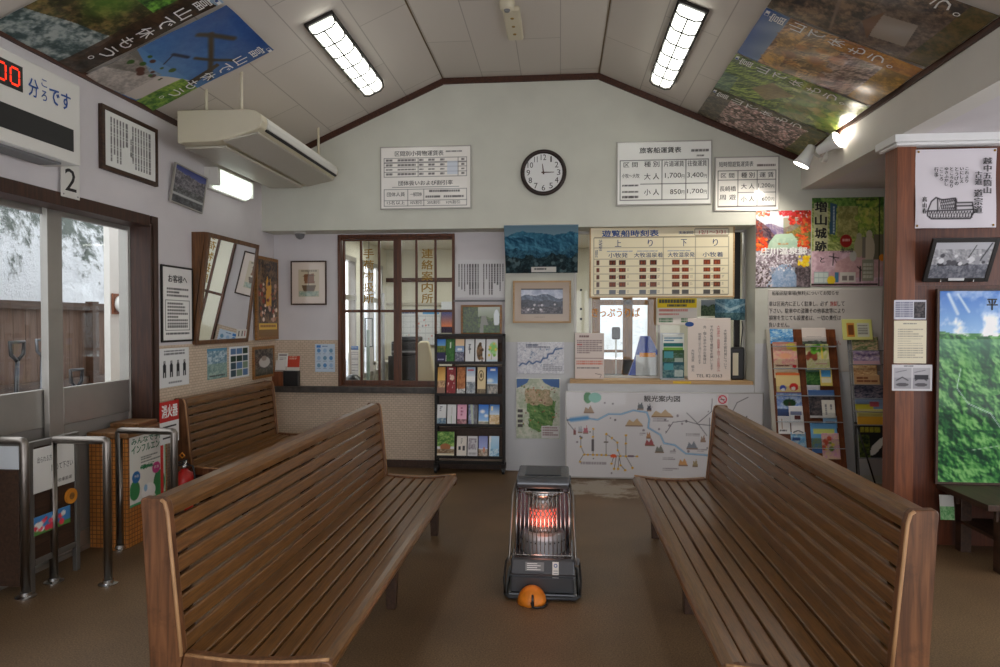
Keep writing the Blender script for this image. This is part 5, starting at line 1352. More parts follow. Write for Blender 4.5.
def rackart(seed, kind):
    a = Art(22, 40, (220, 220, 220), seed); k = kind
    if k == 0: a.vgrad((60, 120, 200), (120, 170, 210), 0, .35); a.tex((a.Y > .3) & (a.Y < .6), (70, 100, 50), (150, 140, 70), 5); a.rect(0, .58, 1, 1, (46, 44, 80)); a.words(.2, .84, .8, .94, 1, (210, 210, 230))
    if k == 1: a.tex(a.Y >= 0, (40, 84, 44), (70, 120, 62), 4); a.rect(.45, .16, .6, .4, (210, 220, 200)); a.rect(.02, .7, .1, .98, (230, 230, 225))
    if k == 2: a.rect(0, 0, 1, .3, (226, 196, 160)); a.vgrad((120, 150, 190), (180, 196, 214), .3, .62); a.tex(a.Y > .55, (60, 64, 90), (150, 150, 160), 6); a.ell(.5, .45, .3, .06, (240, 240, 240))
    if k == 3: a.rect(.46, .22, .56, .62, (80, 84, 90)); a.words(.38, .22, .64, .5, 3, (90, 90, 96))
    if k == 4: a.ell(.45, .55, .3, .36, (110, 84, 56)); a.ell(.5, .25, .16, .1, (80, 60, 40)); a.blobs(16, .2, .3, .8, .95, .1, [(140, 110, 80), (70, 54, 40)])
    if k == 5: a.ell(.62, .4, .4, .3, (140, 200, 110), .8); a.blobs(14, .2, .2, .95, .7, .1, [(120, 180, 80), (220, 200, 90), (160, 210, 140)]); a.line([(.5, .6), (.45, .9)], .06, (150, 150, 110)); a.rect(0, .88, 1, 1, (200, 214, 220))
    if k == 6: a.vgrad((196, 140, 70), (230, 190, 110), 0, .5); a.tex(a.Y > .5, (150, 110, 80), (216, 180, 140), 5); a.rect(0, .74, 1, 1, (150, 116, 100))
    if k == 7: a.rect(0, 0, 1, 1, (140, 52, 56)); a.ell(.62, .4, .22, .1, (220, 190, 170)); a.blobs(14, .1, .1, .9, .95, .05, [(230, 210, 200), (200, 120, 110)]); a.rect(.25, .05, .7, .09, (230, 220, 210))
    if k == 8: a.tex(a.Y >= 0, (150, 90, 56), (190, 126, 80), 4); a.rect(0, .8, 1, 1, (190, 190, 188)); a.blobs(20, 0, .8, 1, 1, .05, [(90, 90, 90), (230, 230, 230)])
    if k == 9: a.vgrad((150, 170, 196), (224, 228, 230), 0, .4); a.rect(0, .36, 1, .5, (236, 236, 234)); a.tex(a.Y > .55, (110, 120, 130), (200, 204, 206), 6); a.rect(.15, .1, .8, .16, (190, 80, 90))
    if k == 10: a.rect(0, 0, 1, 1, (222, 202, 160)); a.ell(.45, .32, .34, .2, (120, 100, 70)); a.ell(.45, .32, .26, .15, (222, 202, 160)); a.ell(.45, .32, .16, .09, (120, 100, 70)); a.tex(a.Y > .8, (110, 96, 80), (170, 150, 120), 6)
    if k == 11: a.vgrad((40, 90, 180), (150, 190, 226), 0, .6); a.tex(a.Y > .62, (90, 96, 100), (190, 180, 170), 6); a.ell(.3, .5, .4, .1, (224, 232, 240), .9); a.rect(.3, .08, .75, .16, (236, 236, 240))
    if k == 12: a.words(.38, .1, .62, .35, 3, (70, 70, 80)); a.tex(a.Y > .68, (80, 110, 140), (170, 186, 190), 6)
    if k == 13: a.rect(.48, .12, .56, .5, (170, 160, 150)); a.rect(.44, .55, .52, .95, (130, 160, 110))
    if k == 14: a.rect(0, 0, 1, 1, (222, 160, 184)); a.words(.38, .14, .62, .6, 3, (150, 60, 90)); a.tex(a.Y > .72, (120, 70, 80), (196, 140, 140), 6)
    if k == 15: a.tex(a.Y >= 0, (90, 96, 130), (150, 156, 176), 4); a.poly([(.2, 0), (.45, 0), (.6, 1), (.4, 1)], (170, 180, 160)); a.tex(a.X > .6, (70, 70, 74), (110, 106, 110), 6)
    if k == 16: a.vgrad((50, 110, 200), (140, 184, 226), 0, .8); a.ell(.4, .35, .3, .12, (226, 232, 240), .9); a.ell(.75, .55, .25, .1, (226, 232, 240), .9); a.tex(a.Y > .82, (120, 130, 110), (180, 170, 150), 6)
    if k == 17: a.vgrad((60, 110, 180), (200, 216, 226), 0, .5); a.tex(a.Y > .5, (190, 150, 90), (226, 206, 170), 5); a.rect(.2, .1, .35, .3, (230, 220, 180))
    if k == 18: a.tex(a.Y < .6, (70, 120, 50), (170, 200, 110), 5); a.ell(.5, .62, .3, .14, (170, 110, 70)); a.tex(a.Y > .7, (190, 170, 140), (120, 96, 70), 6); a.rect(0, .88, 1, 1, (226, 216, 190))
    if k == 19: a.rect(0, 0, 1, 1, (222, 214, 204)); a.rect(.2, .5, .4, .68, (60, 60, 64)); a.rect(.6, .48, .8, .7, (80, 76, 76)); a.words(.4, .12, .6, .4, 3, (120, 110, 104))
    if k == 20: a.rect(0, 0, 1, 1, (208, 206, 206)); a.tex((a.Y > .12) & (a.Y < .66) & (a.X > .1) & (a.X < .85), (130, 120, 130), (200, 196, 200), 6); a.words(.15, .8, .85, .9, 2)
    if k == 21: a.vgrad((110, 120, 180), (150, 160, 210), 0, .6); a.tex(a.Y > .62, (130, 110, 90), (190, 170, 150), 6); a.ell(.6, .65, .12, .14, (190, 120, 90))
    if k == 22: a.vgrad((176, 206, 226), (120, 180, 216), 0, 1); a.tex(a.Y > .6, (90, 150, 190), (190, 214, 226), 5); a.poly([(0, 0), (.25, 0), (.1, 1), (0, 1)], (220, 222, 226))
    return a
rows = [((434, 338), 362.3, 336 + 3, [(437, 445.3), (446, 454.5), (455.5, 464), (465.5, 474), (475.5, 485), (486.5, 497.5)], range(0, 6)),
        (None, 394, 367, [(437.5, 445), (446.8, 455.5), (457, 465), (466.5, 475), (477.5, 485.5), (487, 497.5)], range(6, 12)),
        (None, 424.5, 404.5, [(436.5, 446), (447.5, 456), (457.5, 466.5), (468.5, 477.5), (478.7, 488.5), (489.5, 499.3)], range(12, 18)),
        (None, 456.6, 431.5, [(436.8, 454), (457, 466.5), (467.8, 477.5), (478.7, 487.5), (489, 499)], range(18, 23))]
bl = ['blue and purple landscape brochure, top tier of the rack', 'dark green brochure, top tier of the rack', 'orange and lake-view brochure, top tier of the rack', 'plain white brochure, top tier of the rack', 'brochure with a brown statue on white, top tier of the rack', 'brochure with a green tree on white, top tier of the rack',
      'amber and brown brochure, second tier of the rack', 'dark red brochure, second tier of the rack', 'brown brochure with a patterned foot, second tier of the rack', 'white and grey landscape brochure, second tier of the rack', 'tan brochure with a ring emblem, second tier of the rack', 'deep blue sky brochure, second tier of the rack',
      'white brochure with a blue lake foot, third tier of the rack', 'white brochure with a thin column of print, third tier of the rack', 'pink brochure, third tier of the rack', 'grey waterfall brochure, third tier of the rack', 'bright blue sky and clouds brochure, third tier of the rack', 'blue and golden field brochure, third tier of the rack',
      'wide green garden brochure, bottom tier of the rack', 'beige brochure with two dark squares, bottom tier of the rack', 'white brochure with a grey photo, bottom tier of the rack', 'lilac and brown brochure, bottom tier of the rack', 'pale blue sea brochure, bottom tier of the rack']
for (_, vb, vt, us, ks), z in zip(rows, tz):
    for (u0, u1), k in zip(us, ks):
        y = RYF + .012
        A = aY(u0, vt if k not in (19, 20, 21, 22) else vt + 4.5, y + .02); B = aY(u1, vb, y)
        tag(card('brochure', tilt(FR((A.x, y, z + .001), (1, 0, 0), (0, 0, 1)), -.16), B.x - A.x, A.z - z, rackart(300 + k, k), .012, None, 'print_gloss'), bl[k], 'brochure', 'brochures in the wheeled rack')

# ================================================================== UPPER WALL
# clock
q = aY(543.5, 173, YU); q2 = aY(566.5, 173, YU); R = q2.x - q.x
t = thing('wall_clock', 'round dark-rimmed wall clock on the upper wall', 'clock', (q.x, YU, q.z - R))
F = FR((q.x, YU, q.z), (1, 0, 0), (0, 0, 1))
mb = MB(F); mb.lathe([(R * .97, 0), (R, .012), (R, .03), (R * .965, .043), (R * .90, .047), (R * .85, .04), (R * .82, .022)], (0, 0, 0), 'clock_rim', 56); mb.build('rim', t, smooth=True)
mb = MB(F); mb.lathe([(R * .84, .015), (R * .84, .024)], (0, 0, 0), 'white_paint', 48); dial = mb.build('dial', t)
g = lmb(F)
for k in range(1, 13):
    an = PI / 2 - k * PI / 6; c, s = math.cos(an) * R * .66, math.sin(an) * R * .66; wd = .016 if k == 1 else .034 if k == 11 else .036 if k < 10 else .056
    letters(g, str(k), c - wd / 2, s - .029, c + wd / 2, s + .029, .0252, 'ink_soft', bold=0.02)
g.build('lettering', dial)
def hand(an, L, wdt, z, name):
    mb = MB(F @ Matrix.Rotation(an, 4, 'Z')); mb.add([(-.02, -wdt, z), (L, -wdt * .4, z), (L, wdt * .4, z), (-.02, wdt, z), (-.02, -wdt, z + .002), (L, -wdt * .4, z + .002), (L, wdt * .4, z + .002), (-.02, wdt, z + .002)], [(3, 2, 1, 0), (4, 5, 6, 7), (0, 1, 5, 4), (1, 2, 6, 5), (2, 3, 7, 6), (3, 0, 4, 7)], 'trim_wood'); return mb.build(name, t)
hand(0.01, R * .46, .007, .0285, 'minute_hand'); hand(PI / 2 + .12, R * .38, .008, .0265, 'hour_hand')
mb = MB(F); mb.lathe([(.008, .026), (.008, .033)], (0, 0, 0), 'trim_wood', 14); mb.build('spindle', t)
# fare boards
def board(name, label, u0, v0, u1, v1, y, art, cat='sign', m='white_paint', th=.015, group=None):
    F, w, h = onY(u0, v0, u1, v1, y)
    t = tag(card(name, F, w, h, art, th, None, 'print_gloss'), label, cat, group)
    mb = MB(F); mb.frame(w + .012, h + .012, .012, 0, th + .004, 'aluminium', -.006, -.006); mb.build('edging', t)
    return t, shift(F, 0, 0, th + .0015), w, h
a = Art(130, 90, (230, 226, 222), 61)
a.grid(.04, .18, .95, .48, 1, 4, (80, 78, 80), .6); 
for x in (.17, .42, .5, .63, .73, .86): a.rect(x - .003, .18, x + .003, .48, (80, 78, 80), .6)
for j in range(4):
    for x0_, x1_ in ((.06, .14), (.19, .39), (.43, .48), (.53, .6), (.66, .71), (.89, .93)): a.words(x0_, .2 + j * .075, x1_, .235 + j * .075, 1, (80, 76, 78), .9, ragged=False)
a.rect(.74, .25, .85, .46, (196, 206, 222), .7); a.grid(.04, .68, .95, .95, 1, 1, (80, 78, 80), .6); a.rect(.04, .855, .95, .862, (80, 78, 80), .6); a.rect(.3, .68, .306, .95, (80, 78, 80), .6); a.rect(.48, .68, .486, .95, (80, 78, 80), .6); a.rect(.48, .765, .95, .772, (80, 78, 80), .6); a.words(.54, .695, .88, .735, 1, (60, 58, 60), .9, ragged=False); a.words(.5, .79, .66, .83, 1, (60, 58, 60), .9, ragged=False); a.words(.7, .79, .92, .83, 1, (60, 58, 60), .9, ragged=False); a.words(.72, .075, .94, .1, 1, (80, 78, 80), .9)
a.rect(.13, .645, .87, .652, (90, 88, 90), .7)
t, F, w, h = board('fare_board', 'white parcel and group fare board between air conditioner and clock', 381, 148, 471, 208, YU - .001, a)
g = lmb(F); letters(g, '区間別小荷物運賃表', w * .16, h * .85, w * .7, h * .935, 0, 'ink', bold=.02); letters(g, '団体扱いおよび割引率', w * .2, h * .375, w * .8, h * .455, 0, 'ink', bold=.02)
letters(g, '団体人員', w * .07, h * .20, w * .27, h * .27, 0, 'ink'); letters(g, '一般団体', w * .33, h * .20, w * .46, h * .265, 0, 'ink'); letters(g, '15名以上', w * .07, h * .07, w * .27, h * .13, 0, 'ink'); letters(g, '10%割引', w * .33, h * .07, w * .46, h * .13, 0, 'ink'); letters(g, '20%割引', w * .52, h * .07, w * .66, h * .125, 0, 'ink'); letters(g, '10%割引', w * .73, h * .07, w * .88, h * .125, 0, 'ink'); g.build('lettering', t)
a = Art(120, 80, (236, 234, 230), 62)
a.grid(.04, .29, .96, .92, 1, 1, (50, 48, 50), .8); 
for x in (.25, .48, .73): a.rect(x - .004, .29, x + .004, .92, (50, 48, 50), .8)
a.rect(.04, .42, .96, .43, (50, 48, 50), .8); a.rect(.25, .665, .96, .675, (50, 48, 50), .8); a.words(.78, .14, .97, .18, 1, (60, 58, 60), .9, ragged=False); a.words(.84, .22, .92, .25, 1, (60, 58, 60), .9, ragged=False); a.words(.06, .67, .23, .71, 1, (40, 38, 40), .9, ragged=False); a.words(.06, .77, .23, .81, 1, (40, 38, 40), .9, ragged=False); a.words(.06, .85, .23, .89, 1, (40, 38, 40), .9, ragged=False); a.rect(.22, .2, .72, .205, (60, 58, 60), .8)
t, F, w, h = board('fare_board', 'larger white boat fare board with prices to 3,400 yen', 617, 143, 711, 204, YU - .001, a)
g = lmb(F); L_ = lambda s, x0, y0, x1, y1, b_=.02: letters(g, s, w * x0, h * (1 - y1), w * x1, h * (1 - y0), 0, 'ink', bold=b_)
L_('旅客船運賃表', .24, .09, .68, .18, .03); L_('区 間', .07, .32, .22, .4); L_('種 別', .29, .31, .45, .4); L_('片道運賃', .5, .31, .71, .4); L_('往復運賃', .75, .31, .95, .4)
L_('小牧〜大牧', .05, .5, .24, .57, .01); L_('大 人', .29, .5, .45, .6); L_('小 人', .29, .75, .45, .85); L_('1,700', .51, .5, .68, .59, .01); L_('円', .685, .53, .715, .59, .01); L_('3,400', .745, .5, .915, .59, .01); L_('円', .92, .53, .95, .59, .01); L_('850', .565, .76, .68, .84, .01); L_('円', .685, .78, .715, .84, .01); L_('1,700', .745, .76, .915, .84, .01); L_('円', .92, .78, .95, .84, .01); g.build('lettering', t)
a = Art(90, 76, (236, 230, 224), 63)
a.grid(.05, .26, .95, .92, 1, 1, (60, 54, 52), .8); a.rect(.36, .26, .368, .92, (60, 54, 52), .8); a.rect(.66, .26, .668, .92, (60, 54, 52), .8); a.rect(.05, .42, .95, .43, (60, 54, 52), .8); a.rect(.36, .66, .95, .67, (60, 54, 52), .8); a.words(.66, .14, .94, .19, 1, (80, 70, 70), .9, ragged=False)
t, F, w, h = board('fare_board', 'smaller white short-cruise fare board nearest the spotlight', 715, 158, 778, 210, YU - .001, a)
g = lmb(F); L_('短時間遊覧運賃表', .06, .08, .6, .18, .02); L_('区 間', .09, .3, .3, .39); L_('種 別', .41, .29, .62, .39); L_('運 賃', .7, .29, .92, .39); L_('長崎橋', .07, .54, .33, .64); L_('周 遊', .07, .7, .33, .8); L_('大 人', .41, .5, .62, .6); L_('小 人', .41, .74, .62, .84); L_('1,200', .68, .5, .87, .59, .01); L_('円', .88, .53, .93, .59); L_('600', .74, .75, .87, .83, .01); L_('円', .88, .77, .93, .83); g.build('lettering', t)

# ================================================================== TICKET WINDOW
a = Art(190, 100, (232, 222, 192), 64)
ln = (130, 120, 100)
a.grid(.03, .15, .96, .96, 1, 1, ln, .7)
for x in (.09, .30, .515, .735): a.rect(x - .002, .15, x + .002, .96, ln, .7)
a.rect(.508, .15, .512, .96, ln, .7)
a.rect(.03, .295, .96, .30, ln, .6)
for v in (.45, .555, .66, .765, .865): a.rect(.03, v, .96, v + .005, ln, .6)
a.rect(.73, .04, .96, .13, (236, 226, 206)); a.grid(.73, .04, .96, .13, 1, 1, ln, .6); a.words(.12, .335, .3, .355, 1, (90, 110, 160), .9); a.words(.33, .335, .5, .355, 1, (90, 110, 160), .9); a.words(.54, .335, .7, .355, 1, (90, 110, 160), .9)
r = np.random.RandomState(8)
for j in range(5):
    v = .475 + j * .103
    for cxx in (.16, .23, .372, .443, .60, .668, .812, .883):
        c = [(70, 30, 18), (96, 40, 22), (70, 34, 26), (110, 70, 60), (100, 104, 110)][j] if cxx < .5 else [(116, 46, 14), (126, 52, 18), (122, 54, 24), (100, 54, 32), (66, 60, 52)][j]
        a.rect(cxx - .024, v, cxx + .024, v + .062, c)
        if j < 4:
            for q_ in (.0, .018): a.rect(cxx - .012 + q_, v + .012, cxx - .006 + q_, v + .05, (190, 90, 40), .6)
        a.words(cxx + .032, v + .01, cxx + .046, v + .05, 2, (150, 140, 120), .5)
    a.rect(.048, v, .07, v + .062, [(90, 40, 24), (110, 50, 30), (100, 60, 50), (110, 90, 86), (110, 112, 118)][j])
F, w, h = onY(590, 228, 733, 297, 7.03)
t = tag(card('timetable_board', F, w, h, a, .03, None, 'print_gloss'), 'cream timetable board with blue lettering hung over the ticket window', 'timetable')
F2 = shift(F, 0, 0, .0315); g = lmb(F2); L2 = lambda s, x0, y0, x1, y1, m='ink_blue', b_=.02: letters(g, s, w * x0, h * (1 - y1), w * x1, h * (1 - y0), 0, m, bold=b_)
L2('遊覧船時刻表', .085, .045, .48, .135, 'ink_signblue', .05); L2('実施期間', .62, .065, .72, .11); L2('12/1〜3/31', .76, .06, .94, .11, 'ink_red', 0)
L2('上', .175, .18, .22, .28); L2('り', .405, .18, .44, .28); L2('下', .635, .18, .675, .28); L2('り', .855, .18, .89, .28); L2('発着港', .062, .17, .085, .34, b_=0); L2('船便', .035, .32, .055, .43, b_=0)
L2('小牧発', .13, .365, .265, .435); L2('大牧温泉着', .31, .365, .51, .435); L2('大牧温泉発', .545, .365, .73, .435); L2('小牧着', .785, .365, .925, .435)
g.build('lettering', t)
mb = MB(F); mb.frame(w + .01, h + .01, .014, 0, .034, 'light_wood', -.005, -.005); mb.build('edging', t)
LZ = TZ0 + .004
def standing(label, u0, v0, u1, v1, y, art, lean=-.05, cat='notice', name='notice_sheet', z0=None, th=.002):
    A = aY(u0, v0, y); B = aY(u1, v1, y); z0 = B.z if z0 is None else z0
    F = tilt(FR((A.x, y, z0), (1, 0, 0), (0, 0, 1)), lean)
    return tag(card(name, F, B.x - A.x, A.z - z0, art, th), label, cat), shift(F, 0, 0, th + .001), B.x - A.x, A.z - z0
a = Art(52, 70, (218, 206, 200), 65); a.words(.15, .05, .8, .12, 1, (110, 80, 80)); a.words(.08, .16, .92, .46, 7, (140, 120, 120)); a.words(.08, .24, .3, .28, 1, (190, 60, 60)); a.rect(.02, .55, .98, .56, (150, 120, 116)); a.words(.06, .6, .94, .7, 2, (200, 110, 90)); a.words(.08, .74, .9, .8, 1, (110, 100, 100)); a.line([(.7, .88), (.9, .9), (.86, .96)], .02, (120, 100, 100))
standing('pink-white sheet of small print at the end of the ticket window', 575, 333, 604, 376, 7.10, a, 0, z0=LZ)
a = Art(70, 46, (224, 218, 210), 66); a.rect(.02, .03, .98, .36, (228, 200, 40)); a.words(.05, .06, .95, .2, 1, (40, 50, 90), .9, ragged=False); a.words(.25, .24, .75, .33, 1, (40, 50, 90), .9, ragged=False); a.words(.05, .42, .95, .5, 1, (200, 110, 100), .9); a.words(.05, .56, .95, .64, 1, (200, 120, 110), .9); a.words(.05, .74, .4, .92, 2, (60, 110, 70)); a.words(.6, .74, .95, .92, 2, (60, 110, 70))
F, w, h = onY(657, 298, 697, 325, YT - .01)
sheet('notice_sheet', 'yellow-headed notice taped to the ticket window under the timetable', 'notice', F, w, h, a)
a = Art(40, 34, (90, 110, 100), 67); a.vgrad((150, 160, 166), (120, 130, 136), 0, .4); a.ridge(.5, .3, (50, 66, 50), (90, 110, 80), 4, 8)
F, w, h = onY(701, 300, 715, 316, YT - .004); sheet('photo_sheet', 'small mountain photograph on the ticket window glass', 'photograph', F, w, h, a)
a = Art(56, 40, (70, 110, 130), 68); a.tex(a.Y >= 0, (60, 100, 120), (126, 160, 176), 5); a.poly([(0, .2), (.5, .6), (1, .3), (1, .2), (.5, .45), (0, .1)], (190, 210, 214), .6); a.tex(a.Y > .66, (40, 70, 80), (90, 120, 120), 9, .3, .7, .9)
F, w, h = onY(715, 299, 745, 320, YT - .003); sheet('photo_sheet', 'blue river photograph on the ticket window beside the frame', 'photograph', F, w, h, a)
# big rounded notice with vertical lettering
a = Art(70, 100, (226, 214, 206), 69)
t, F, w, h = standing('white standing notice with vertical lettering in the ticket window', 688, 318, 730.5, 379.5, 7.02, a, -.03, z0=LZ, th=.006)
g = lmb(F)
for k, (s, m_, x, y0_, y1_) in enumerate((('大牧温泉の御利用について', 'ink_soft', .84, .18, .82), ('大牧温泉は、旅館営業(宿泊)のお客様のみ', 'ink_red', .68, .12, .86), ('予約の電話で確認をお願いします', 'ink', .52, .12, .84), ('尚、御入浴のみのお客様は', 'ink', .36, .12, .74), ('御遠慮させて頂いております', 'ink_soft', .24, .24, .74), ('大牧温泉 館主', 'ink_soft', .08, .5, .86))):
    letters(g, s, w * x, h * (1 - y1_), w * (x + .075), h * (1 - y0_), 0, m_, vertical=True, bold=0)
letters(g, 'TEL 82-0363', w * .2, h * .05, w * .8, h * .1, 0, 'ink_soft', bold=.02); g.build('lettering', t)
mb = lmb(shift(F, 0, 0, .0)); mb.add([(w * .04 + .045 * math.cos(q_), h * .9 + .025 * math.sin(q_), .001) for q_ in [2 * PI * i / 20 for i in range(20)]], [tuple(range(20))], 'ink_signblue'); mb.build('oval_emblem', t)
# leaflet holder
hx0, hx1 = aY(661, 350, 7.05).x, aY(685, 350, 7.05).x; hz = aY(670, 333, 7.05).z
t = thing('leaflet_stand', 'clear leaflet stand beside the vertical notice in the ticket window', 'stand', ((hx0 + hx1) / 2, 7.08, LZ))
mb = MB(); mb.box(hx0, hx1, 7.105, 7.11, LZ, hz, 'clear_plastic'); mb.build('back', t)
mb = MB(); mb.box(hx0, hx1, 7.03, 7.11, LZ, LZ + .006, 'clear_plastic'); mb.build('base', t)
for i, (v0, v1, lab, cc) in enumerate(((334, 352, 'green and white leaflet, highest in the clear stand', ((228, 232, 226), (50, 110, 110))), (350, 366, 'green forest leaflet, middle of the clear stand', ((60, 90, 60), (90, 120, 110))), (362, 378, 'dark teal leaflet, lowest in the clear stand', ((50, 90, 100), (110, 140, 140))))):
    a = Art(34, 30, cc[0], 70 + i); a.tex(a.Y > .2, cc[0], cc[1], 5)
    if i == 0: a.rect(0, 0, 1, 1, (222, 226, 222)); a.words(.1, .2, .9, .45, 2, (50, 110, 150)); a.rect(.05, .72, .95, .9, (120, 170, 70)); a.rect(.05, .5, .95, .7, (40, 110, 110))
    else: a.rect(.1, .1, .5, .5, (80, 150, 160)); a.rect(.55, .5, .95, .9, (200, 206, 200), .7)
    y_ = 7.095 - .02 * i
    A = aY(662.5, v0, y_); B = aY(684, v1, y_)
    tag(card('leaflet', FR((A.x, y_, max(B.z, LZ + .007)), (1, 0, 0), (0, 0, 1)), B.x - A.x, A.z - max(B.z, LZ + .007), a, .004), lab, 'leaflet')
# blue file box behind the glass
fy = YT + .17
A = aY(628, 376, fy); B = aY(658, 336, fy)
t = thing('file_box', 'blue slant-cut file box with papers inside the ticket window', 'file box', ((A.x + B.x) / 2, fy, LZ))
mb = MB(); x0, x1 = A.x, B.x; hh = B.z - LZ
mb.prism([(x0, LZ), (x1, LZ), (x1, LZ + hh * .62), (x0 + (x1 - x0) * .72, LZ + hh), (x0 + (x1 - x0) * .42, LZ + hh), (x0 + (x1 - x0) * .22, LZ + hh * .45)], 1, fy - .02, fy + .06, 'blue_file'); mb.build('box', t, bevel=.003)
mb = MB(); mb.box(x0 + .08, x1 - .01, fy - .028, fy - .0205, LZ + .0, LZ + hh * .55, 'panel_white'); mb.build('paper', t)
mb = MB(); mb.box(x0 + .12, x1 - .03, fy - .034, fy - .028, LZ + hh * .5, LZ + hh * .6, 'ink_orange'); mb.build('tab', t)
# microphone
q = aY(616, 374, fy - .02)
t = thing('microphone', 'black desk microphone on a white stem inside the ticket window', 'microphone', (q.x, fy, LZ))
zt_ = aY(616, 327, fy).z; zm = aY(616, 339, fy).z
mb = MB(); mb.lathe([(.05, LZ), (.05, LZ + .015), (.015, LZ + .025)], (q.x, fy, 0), 'black_plastic', 20); mb.build('base', t, smooth=False)
mb = MB(); mb.tube([(q.x, fy, LZ + .02), (q.x, fy, zm)], .008, 'white_plastic', 8); mb.build('stem', t, smooth=True)
mb = MB(); mb.box(q.x - .045, q.x + .045, fy - .02, fy + .02, zm - .005, zt_, 'black_plastic'); mb.build('head', t, bevel=.018, seg=3)
# telephone
tx0, tx1 = aY(730.5, 360, 7.1).x, aY(744, 360, 7.1).x; z1 = aY(738, 347, 7.1).z
t = thing('telephone', 'black upright telephone with a paper tag at the end of the ticket window', 'telephone', ((tx0 + tx1) / 2, 7.1, LZ))
mb = MB(); mb.box(tx0, tx1, 7.07, 7.13, LZ, z1, 'black_plastic'); mb.build('body', t, bevel=.018, seg=3)
mb = MB(); mb.box(tx0 + .015, tx0 + .07, 7.063, 7.069, LZ + .05, z1 - .06, 'cream_plastic'); mb.build('paper_tag', t)
mb = MB(); mb.tube([(tx1 - .03, 7.11, z1), (tx1 - .02, 7.12, z1 + .08), (tx1 - .005, 7.13, z1 + .2), (tx1 - .012, 7.14, z1 + .27)], .006, 'black_plastic', 6); mb.build('cord', t, smooth=True)
q = aY(682, 380, LY); mb = MB(); mb.box(q.x - .09, q.x + .09, LY - .006, LY - .0005, TZ0 - .022, TZ0 + .0, 'led_yellow'); tag(mb.build('yellow_tape'), 'short yellow tape strip on the ticket ledge edge', 'tape')

# guide map board leaning on the counter front
A = aY(565, 391.5, 6.885)
zt2 = A.z; yb2 = 6.86
ang = -math.atan2(6.885 - yb2, zt2 - .012)
x0 = aY(566, 430, 6.87).x; x1 = aY(763, 430, 6.87).x; W = x1 - x0; Hh = (zt2 - .012) / math.cos(ang)
a = Art(300, 130, (204, 201, 202), 80)
def pm(u, v): return ((u / 1000. * 180 + 550 - 566) / 197., (v / 611. * 110 + 380 - 392) / 85.5)
blue = (86, 140, 186)
a.line([pm(*p) for p in ((80, 228), (130, 222), (200, 214), (270, 222), (330, 190), (400, 190), (470, 168), (545, 178), (558, 215), (552, 262), (620, 300), (640, 345), (700, 355), (760, 400), (900, 408), (1000, 440), (1180, 470))], .009, (70, 110, 150)); a.line([pm(*p) for p in ((120, 224), (200, 216), (270, 222), (330, 190), (400, 190), (470, 168), (545, 178), (558, 215), (552, 262), (620, 300), (640, 345), (700, 355), (760, 400), (900, 408), (1000, 440), (1180, 470))], .0045, (150, 196, 224)); a.line([pm(120, 224), pm(210, 212)], .024, blue)
gr = (80, 78, 84)
for pts in (((80, 180), (105, 245), (140, 285)), ((650, 290), (690, 230), (760, 222), (830, 240), (875, 300)), ((905, 100), (900, 170), (830, 230)), ((765, 178), (830, 240)), ((830, 240), (915, 245)), ((890, 205), (890, 400)), ((915, 245), (1000, 200), (1100, 210), (1180, 290)), ((1000, 200), (1040, 120), (1100, 90)), ((1100, 210), (1120, 330))): a.line([pm(*p) for p in pts], .004, gr)
yl = (90, 84, 76)
for pts in (((165, 455), (190, 415), (495, 420)), ((175, 325), (175, 370), (195, 415)), ((245, 272), (243, 415)), ((318, 300), (318, 415)), ((318, 300), (350, 322), (380, 345), (382, 388), (398, 420)), ((428, 305), (428, 420)), ((360, 420), (348, 462)), ((375, 420), (362, 490)), ((390, 420), (384, 490)), ((390, 420), (400, 470), (424, 497)), ((428, 420), (465, 483))): a.line([pm(*p) for p in pts], .0038, yl)
for p in ((172, 455), (175, 325), (175, 372), (195, 415), (215, 415), (243, 415), (243, 316), (245, 272), (265, 415), (292, 416), (318, 416), (318, 300), (350, 322), (380, 345), (382, 388), (398, 420), (428, 305), (428, 350), (428, 420), (490, 420), (348, 462), (362, 490), (384, 490), (398, 470), (424, 497), (465, 483)):
    x, y = pm(*p); a.ell(x, y, .0062, .0135, (206, 160, 50))
x, y = pm(358, 420); a.ell(x, y, .017, .022, (214, 90, 50))
x, y = pm(243, 362); a.rect(x - .006, y - .07, x + .006, y + .07, (90, 84, 86)); x, y = pm(318, 344); a.rect(x - .012, y - .01, x + .012, y + .01, (110, 100, 90)); x, y = pm(455, 420); a.rect(x - .014, y - .01, x + .014, y + .01, (120, 100, 110))
for p, s, c in (((220, 165), .05, (150, 120, 90)), ((475, 232), .08, (180, 150, 110)), ((630, 182), .1, (180, 150, 110)), ((555, 300), .022, (170, 120, 80)), ((560, 340), .045, (150, 70, 70)), ((615, 375), .04, (110, 110, 100)), ((795, 352), .05, (110, 116, 126)), ((745, 445), .042, (196, 140, 80)), ((812, 448), .025, (150, 130, 90)), ((203, 275), .025, (170, 90, 100)), ((172, 272), .022, (160, 160, 166)), ((510, 140), .03, (90, 96, 100)), ((558, 148), .022, (60, 60, 70)), ((855, 315), .024, (140, 110, 90)), ((140, 285), .014, (120, 60, 60))):
    x, y = pm(*p); s *= .56; a.poly([(x - s, y + .04), (x - s * .6, y - .03), (x - .1 * s, y + .0), (x + .3 * s, y - .045), (x + s, y + .04)], c, .9); a.rect(x - s, y + .035, x + s, y + .05, (110, 80, 60), .7)
a.blobs(30, .03, .05, .97, .95, .006, [(90, 86, 90), (120, 110, 116)], 1, .8)
for p, ww in (((680, 430), .09), ((675, 490), .08), ((800, 300), .07), ((260, 465), .16), ((620, 220), .08), ((700, 395), .05), ((520, 300), .03), ((848, 384), .05)):
    x, y = pm(*p); a.words(x - ww / 2, y - .02, x + ww / 2, y + .02, 2 if ww < .1 else 1, (140, 132, 136), .6)
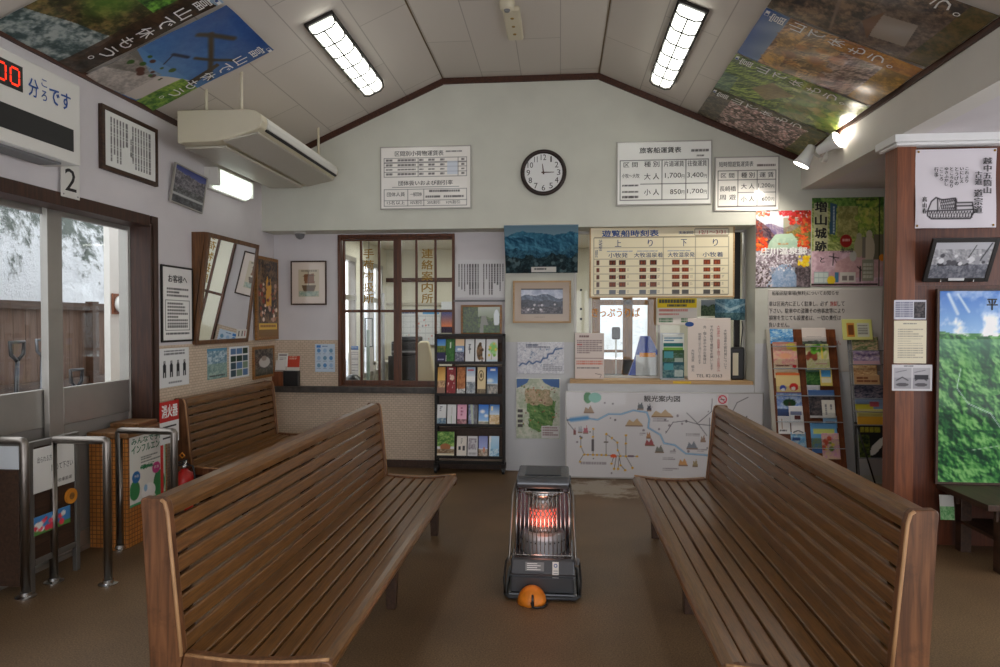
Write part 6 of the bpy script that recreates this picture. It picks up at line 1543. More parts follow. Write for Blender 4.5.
x, y = pm(230, 100); a.ell(x - .015, y, .022, .07, (70, 130, 80)); a.ell(x + .022, y, .034, .06, (120, 176, 160))
F = tilt(FR((x0, yb2, .012), (1, 0, 0), (0, 0, 1)), ang)
t = tag(card('guide_map_board', F, W, Hh, a, .012, None, 'print_glazed'), 'wide white sightseeing guide map board leaning under the ticket window', 'map board')
g = lmb(shift(F, 0, 0, .0135)); letters(g, '観光案内図', W * pm(528, 0)[0], Hh * (1 - pm(0, 118)[1]), W * pm(728, 0)[0], Hh * (1 - pm(0, 84)[1]), 0, 'ink_soft', bold=.03); g.build('lettering', t)
mb = MB(F); mb.frame(W + .012, Hh + .012, .012, -.002, .016, 'aluminium', -.006, -.006); mb.build('edging', t)
# no-smoking sticker
F, w, h = onY(717, 394, 728, 405, 6.866)
a = Art(26, 26, (224, 216, 216), 81); a.ell(.5, .5, .4, .4, (206, 70, 90)); a.ell(.5, .5, .29, .29, (226, 214, 214)); a.line([(.24, .24), (.76, .76)], .09, (206, 70, 90)); a.rect(.3, .46, .7, .54, (120, 90, 90))
sheet('no_smoking_sticker', 'small round red no-smoking sticker on the guide map board', 'sticker', F, w, h, a)
# ================================================================== POSTER WALL BESIDE THE TICKET WINDOW
F, w, h = onY(756, 211, 810.5, 287, YU - .0045)
a = Art(120, 164, (180, 160, 140), 90)
a.vgrad((230, 226, 226), (196, 200, 216), 0, .26); a.relief(a.Y > .24 - .08 * vnoise(a.w, a.w, 4, 5)[0][None, :], (110, 96, 130), (176, 160, 170), 5, 3)
N1 = a.n(8)
a.relief(a.Y > .34 - .36 * (1 - a.X) ** 1.6 * (a.X < .48) + .05 * N1, (66, 50, 66), (140, 104, 96), 6, 4) if False else None
a.relief((a.X < .5) & (a.Y > .06 + .62 * a.X + .05 * N1), (60, 46, 60), (130, 96, 96), 7, 4); a.relief((a.X > .4) & (a.Y > .34 - .42 * (a.X - .4) + .06 * N1), (104, 84, 46), (196, 160, 90), 7, 4); a.tex((a.X > .5) & (a.Y < .4) & (a.Y > .1), (140, 110, 60), (110, 126, 70), 14, .4, .6, .5)
a.poly([(.36, .31), (.66, .3), (.72, .36), (.88, .5), (.2, .5), (.26, .4)], (170, 194, 170)); a.tex((a.Y > .36) & (a.Y < .5) & (a.X > .3) & (a.X < .75), (150, 180, 160), (196, 210, 190), 8, .3, .7, .5)
a.tex(a.Y > .5, (104, 90, 96), (214, 204, 212), 13); a.tex((a.Y > .7) & (a.X > .5), (50, 44, 46), (130, 116, 120), 12, .3, .7, .8); a.poly([(.28, .86), (.44, .7), (.62, .7), (.74, .84), (.74, 1), (.2, 1)], (150, 176, 206), .8); a.tex((a.Y > .74) & (a.X > .25) & (a.X < .72), (120, 150, 190), (196, 206, 224), 11, .3, .7, .6)
a.blobs(90, .6, .0, 1, .18, .028, [(214, 50, 50), (226, 80, 60), (190, 40, 44), (170, 60, 40)]); a.blobs(40, .4, .0, .72, .07, .024, [(226, 80, 90), (214, 60, 60)]); a.blobs(60, .82, .1, 1, .3, .026, [(206, 50, 40), (190, 84, 50), (226, 110, 60)]); a.blobs(50, .0, .36, .2, .53, .026, [(230, 90, 40), (220, 70, 40), (236, 130, 60)]); a.blobs(40, .74, .32, .96, .5, .024, [(226, 100, 50), (200, 70, 40)]); a.blobs(30, 0, 0, .25, .07, .02, [(226, 150, 110), (214, 90, 70)]); a.blobs(40, 0, .14, .12, .36, .02, [(120, 50, 46), (150, 70, 50)]); a.blobs(26, .76, .6, 1, .72, .03, [(240, 196, 40), (230, 180, 30), (250, 214, 80)])
a.blobs(120, 0, .56, .7, .78, .014, [(236, 230, 236), (214, 204, 214), (130, 110, 120)]); a.blobs(80, .0, .75, .3, 1, .016, [(216, 206, 210), (90, 74, 70)])
t = sheet('maple_poster', 'autumn maple gorge poster with red leaves under the short-cruise fare board', 'poster', F, w, h, a, .002, 'print_gloss')
g = lmb(shift(F, 0, 0, .0034)); letters(g, '庄川温泉郷', w * .09, h * .425, w * .93, h * .52, 0, 'ink_white', bold=.05); letters(g, '富山県', w * .4, h * .55, w * .6, h * .58, 0, 'ink_orange'); g.build('lettering', t)
F, w, h = onY(812, 198, 883, 286, YU - .0045)
a = Art(128, 150, (140, 146, 96), 91)
a.relief(a.Y >= 0, (96, 116, 50), (196, 200, 130), 6, 3, .62); a.tex((a.X > .3) & (a.Y < .5), (84, 120, 46), (200, 206, 100), 9, .3, .7, .6); a.tex((a.Y < .12), (40, 84, 36), (120, 160, 76), 10, .3, .7, .8); a.tex((a.X > .36) & (a.X < .64) & (a.Y > .1) & (a.Y < .45), (126, 120, 70), (190, 176, 120), 10, .3, .7, .8); a.blobs(60, .62, .0, .92, .35, .03, [(190, 200, 90), (120, 160, 60), (216, 206, 110)], 1, .6)
a.rect(.03, .06, .23, .62, (196, 190, 160), .75); a.poly([(.26, .06), (.35, .08), (.33, .42), (.25, .41)], (60, 90, 110)); a.words(.27, .1, .32, .4, 1, (190, 206, 214), .5, True)
a.ell(.48, .49, .085, .075, (160, 44, 40)); a.words(.43, .465, .53, .51, 1, (226, 190, 180), .6)
a.tex((a.Y > .6), (186, 150, 160), (216, 186, 196), 7); a.poly([(.35, .72), (.6, .64), (1, .72), (1, .9), (.3, .9)], (196, 150, 140), .5); a.rect(.86, .42, 1, .7, (116, 110, 90)); a.ell(.66, .56, .07, .12, (176, 166, 136)); a.ell(.8, .58, .08, .16, (196, 184, 160)); a.ell(.8, .42, .045, .05, (196, 186, 160)); a.ell(.66, .44, .04, .04, (170, 166, 140)); a.ell(.58, .66, .05, .06, (190, 190, 180)); a.rect(.7, .45, .75, .68, (130, 124, 110)); 
a.rect(.04, .84, .24, .96, (196, 206, 200)); a.grid(.04, .84, .24, .96, 3, 2, (150, 170, 170), .7); a.rect(.33, .84, .38, .95, (70, 120, 150)); a.rect(.4, .84, .62, .95, (206, 200, 190)); a.rect(.43, .88, .5, .93, (130, 120, 116)); a.rect(.52, .88, .59, .93, (130, 120, 116)); a.rect(.7, .7, .87, .94, (150, 150, 130)); a.words(.72, .74, .85, .92, 4, (210, 206, 190), .7); a.ell(.28, .93, .06, .05, (220, 190, 50))
a.line([(.25, .66), (.38, .68)], .014, (40, 36, 36)); a.line([(.31, .63), (.3, .76)], .016, (40, 36, 36)); a.line([(.31, .67), (.35, .73)], .01, (40, 36, 36)); a.line([(.64, .78), (.7, .82)], .014, (40, 36, 36)); a.line([(.68, .78), (.68, .94)], .022, (40, 36, 36)); a.rect(0, .97, .92, .985, (60, 50, 46)); a.rect(.93, 0, .945, 1, (60, 66, 46)); a.ell(.975, .68, .04, .04, (226, 140, 50)); a.words(.6, .02, .9, .05, 1, (60, 70, 40), .7)
t = sheet('castle_poster', 'green poster with big black vertical brush lettering beside the maple poster', 'poster', F, w, h, a, .002, 'print_gloss')
g = lmb(shift(F, 0, 0, .0034))
for k, c in enumerate('増山城跡'): letters(g, c, w * .045, h * (.84 - k * .148), w * .205, h * (.955 - k * .148), 0, 'ink', bold=.06)
letters(g, 'と', w * .12, h * .27, w * .18, h * .33, 0, 'ink', bold=.04); letters(g, '増山城', w * .4, h * .38, w * .58, h * .425, 0, 'ink_soft', bold=.03); g.build('lettering', t)
# parking notice
F, w, h = onY(768, 289, 882, 372, YU - .0045)
a = Art(120, 84, (200, 194, 188), 92); a.words(.2, .52, .75, .57, 1, (190, 80, 60), .8)
t = sheet('parking_notice', 'wide white parking notice with black and red lettering under the two posters', 'notice', F, w, h, a)
g = lmb(shift(F, 0, 0, .003)); L_ = lambda s, x0, y0, x1, y1, m_='ink', b_=.022: letters(g, s, w * x0, h * (1 - y1), w * x1, h * (1 - y0), 0, m_, bold=b_)
L_('船舶前駐車場(無料)についてお知らせ', .035, .025, .62, .085)
L_('車は区画内に正しく駐車し、必ず', .01, .15, .525, .21); L_('施錠', .545, .15, .605, .21, 'ink_red'); L_('して', .61, .15, .67, .21)
L_('下さい。駐車中の盗難その他事故等により', .01, .235, .67, .295); L_('損害を生じても設置者は、一切の責任は', .01, .32, .64, .38); L_('負いません。', .01, .405, .19, .465); L_('の', .555, .52, .59, .57, 'ink_red'); L_('下さい。', .53, .62, .64, .68, 'ink_red'); g.build('lettering', t)

# ------------------------------------------------------------------ leaning leaflet rack with two columns
def inF(F, u, v):
    """where the line of sight through a picture point meets the plane of F, in F's own axes"""
    d = ray(u, v); n = F.to_3x3() @ Vector((0, 0, 1)); o = F.translation
    t_ = (o - CP).dot(n) / d.dot(n); return F.inverted() @ (CP + d * t_)
def lean_frame(ytop, ztop, ybot):
    return FR((0, ybot, 0), (1, 0, 0), (0, ytop - ybot, ztop))
FA = lean_frame(6.84, 1.56, 6.47)
l = inF(FA, 766, 329); r1 = inF(FA, 831, 329); bl_ = inF(FA, 845, 462)
x0, x1, yt_ = l.x, bl_.x + .02, l.y + .0
t = thing('leaflet_rack', 'brown leaning rack with two columns of leaflets, just beside the ticket window', 'rack', ((x0 + x1) / 2, 6.5, 0))
mb = MB(FA); mb.box(x0, x0 + .035, 0, yt_, -.03, .0, 'cream_grey'); mb.build('edge_strip', t, bevel=.003)
mb = MB(FA); mb.box(x0 + .036, x1, .22, yt_, -.03, -.008, 'post_wood')
for x in (x0 + .08, (x0 + x1) / 2, x1 - .05): mb.box(x, x + .04, 0, .3, -.034, -.01, 'post_wood')
mb.build('board', t, bevel=.003)
colx = [(inF(FA, 773, 350).x, inF(FA, 800, 350).x), (inF(FA, 804, 350).x, inF(FA, 832, 350).x)]
for c0, c1 in colx:
    for v in (342, 364, 391, 417, 443):
        yy = inF(FA, 800, v).y
        mb = MB(FA); mb.box(c0 - .01, c1 + .03, yy - .05, yy + .04, .035, .038, 'acrylic'); mb.box(c0 - .01, c1 + .03, yy - .052, yy - .046, -.008, .038, 'clear_plastic'); mb.build('pocket', t)
def rleaf(label, u0, v0, u1, v1, z, art, F=FA, m='print_gloss', th=.003, group='leaflets in the leaning rack'):
    G = shift(F, 0, 0, z)
    if F is FA: v1 += 2.0
    a_ = inF(G, u0, v1); b_ = inF(G, u1, v0); c_ = inF(G, u0, v0)
    x0_ = (a_.x + c_.x) / 2; w_ = (b_.x - c_.x)
    return tag(card('leaflet', shift(G, x0_, a_.y), w_, c_.y - a_.y, art, th, None, m), label, 'leaflet', group)
def A_(seed, base, W=26, H=30): return Art(W, H, base, seed)
a = A_(101, (90, 160, 220)); a.tex(a.Y >= 0, (60, 140, 210), (190, 220, 240), 4); rleaf('bright blue sky leaflet, top of the inner leaflet column', 770, 329, 793, 341.5, .004, a)
a = A_(102, (230, 190, 180)); a.rect(0, 0, 1, .1, (226, 150, 130)); a.tex(a.Y > .1, (226, 150, 150), (226, 196, 160), 4); a.blobs(8, .55, .1, .95, .35, .1, [(230, 210, 90)]); a.ell(.5, .6, .3, .15, (236, 170, 130), .8); rleaf('pink and yellow map leaflet in the inner column', 773, 342, 797, 363, .012, a)
a = A_(103, (220, 200, 170)); a.words(.1, .1, .7, .3, 1, (130, 60, 50)); a.ell(.85, .2, .09, .14, (206, 40, 50)); a.rect(.1, .6, .9, 1, (226, 170, 120)); rleaf('cream leaflet with a red dot in the inner column', 774, 363, 798, 376, .006, a)
a = A_(104, (226, 200, 140)); a.rect(0, .0, 1, .14, (216, 110, 60)); a.ell(.28, .78, .13, .16, (60, 80, 170)); a.ell(.28, .86, .08, .08, (230, 230, 230)); a.ell(.72, .72, .18, .2, (200, 44, 44)); a.ell(.7, .8, .09, .09, (236, 220, 210)); rleaf('yellow leaflet with a red and a blue bird shape', 776, 373, 800, 390, .014, a)
a = A_(105, (120, 140, 190)); a.rect(0, 0, 1, .08, (190, 60, 70)); a.tex(a.Y > .1, (110, 140, 200), (190, 206, 226), 4); a.ell(.5, .42, .26, .14, (40, 70, 40)); a.ell(.5, .5, .06, .1, (70, 56, 40)); a.rect(0, .62, 1, 1, (60, 80, 120)); rleaf('blue leaflet with a spreading dark tree', 777, 391, 802, 417, .006, a)
a = A_(106, (226, 226, 226), 16, 22); a.rect(.1, .3, .9, .75, (130, 140, 170)); a.rect(.1, .6, .9, .75, (90, 80, 90)); rleaf('white leaflet with a grey photograph, inner column', 789, 406, 803, 421, .016, a)
a = A_(107, (228, 226, 224), 16, 24); a.rect(.3, .15, .4, .7, (170, 140, 110)); a.words(.15, .75, .8, .88, 1); rleaf('white leaflet with a narrow brown stripe, inner column', 778, 416, 790, 432, .012, a)
a = A_(108, (230, 228, 226), 16, 24); a.rect(.3, .05, .75, .25, (96, 50, 50)); a.line([(.15, .9), (.5, .8), (.85, .9)], .08, (40, 40, 44)); rleaf('white leaflet with a dark arched mark, inner column', 791, 415, 804, 432, .020, a)
a = A_(109, (150, 190, 220), 18, 22); a.tex(a.Y >= 0, (110, 170, 210), (190, 210, 220), 4); a.rect(.1, .3, .6, .5, (60, 90, 140)); rleaf('pale blue leaflet low in the inner column', 791, 432, 806, 447, .012, a)
a = A_(110, (206, 196, 190)); a.rect(0, 0, 1, .65, (226, 214, 206)); a.words(.2, .5, .8, .58, 1, (170, 160, 160)); a.ridge(.85, .2, (70, 80, 70), (130, 140, 130), 4, 8); rleaf('white leaflet with misty hills, top of the outer leaflet column', 802, 328, 826, 342.5, .004, a)
a = A_(111, (206, 206, 150)); a.tex(a.Y >= 0, (190, 196, 120), (216, 206, 170), 4); a.blobs(12, .05, .3, .5, .6, .12, [(120, 60, 50), (150, 80, 60)]); a.blobs(10, .3, .02, .95, .3, .1, [(80, 150, 50), (110, 180, 60)]); a.rect(.66, .05, .72, .55, (230, 210, 90)); a.words(.4, .72, .9, .8, 1, (190, 120, 130)); rleaf('green and yellow food leaflet in the outer column', 806, 344, 829, 368, .012, a)
a = A_(112, (60, 100, 60), 18, 20); a.vgrad((130, 170, 190), (60, 90, 60), 0, .3); a.tex(a.Y > .25, (40, 80, 44), (90, 130, 70), 4); rleaf('dark green leaflet in the outer column', 806, 368, 820, 383, .006, a)
a = A_(113, (226, 206, 110), 16, 20); a.rect(.15, .1, .85, .5, (80, 150, 200)); a.rect(.15, .55, .85, .8, (226, 220, 190)); rleaf('yellow-edged leaflet with a blue picture', 820, 368, 832, 384, .010, a)
a = A_(114, (210, 210, 216), 18, 14); a.ell(.55, .8, .3, .3, (150, 160, 190)); rleaf('small white leaflet tucked in the outer column', 807, 384, 820, 393, .004, a)
a = A_(115, (70, 70, 80)); a.vgrad((70, 110, 170), (120, 150, 190), 0, .25); a.tex(a.Y > .22, (50, 50, 56), (110, 100, 100), 5); a.rect(0, .9, 1, 1, (216, 210, 206)); rleaf('dark panorama leaflet with a blue sky, outer column', 809, 390, 835, 416, .012, a)
a = A_(116, (224, 220, 210), 16, 20); a.words(.25, .25, .4, .8, 1, (80, 80, 90), .9, True); a.words(.62, .25, .77, .8, 1, (80, 80, 90), .9, True); rleaf('white leaflet with two short columns of print', 822, 400, 835, 416, .018, a)
a = A_(117, (150, 190, 220), 16, 14); a.rect(.2, .4, .8, .8, (110, 110, 130)); rleaf('pale blue leaflet peeping out of the outer column', 823, 416, 837, 426, .004, a)
a = A_(118, (110, 170, 216)); a.rect(.1, .2, .9, .36, (200, 210, 120)); a.tex(a.Y > .5, (90, 130, 160), (120, 140, 100), 5); a.rect(0, .85, 1, 1, (80, 120, 180)); rleaf('sky blue leaflet with yellow print, outer column', 811, 423, 837.5, 451, .010, a)
a = A_(119, (206, 160, 170), 18, 26); a.tex(a.Y >= 0, (206, 150, 180), (216, 190, 150), 4); a.blobs(12, .1, .2, .7, .7, .1, [(220, 200, 80), (110, 140, 60), (200, 90, 70)]); rleaf('pink and yellow leaflet lowest in the outer column', 822, 433, 839.5, 457, .018, a)
# second rack, behind the post
FB = lean_frame(6.84, 1.56, 6.56)
l = inF(FB, 848, 336); r1 = l.x + .46
t = thing('leaflet_rack', 'grey wire leaflet rack partly hidden behind the wooden post', 'rack', (l.x + .2, 6.5, 0))
mb = MB(FB)
for x in (l.x, l.x + .02, r1): mb.tube([(x, 0, -.01), (x, l.y, -.01)], .008, 'grey_plastic', 8)
mb.tube([(l.x - .05, 0.0, .1), (l.x + .01, .65, 0)], .008, 'black_metal', 8); mb.tube([(l.x + .13, 0, .1), (l.x + .02, .65, 0)], .008, 'black_metal', 8)
for v in (351, 365, 385, 399, 412, 425, 458):
    yy = inF(FB, 860, v).y; mb.tube([(l.x, yy, -.008), (l.x, yy, .03), (r1, yy, .03), (r1, yy, -.008)], .005, 'grey_plastic', 6)
mb.build('wire_frame', t, smooth=True)
GB = 'leaflets in the wire rack'
def bleaf(label, u0, v0, u1, v1, z, a): return rleaf(label, u0, v0, u1, v1, z, a, FB, group=GB)
a = A_(130, (120, 120, 90)); a.tex(a.Y >= 0, (90, 110, 70), (190, 160, 130), 5); bleaf('greenish leaflet at the top of the wire rack', 852, 337, 878, 351, .004, a)
a = A_(131, (190, 170, 190)); a.tex(a.Y >= 0, (130, 110, 150), (216, 200, 206), 4); a.rect(0, .7, 1, 1, (200, 160, 170)); bleaf('lilac leaflet in the wire rack', 853, 351, 880, 365, .006, a)
a = A_(132, (196, 160, 110)); a.tex(a.Y >= 0, (170, 120, 80), (216, 186, 140), 5); bleaf('tan leaflet in the wire rack', 853.5, 365, 877, 376, .008, a)
a = A_(133, (190, 150, 110)); a.words(.1, .2, .9, .8, 2, (110, 60, 40)); bleaf('brown leaflet with dark print in the wire rack', 854, 375, 880, 385, .012, a)
a = A_(134, (70, 70, 90)); a.tex(a.Y >= 0, (50, 54, 70), (130, 120, 130), 6); bleaf('dark grey-blue leaflet in the wire rack', 854, 385, 884, 398, .008, a)
a = A_(135, (120, 140, 170)); a.rect(0, .5, .6, 1, (190, 180, 60)); a.rect(.5, .3, .8, .7, (190, 90, 100)); bleaf('blue leaflet with a yellow corner in the wire rack', 855, 398, 884, 410, .010, a)
a = A_(136, (200, 150, 50)); a.rect(0, 0, 1, .45, (190, 180, 110)); bleaf('ochre leaflet in the wire rack', 857, 409, 884, 425, .014, a)
a = A_(137, (34, 34, 34), 30, 40); a.words(.1, .08, .8, .24, 1, (200, 190, 60), .9); a.poly([(.3, .95), (.5, .6), (.95, .3), (.95, .5), (.6, .85)], (190, 186, 180)); a.tex((a.X < .4) & (a.Y > .3), (30, 40, 30), (90, 100, 40), 6); bleaf('black leaflet with yellow print and a white fish shape', 858.5, 425, 886, 458, .010, a)
F, w, h = onY(843, 319, 873, 340, 6.80)
a = Art(44, 32, (216, 214, 130), 138); a.rect(.16, .2, .42, .85, (206, 140, 60)); a.rect(.2, .28, .38, .76, (120, 70, 40)); a.rect(.5, .2, .88, .85, (206, 206, 190)); a.words(.53, .28, .85, .75, 4, (130, 130, 120))
tag(card('yellow_card', tilt(F, -.2), w, h, a, .004), 'pale yellow card propped on top of the wire rack', 'card')

# ================================================================== POST AND PARTITION
YQ = 4.9885
F, w, h = onY(894, 300, 926, 319.5, YQ); a = Art(60, 36, (196, 196, 204), 140); a.words(.05, .12, .58, .9, 7, (100, 100, 120)); a.rect(.62, .1, .97, .92, (60, 60, 66)); a.tex((a.X > .64) & (a.X < .95) & (a.Y > .12) & (a.Y < .9), (40, 40, 46), (96, 90, 90), 6)
sheet('notice_sheet', 'small white sheet with a dark photograph, uppermost on the wooden post', 'notice', F, w, h, a)
F, w, h = onY(894, 320.5, 926, 363.5, YQ); a = Art(56, 76, (214, 206, 182), 141); a.words(.28, .06, .75, .12, 1, (110, 110, 106)); a.words(.12, .2, .9, .9, 13, (150, 142, 128), .4)
sheet('notice_sheet', 'cream typed sheet on the wooden post', 'notice', F, w, h, a)
F, w, h = onY(892, 364.5, 932, 391, YQ); a = Art(70, 46, (200, 198, 200), 142)
for x in (.06, .52):
    a.rect(x, .14, x + .42, .92, (170, 168, 172)); a.ridge(.5, .2, (120, 120, 124), (176, 174, 178), 4, 5) if False else a.rect(x, .5, x + .42, .92, (150, 148, 152)); a.line([(x + .06, .6), (x + .2, .48), (x + .34, .6)], .03, (70, 70, 74)); a.line([(x + .04, .3), (x + .3, .22)], .02, (110, 110, 114)); a.ell(x + .2, .76, .16, .07, (90, 88, 92))
a.rect(.56, .4, .9, .56, (60, 60, 64)); a.words(.3, .04, .75, .1, 1, (90, 90, 96))
sheet('photo_sheet', 'sheet with two black-and-white photographs, lowest on the wooden post', 'photo sheet', F, w, h, a)
# calligraphy banner
F, w, h = onY(915.5, 150, 995.5, 227.5, 4.99)
a = Art(130, 126, (206, 200, 206), 143)
k = (44, 40, 44)
a.poly([(.15, .78), (.2, .66), (.26, .61), (.34, .64), (.5, .62), (.52, .68), (.7, .68), (.72, .8), (.68, .88), (.2, .88), (.15, .84)], (190, 186, 190))
for i in range(9): a.line([(.3 + i * .025, .63), (.34 + i * .022, .76)], .011, k); a.line([(.34 + i * .022, .63), (.3 + i * .022, .76)], .009, k)
for i in range(16): a.line([(.17 + i * .034, .79), (.19 + i * .034, .87)], .011, k); a.line([(.2 + i * .034, .79), (.17 + i * .034, .87)], .010, k)
for pts in (((.15, .78), (.2, .66), (.26, .61), (.34, .64), (.5, .62), (.52, .68), (.7, .68), (.72, .8), (.68, .88), (.2, .88), (.15, .84), (.15, .78)), ((.16, .78), (.7, .77)), ((.28, .62), (.28, .78)), ((.5, .64), (.5, .77)), ((.52, .72), (.7, .72))): a.line(list(pts), .02, k)
t = sheet('calligraphy_banner', 'white cloth banner with brush lettering and a drawn storehouse on the partition', 'banner', F, w, h, a, .003, 'print_paper', None, lambda u, v: .006 * np.sin(u * 9 + v * 3) * (1 - v) + .004 * np.sin(v * 7))
g = lmb(shift(F, 0, 0, .018)); V_ = lambda s, x0, y0, x1, y1, b_=.03: letters(g, s, w * x0, h * (1 - y1), w * x1, h * (1 - y0), 0, 'ink', vertical=True, bold=b_)
V_('越中五箇山', .82, .12, .93, .58, .1); V_('古道', .72, .29, .81, .47, .1); V_('道宗道', .71, .52, .82, .83, .1)
for i, (s, yy) in enumerate((('これより', .44), ('いにしえ', .44), ('とうげの', .47), ('ところなり', .5), ('ゆきふかし', .47), ('こころ', .41), ('行事', .36))): V_(s, .595 - i * .063, .23, .65 - i * .063, yy, .08)
V_('高山春', .075, .6, .135, .82, .08); g.build('lettering', t)
for i, (x, y) in enumerate(((.03, .97), (.97, .97), (.02, .03), (.96, .03))):
    mb = MB(F); mb.lathe([(.006, .004), (.008, .012), (.004, .016)], (w * x, h * y, 0), 'gold_letter', 10); mb.build('pin', t)
# framed boat photograph leaning out
A = aY(921, 281, 5.0); B = aY(986, 281, 5.0); T = aY(931, 238, 4.865)
ang = math.atan2(5.0 - 4.865, T.z - A.z); Hh = math.hypot(5.0 - 4.865, T.z - A.z)
F = tilt(FR((A.x, 4.998, A.z), (1, 0, 0), (0, 0, 1)), ang)
W = B.x - A.x
a = Art(100, 70, (176, 176, 182), 144); a.relief((a.Y > .2) & (a.Y < .62), (116, 116, 122), (190, 190, 194), 5, 3); a.tex(a.Y > .62, (84, 86, 96), (130, 132, 140), 9); a.poly([(.1, .58), (.3, .55), (.34, .64), (.14, .66)], (60, 60, 66)); a.poly([(.4, .56), (.62, .52), (.66, .63), (.44, .66)], (66, 66, 72)); a.line([(.7, .1), (.6, .5)], .02, (60, 60, 60)); a.line([(.95, .05), (.8, .6)], .03, (70, 70, 74)); a.blobs(24, .1, .35, .95, .6, .04, [(206, 206, 210), (80, 80, 86), (150, 150, 156)])
t = framed('framed_photograph', 'black-framed grey boat photograph leaning out below the cloth banner', 'picture', F, W, Hh, a, .028, .022, 'black_metal')
mb = MB(F); mb.box(W * .38, W * .62, .012, .03, .0225, .026, 'panel_white'); mb.build('name_plate', t)
for x in (.25, .75):
    mb = MB(); q = F @ Vector((W * x, 0, 0)); mb.tube([(q.x, 5.03, q.z - .006), (q.x, 4.96, q.z - .006), (q.x, 4.955, q.z + .008)], .004, 'chrome', 8); mb.build('peg', t)
# big relief poster standing on the table
TBX0 = aZ(936, 483, .45).x; TBX1 = TBX0 + 1.5; TBY0 = aZ(976, 505, .45).y; TBY1 = 5.0
A = aY(938.5, 291, 4.985)
px0 = A.x; pw = 1.25; pz0 = .452; ph = A.z - pz0
F = FR((px0, 4.99, pz0), (1, 0, 0), (0, 0, 1))
a = Art(190, 200, (60, 120, 60), 145)
a.vgrad((60, 110, 190), (140, 180, 220), 0, .22); n = a.n(6, 6, .6); a.mix(np.clip((n - .38) * 5, 0, 1) * (a.Y < .235) * np.clip((a.Y - .09) / .05, 0, 1), (240, 244, 248)); a.mix(np.clip((n - .55) * 4, 0, 1) * (a.Y < .1) * .5, (230, 236, 244)); a.line([(.05, .02), (.1, .12)], .02, (190, 210, 230)); a.line([(.1, .02), (.16, .11)], .015, (190, 210, 230))
a.ridge(.25, .06, (56, 110, 60), (96, 150, 86), 5, 14); a.ridge(.34, .1, (40, 104, 52), (92, 156, 80), 5, 16)
t2, h2_ = hill(a.h, a.w, 5, 222, .5, 6.); t3, h3_ = hill(a.h, a.w, 9, 345, .58, 2.6)
tt = np.clip(.5 + (t2 - .5) * .75 + (t3 - .5) * .55, 0, 1); mk = a.Y > .27 - .05 * vnoise(a.w, a.w, 6, 77)[0][None, :]
cs = np.stack([np.interp(tt, [0, .35, .6, 1], c) for c in ((10, 28, 62, 124), (52, 86, 126, 178), (32, 44, 58, 104))], -1) / 255
a.mix(mk, cs)
a.mix(np.clip((.4 - a.Y) / .14, 0, 1) * (a.Y > .25) * .4, (140, 184, 160))
a.line([(.12, .4), (.1, .5), (.16, .58), (.28, .63), (.36, .74), (.46, .78), (.6, .82)], .005, (176, 200, 186)); a.line([(.18, .82), (.36, .79), (.5, .76)], .004, (150, 180, 150))
t = tag(card('relief_poster', F, pw, ph, a, .02, None, 'print_gloss'), 'big bright green mountain panorama poster standing on the dark table', 'poster')
g = lmb(shift(F, 0, 0, .022)); q = inF(F, 985, 310); q2 = inF(F, 995.5, 299); s_ = q2.x - q.x
letters(g, '平', q.x, q.y, q2.x, q2.y, 0, 'ink', bold=.05); letters(g, '村', q.x + s_ * 1.3, q.y, q2.x + s_ * 1.3, q2.y, 0, 'ink', bold=.05); g.build('lettering', t)
mb = MB(F); mb.frame(pw + .03, ph + .015, .016, -.002, .022, 'dark_wood', -.015, 0); mb.build('edging', t)
t = thing('low_table', 'low dark wooden table under the green panorama poster', 'table', ((TBX0 + TBX1) / 2, (TBY0 + TBY1) / 2, 0))
mb = MB(); mb.box(TBX0, TBX1, TBY0, TBY1, .41, .45, 'dark_wood'); mb.build('top', t, bevel=.004)
mb = MB(); mb.box(TBX0 + .08, TBX1 - .06, TBY0 + .05, TBY0 + .08, .33, .41, 'dark_wood'); mb.box(TBX0 + .08, TBX1 - .06, TBY1 - .1, TBY1 - .07, .33, .41, 'dark_wood'); mb.build('apron', t, bevel=.003)
mb = MB(); mb.box(TBX0 + .1, TBX1 - .1, TBY0 + .08, TBY1 - .06, .20, .222, 'dark_wood'); mb.build('lower_shelf', t)
for x in (TBX0 + .1, TBX1 - .16):
    for y in (TBY0 + .04, TBY1 - .12):
        mb = MB(); mb.box(x, x + .07, y, y + .07, 0, .41, 'dark_wood'); mb.build('leg', t, bevel=.004)
a = Art(40, 50, (200, 200, 196), 146); a.tex(a.Y > .45, (90, 150, 90), (150, 190, 140), 5)
q = aY(939, 494, 4.9); q2 = aY(953, 494, 4.9)
tag(card('leaning_card', tilt(FR((q.x, 4.88, .224), (1, 0, 0), (0, 0, 1)), -.12), q2.x - q.x, .17, a, .006), 'white and green card on the lower shelf of the dark table', 'card')

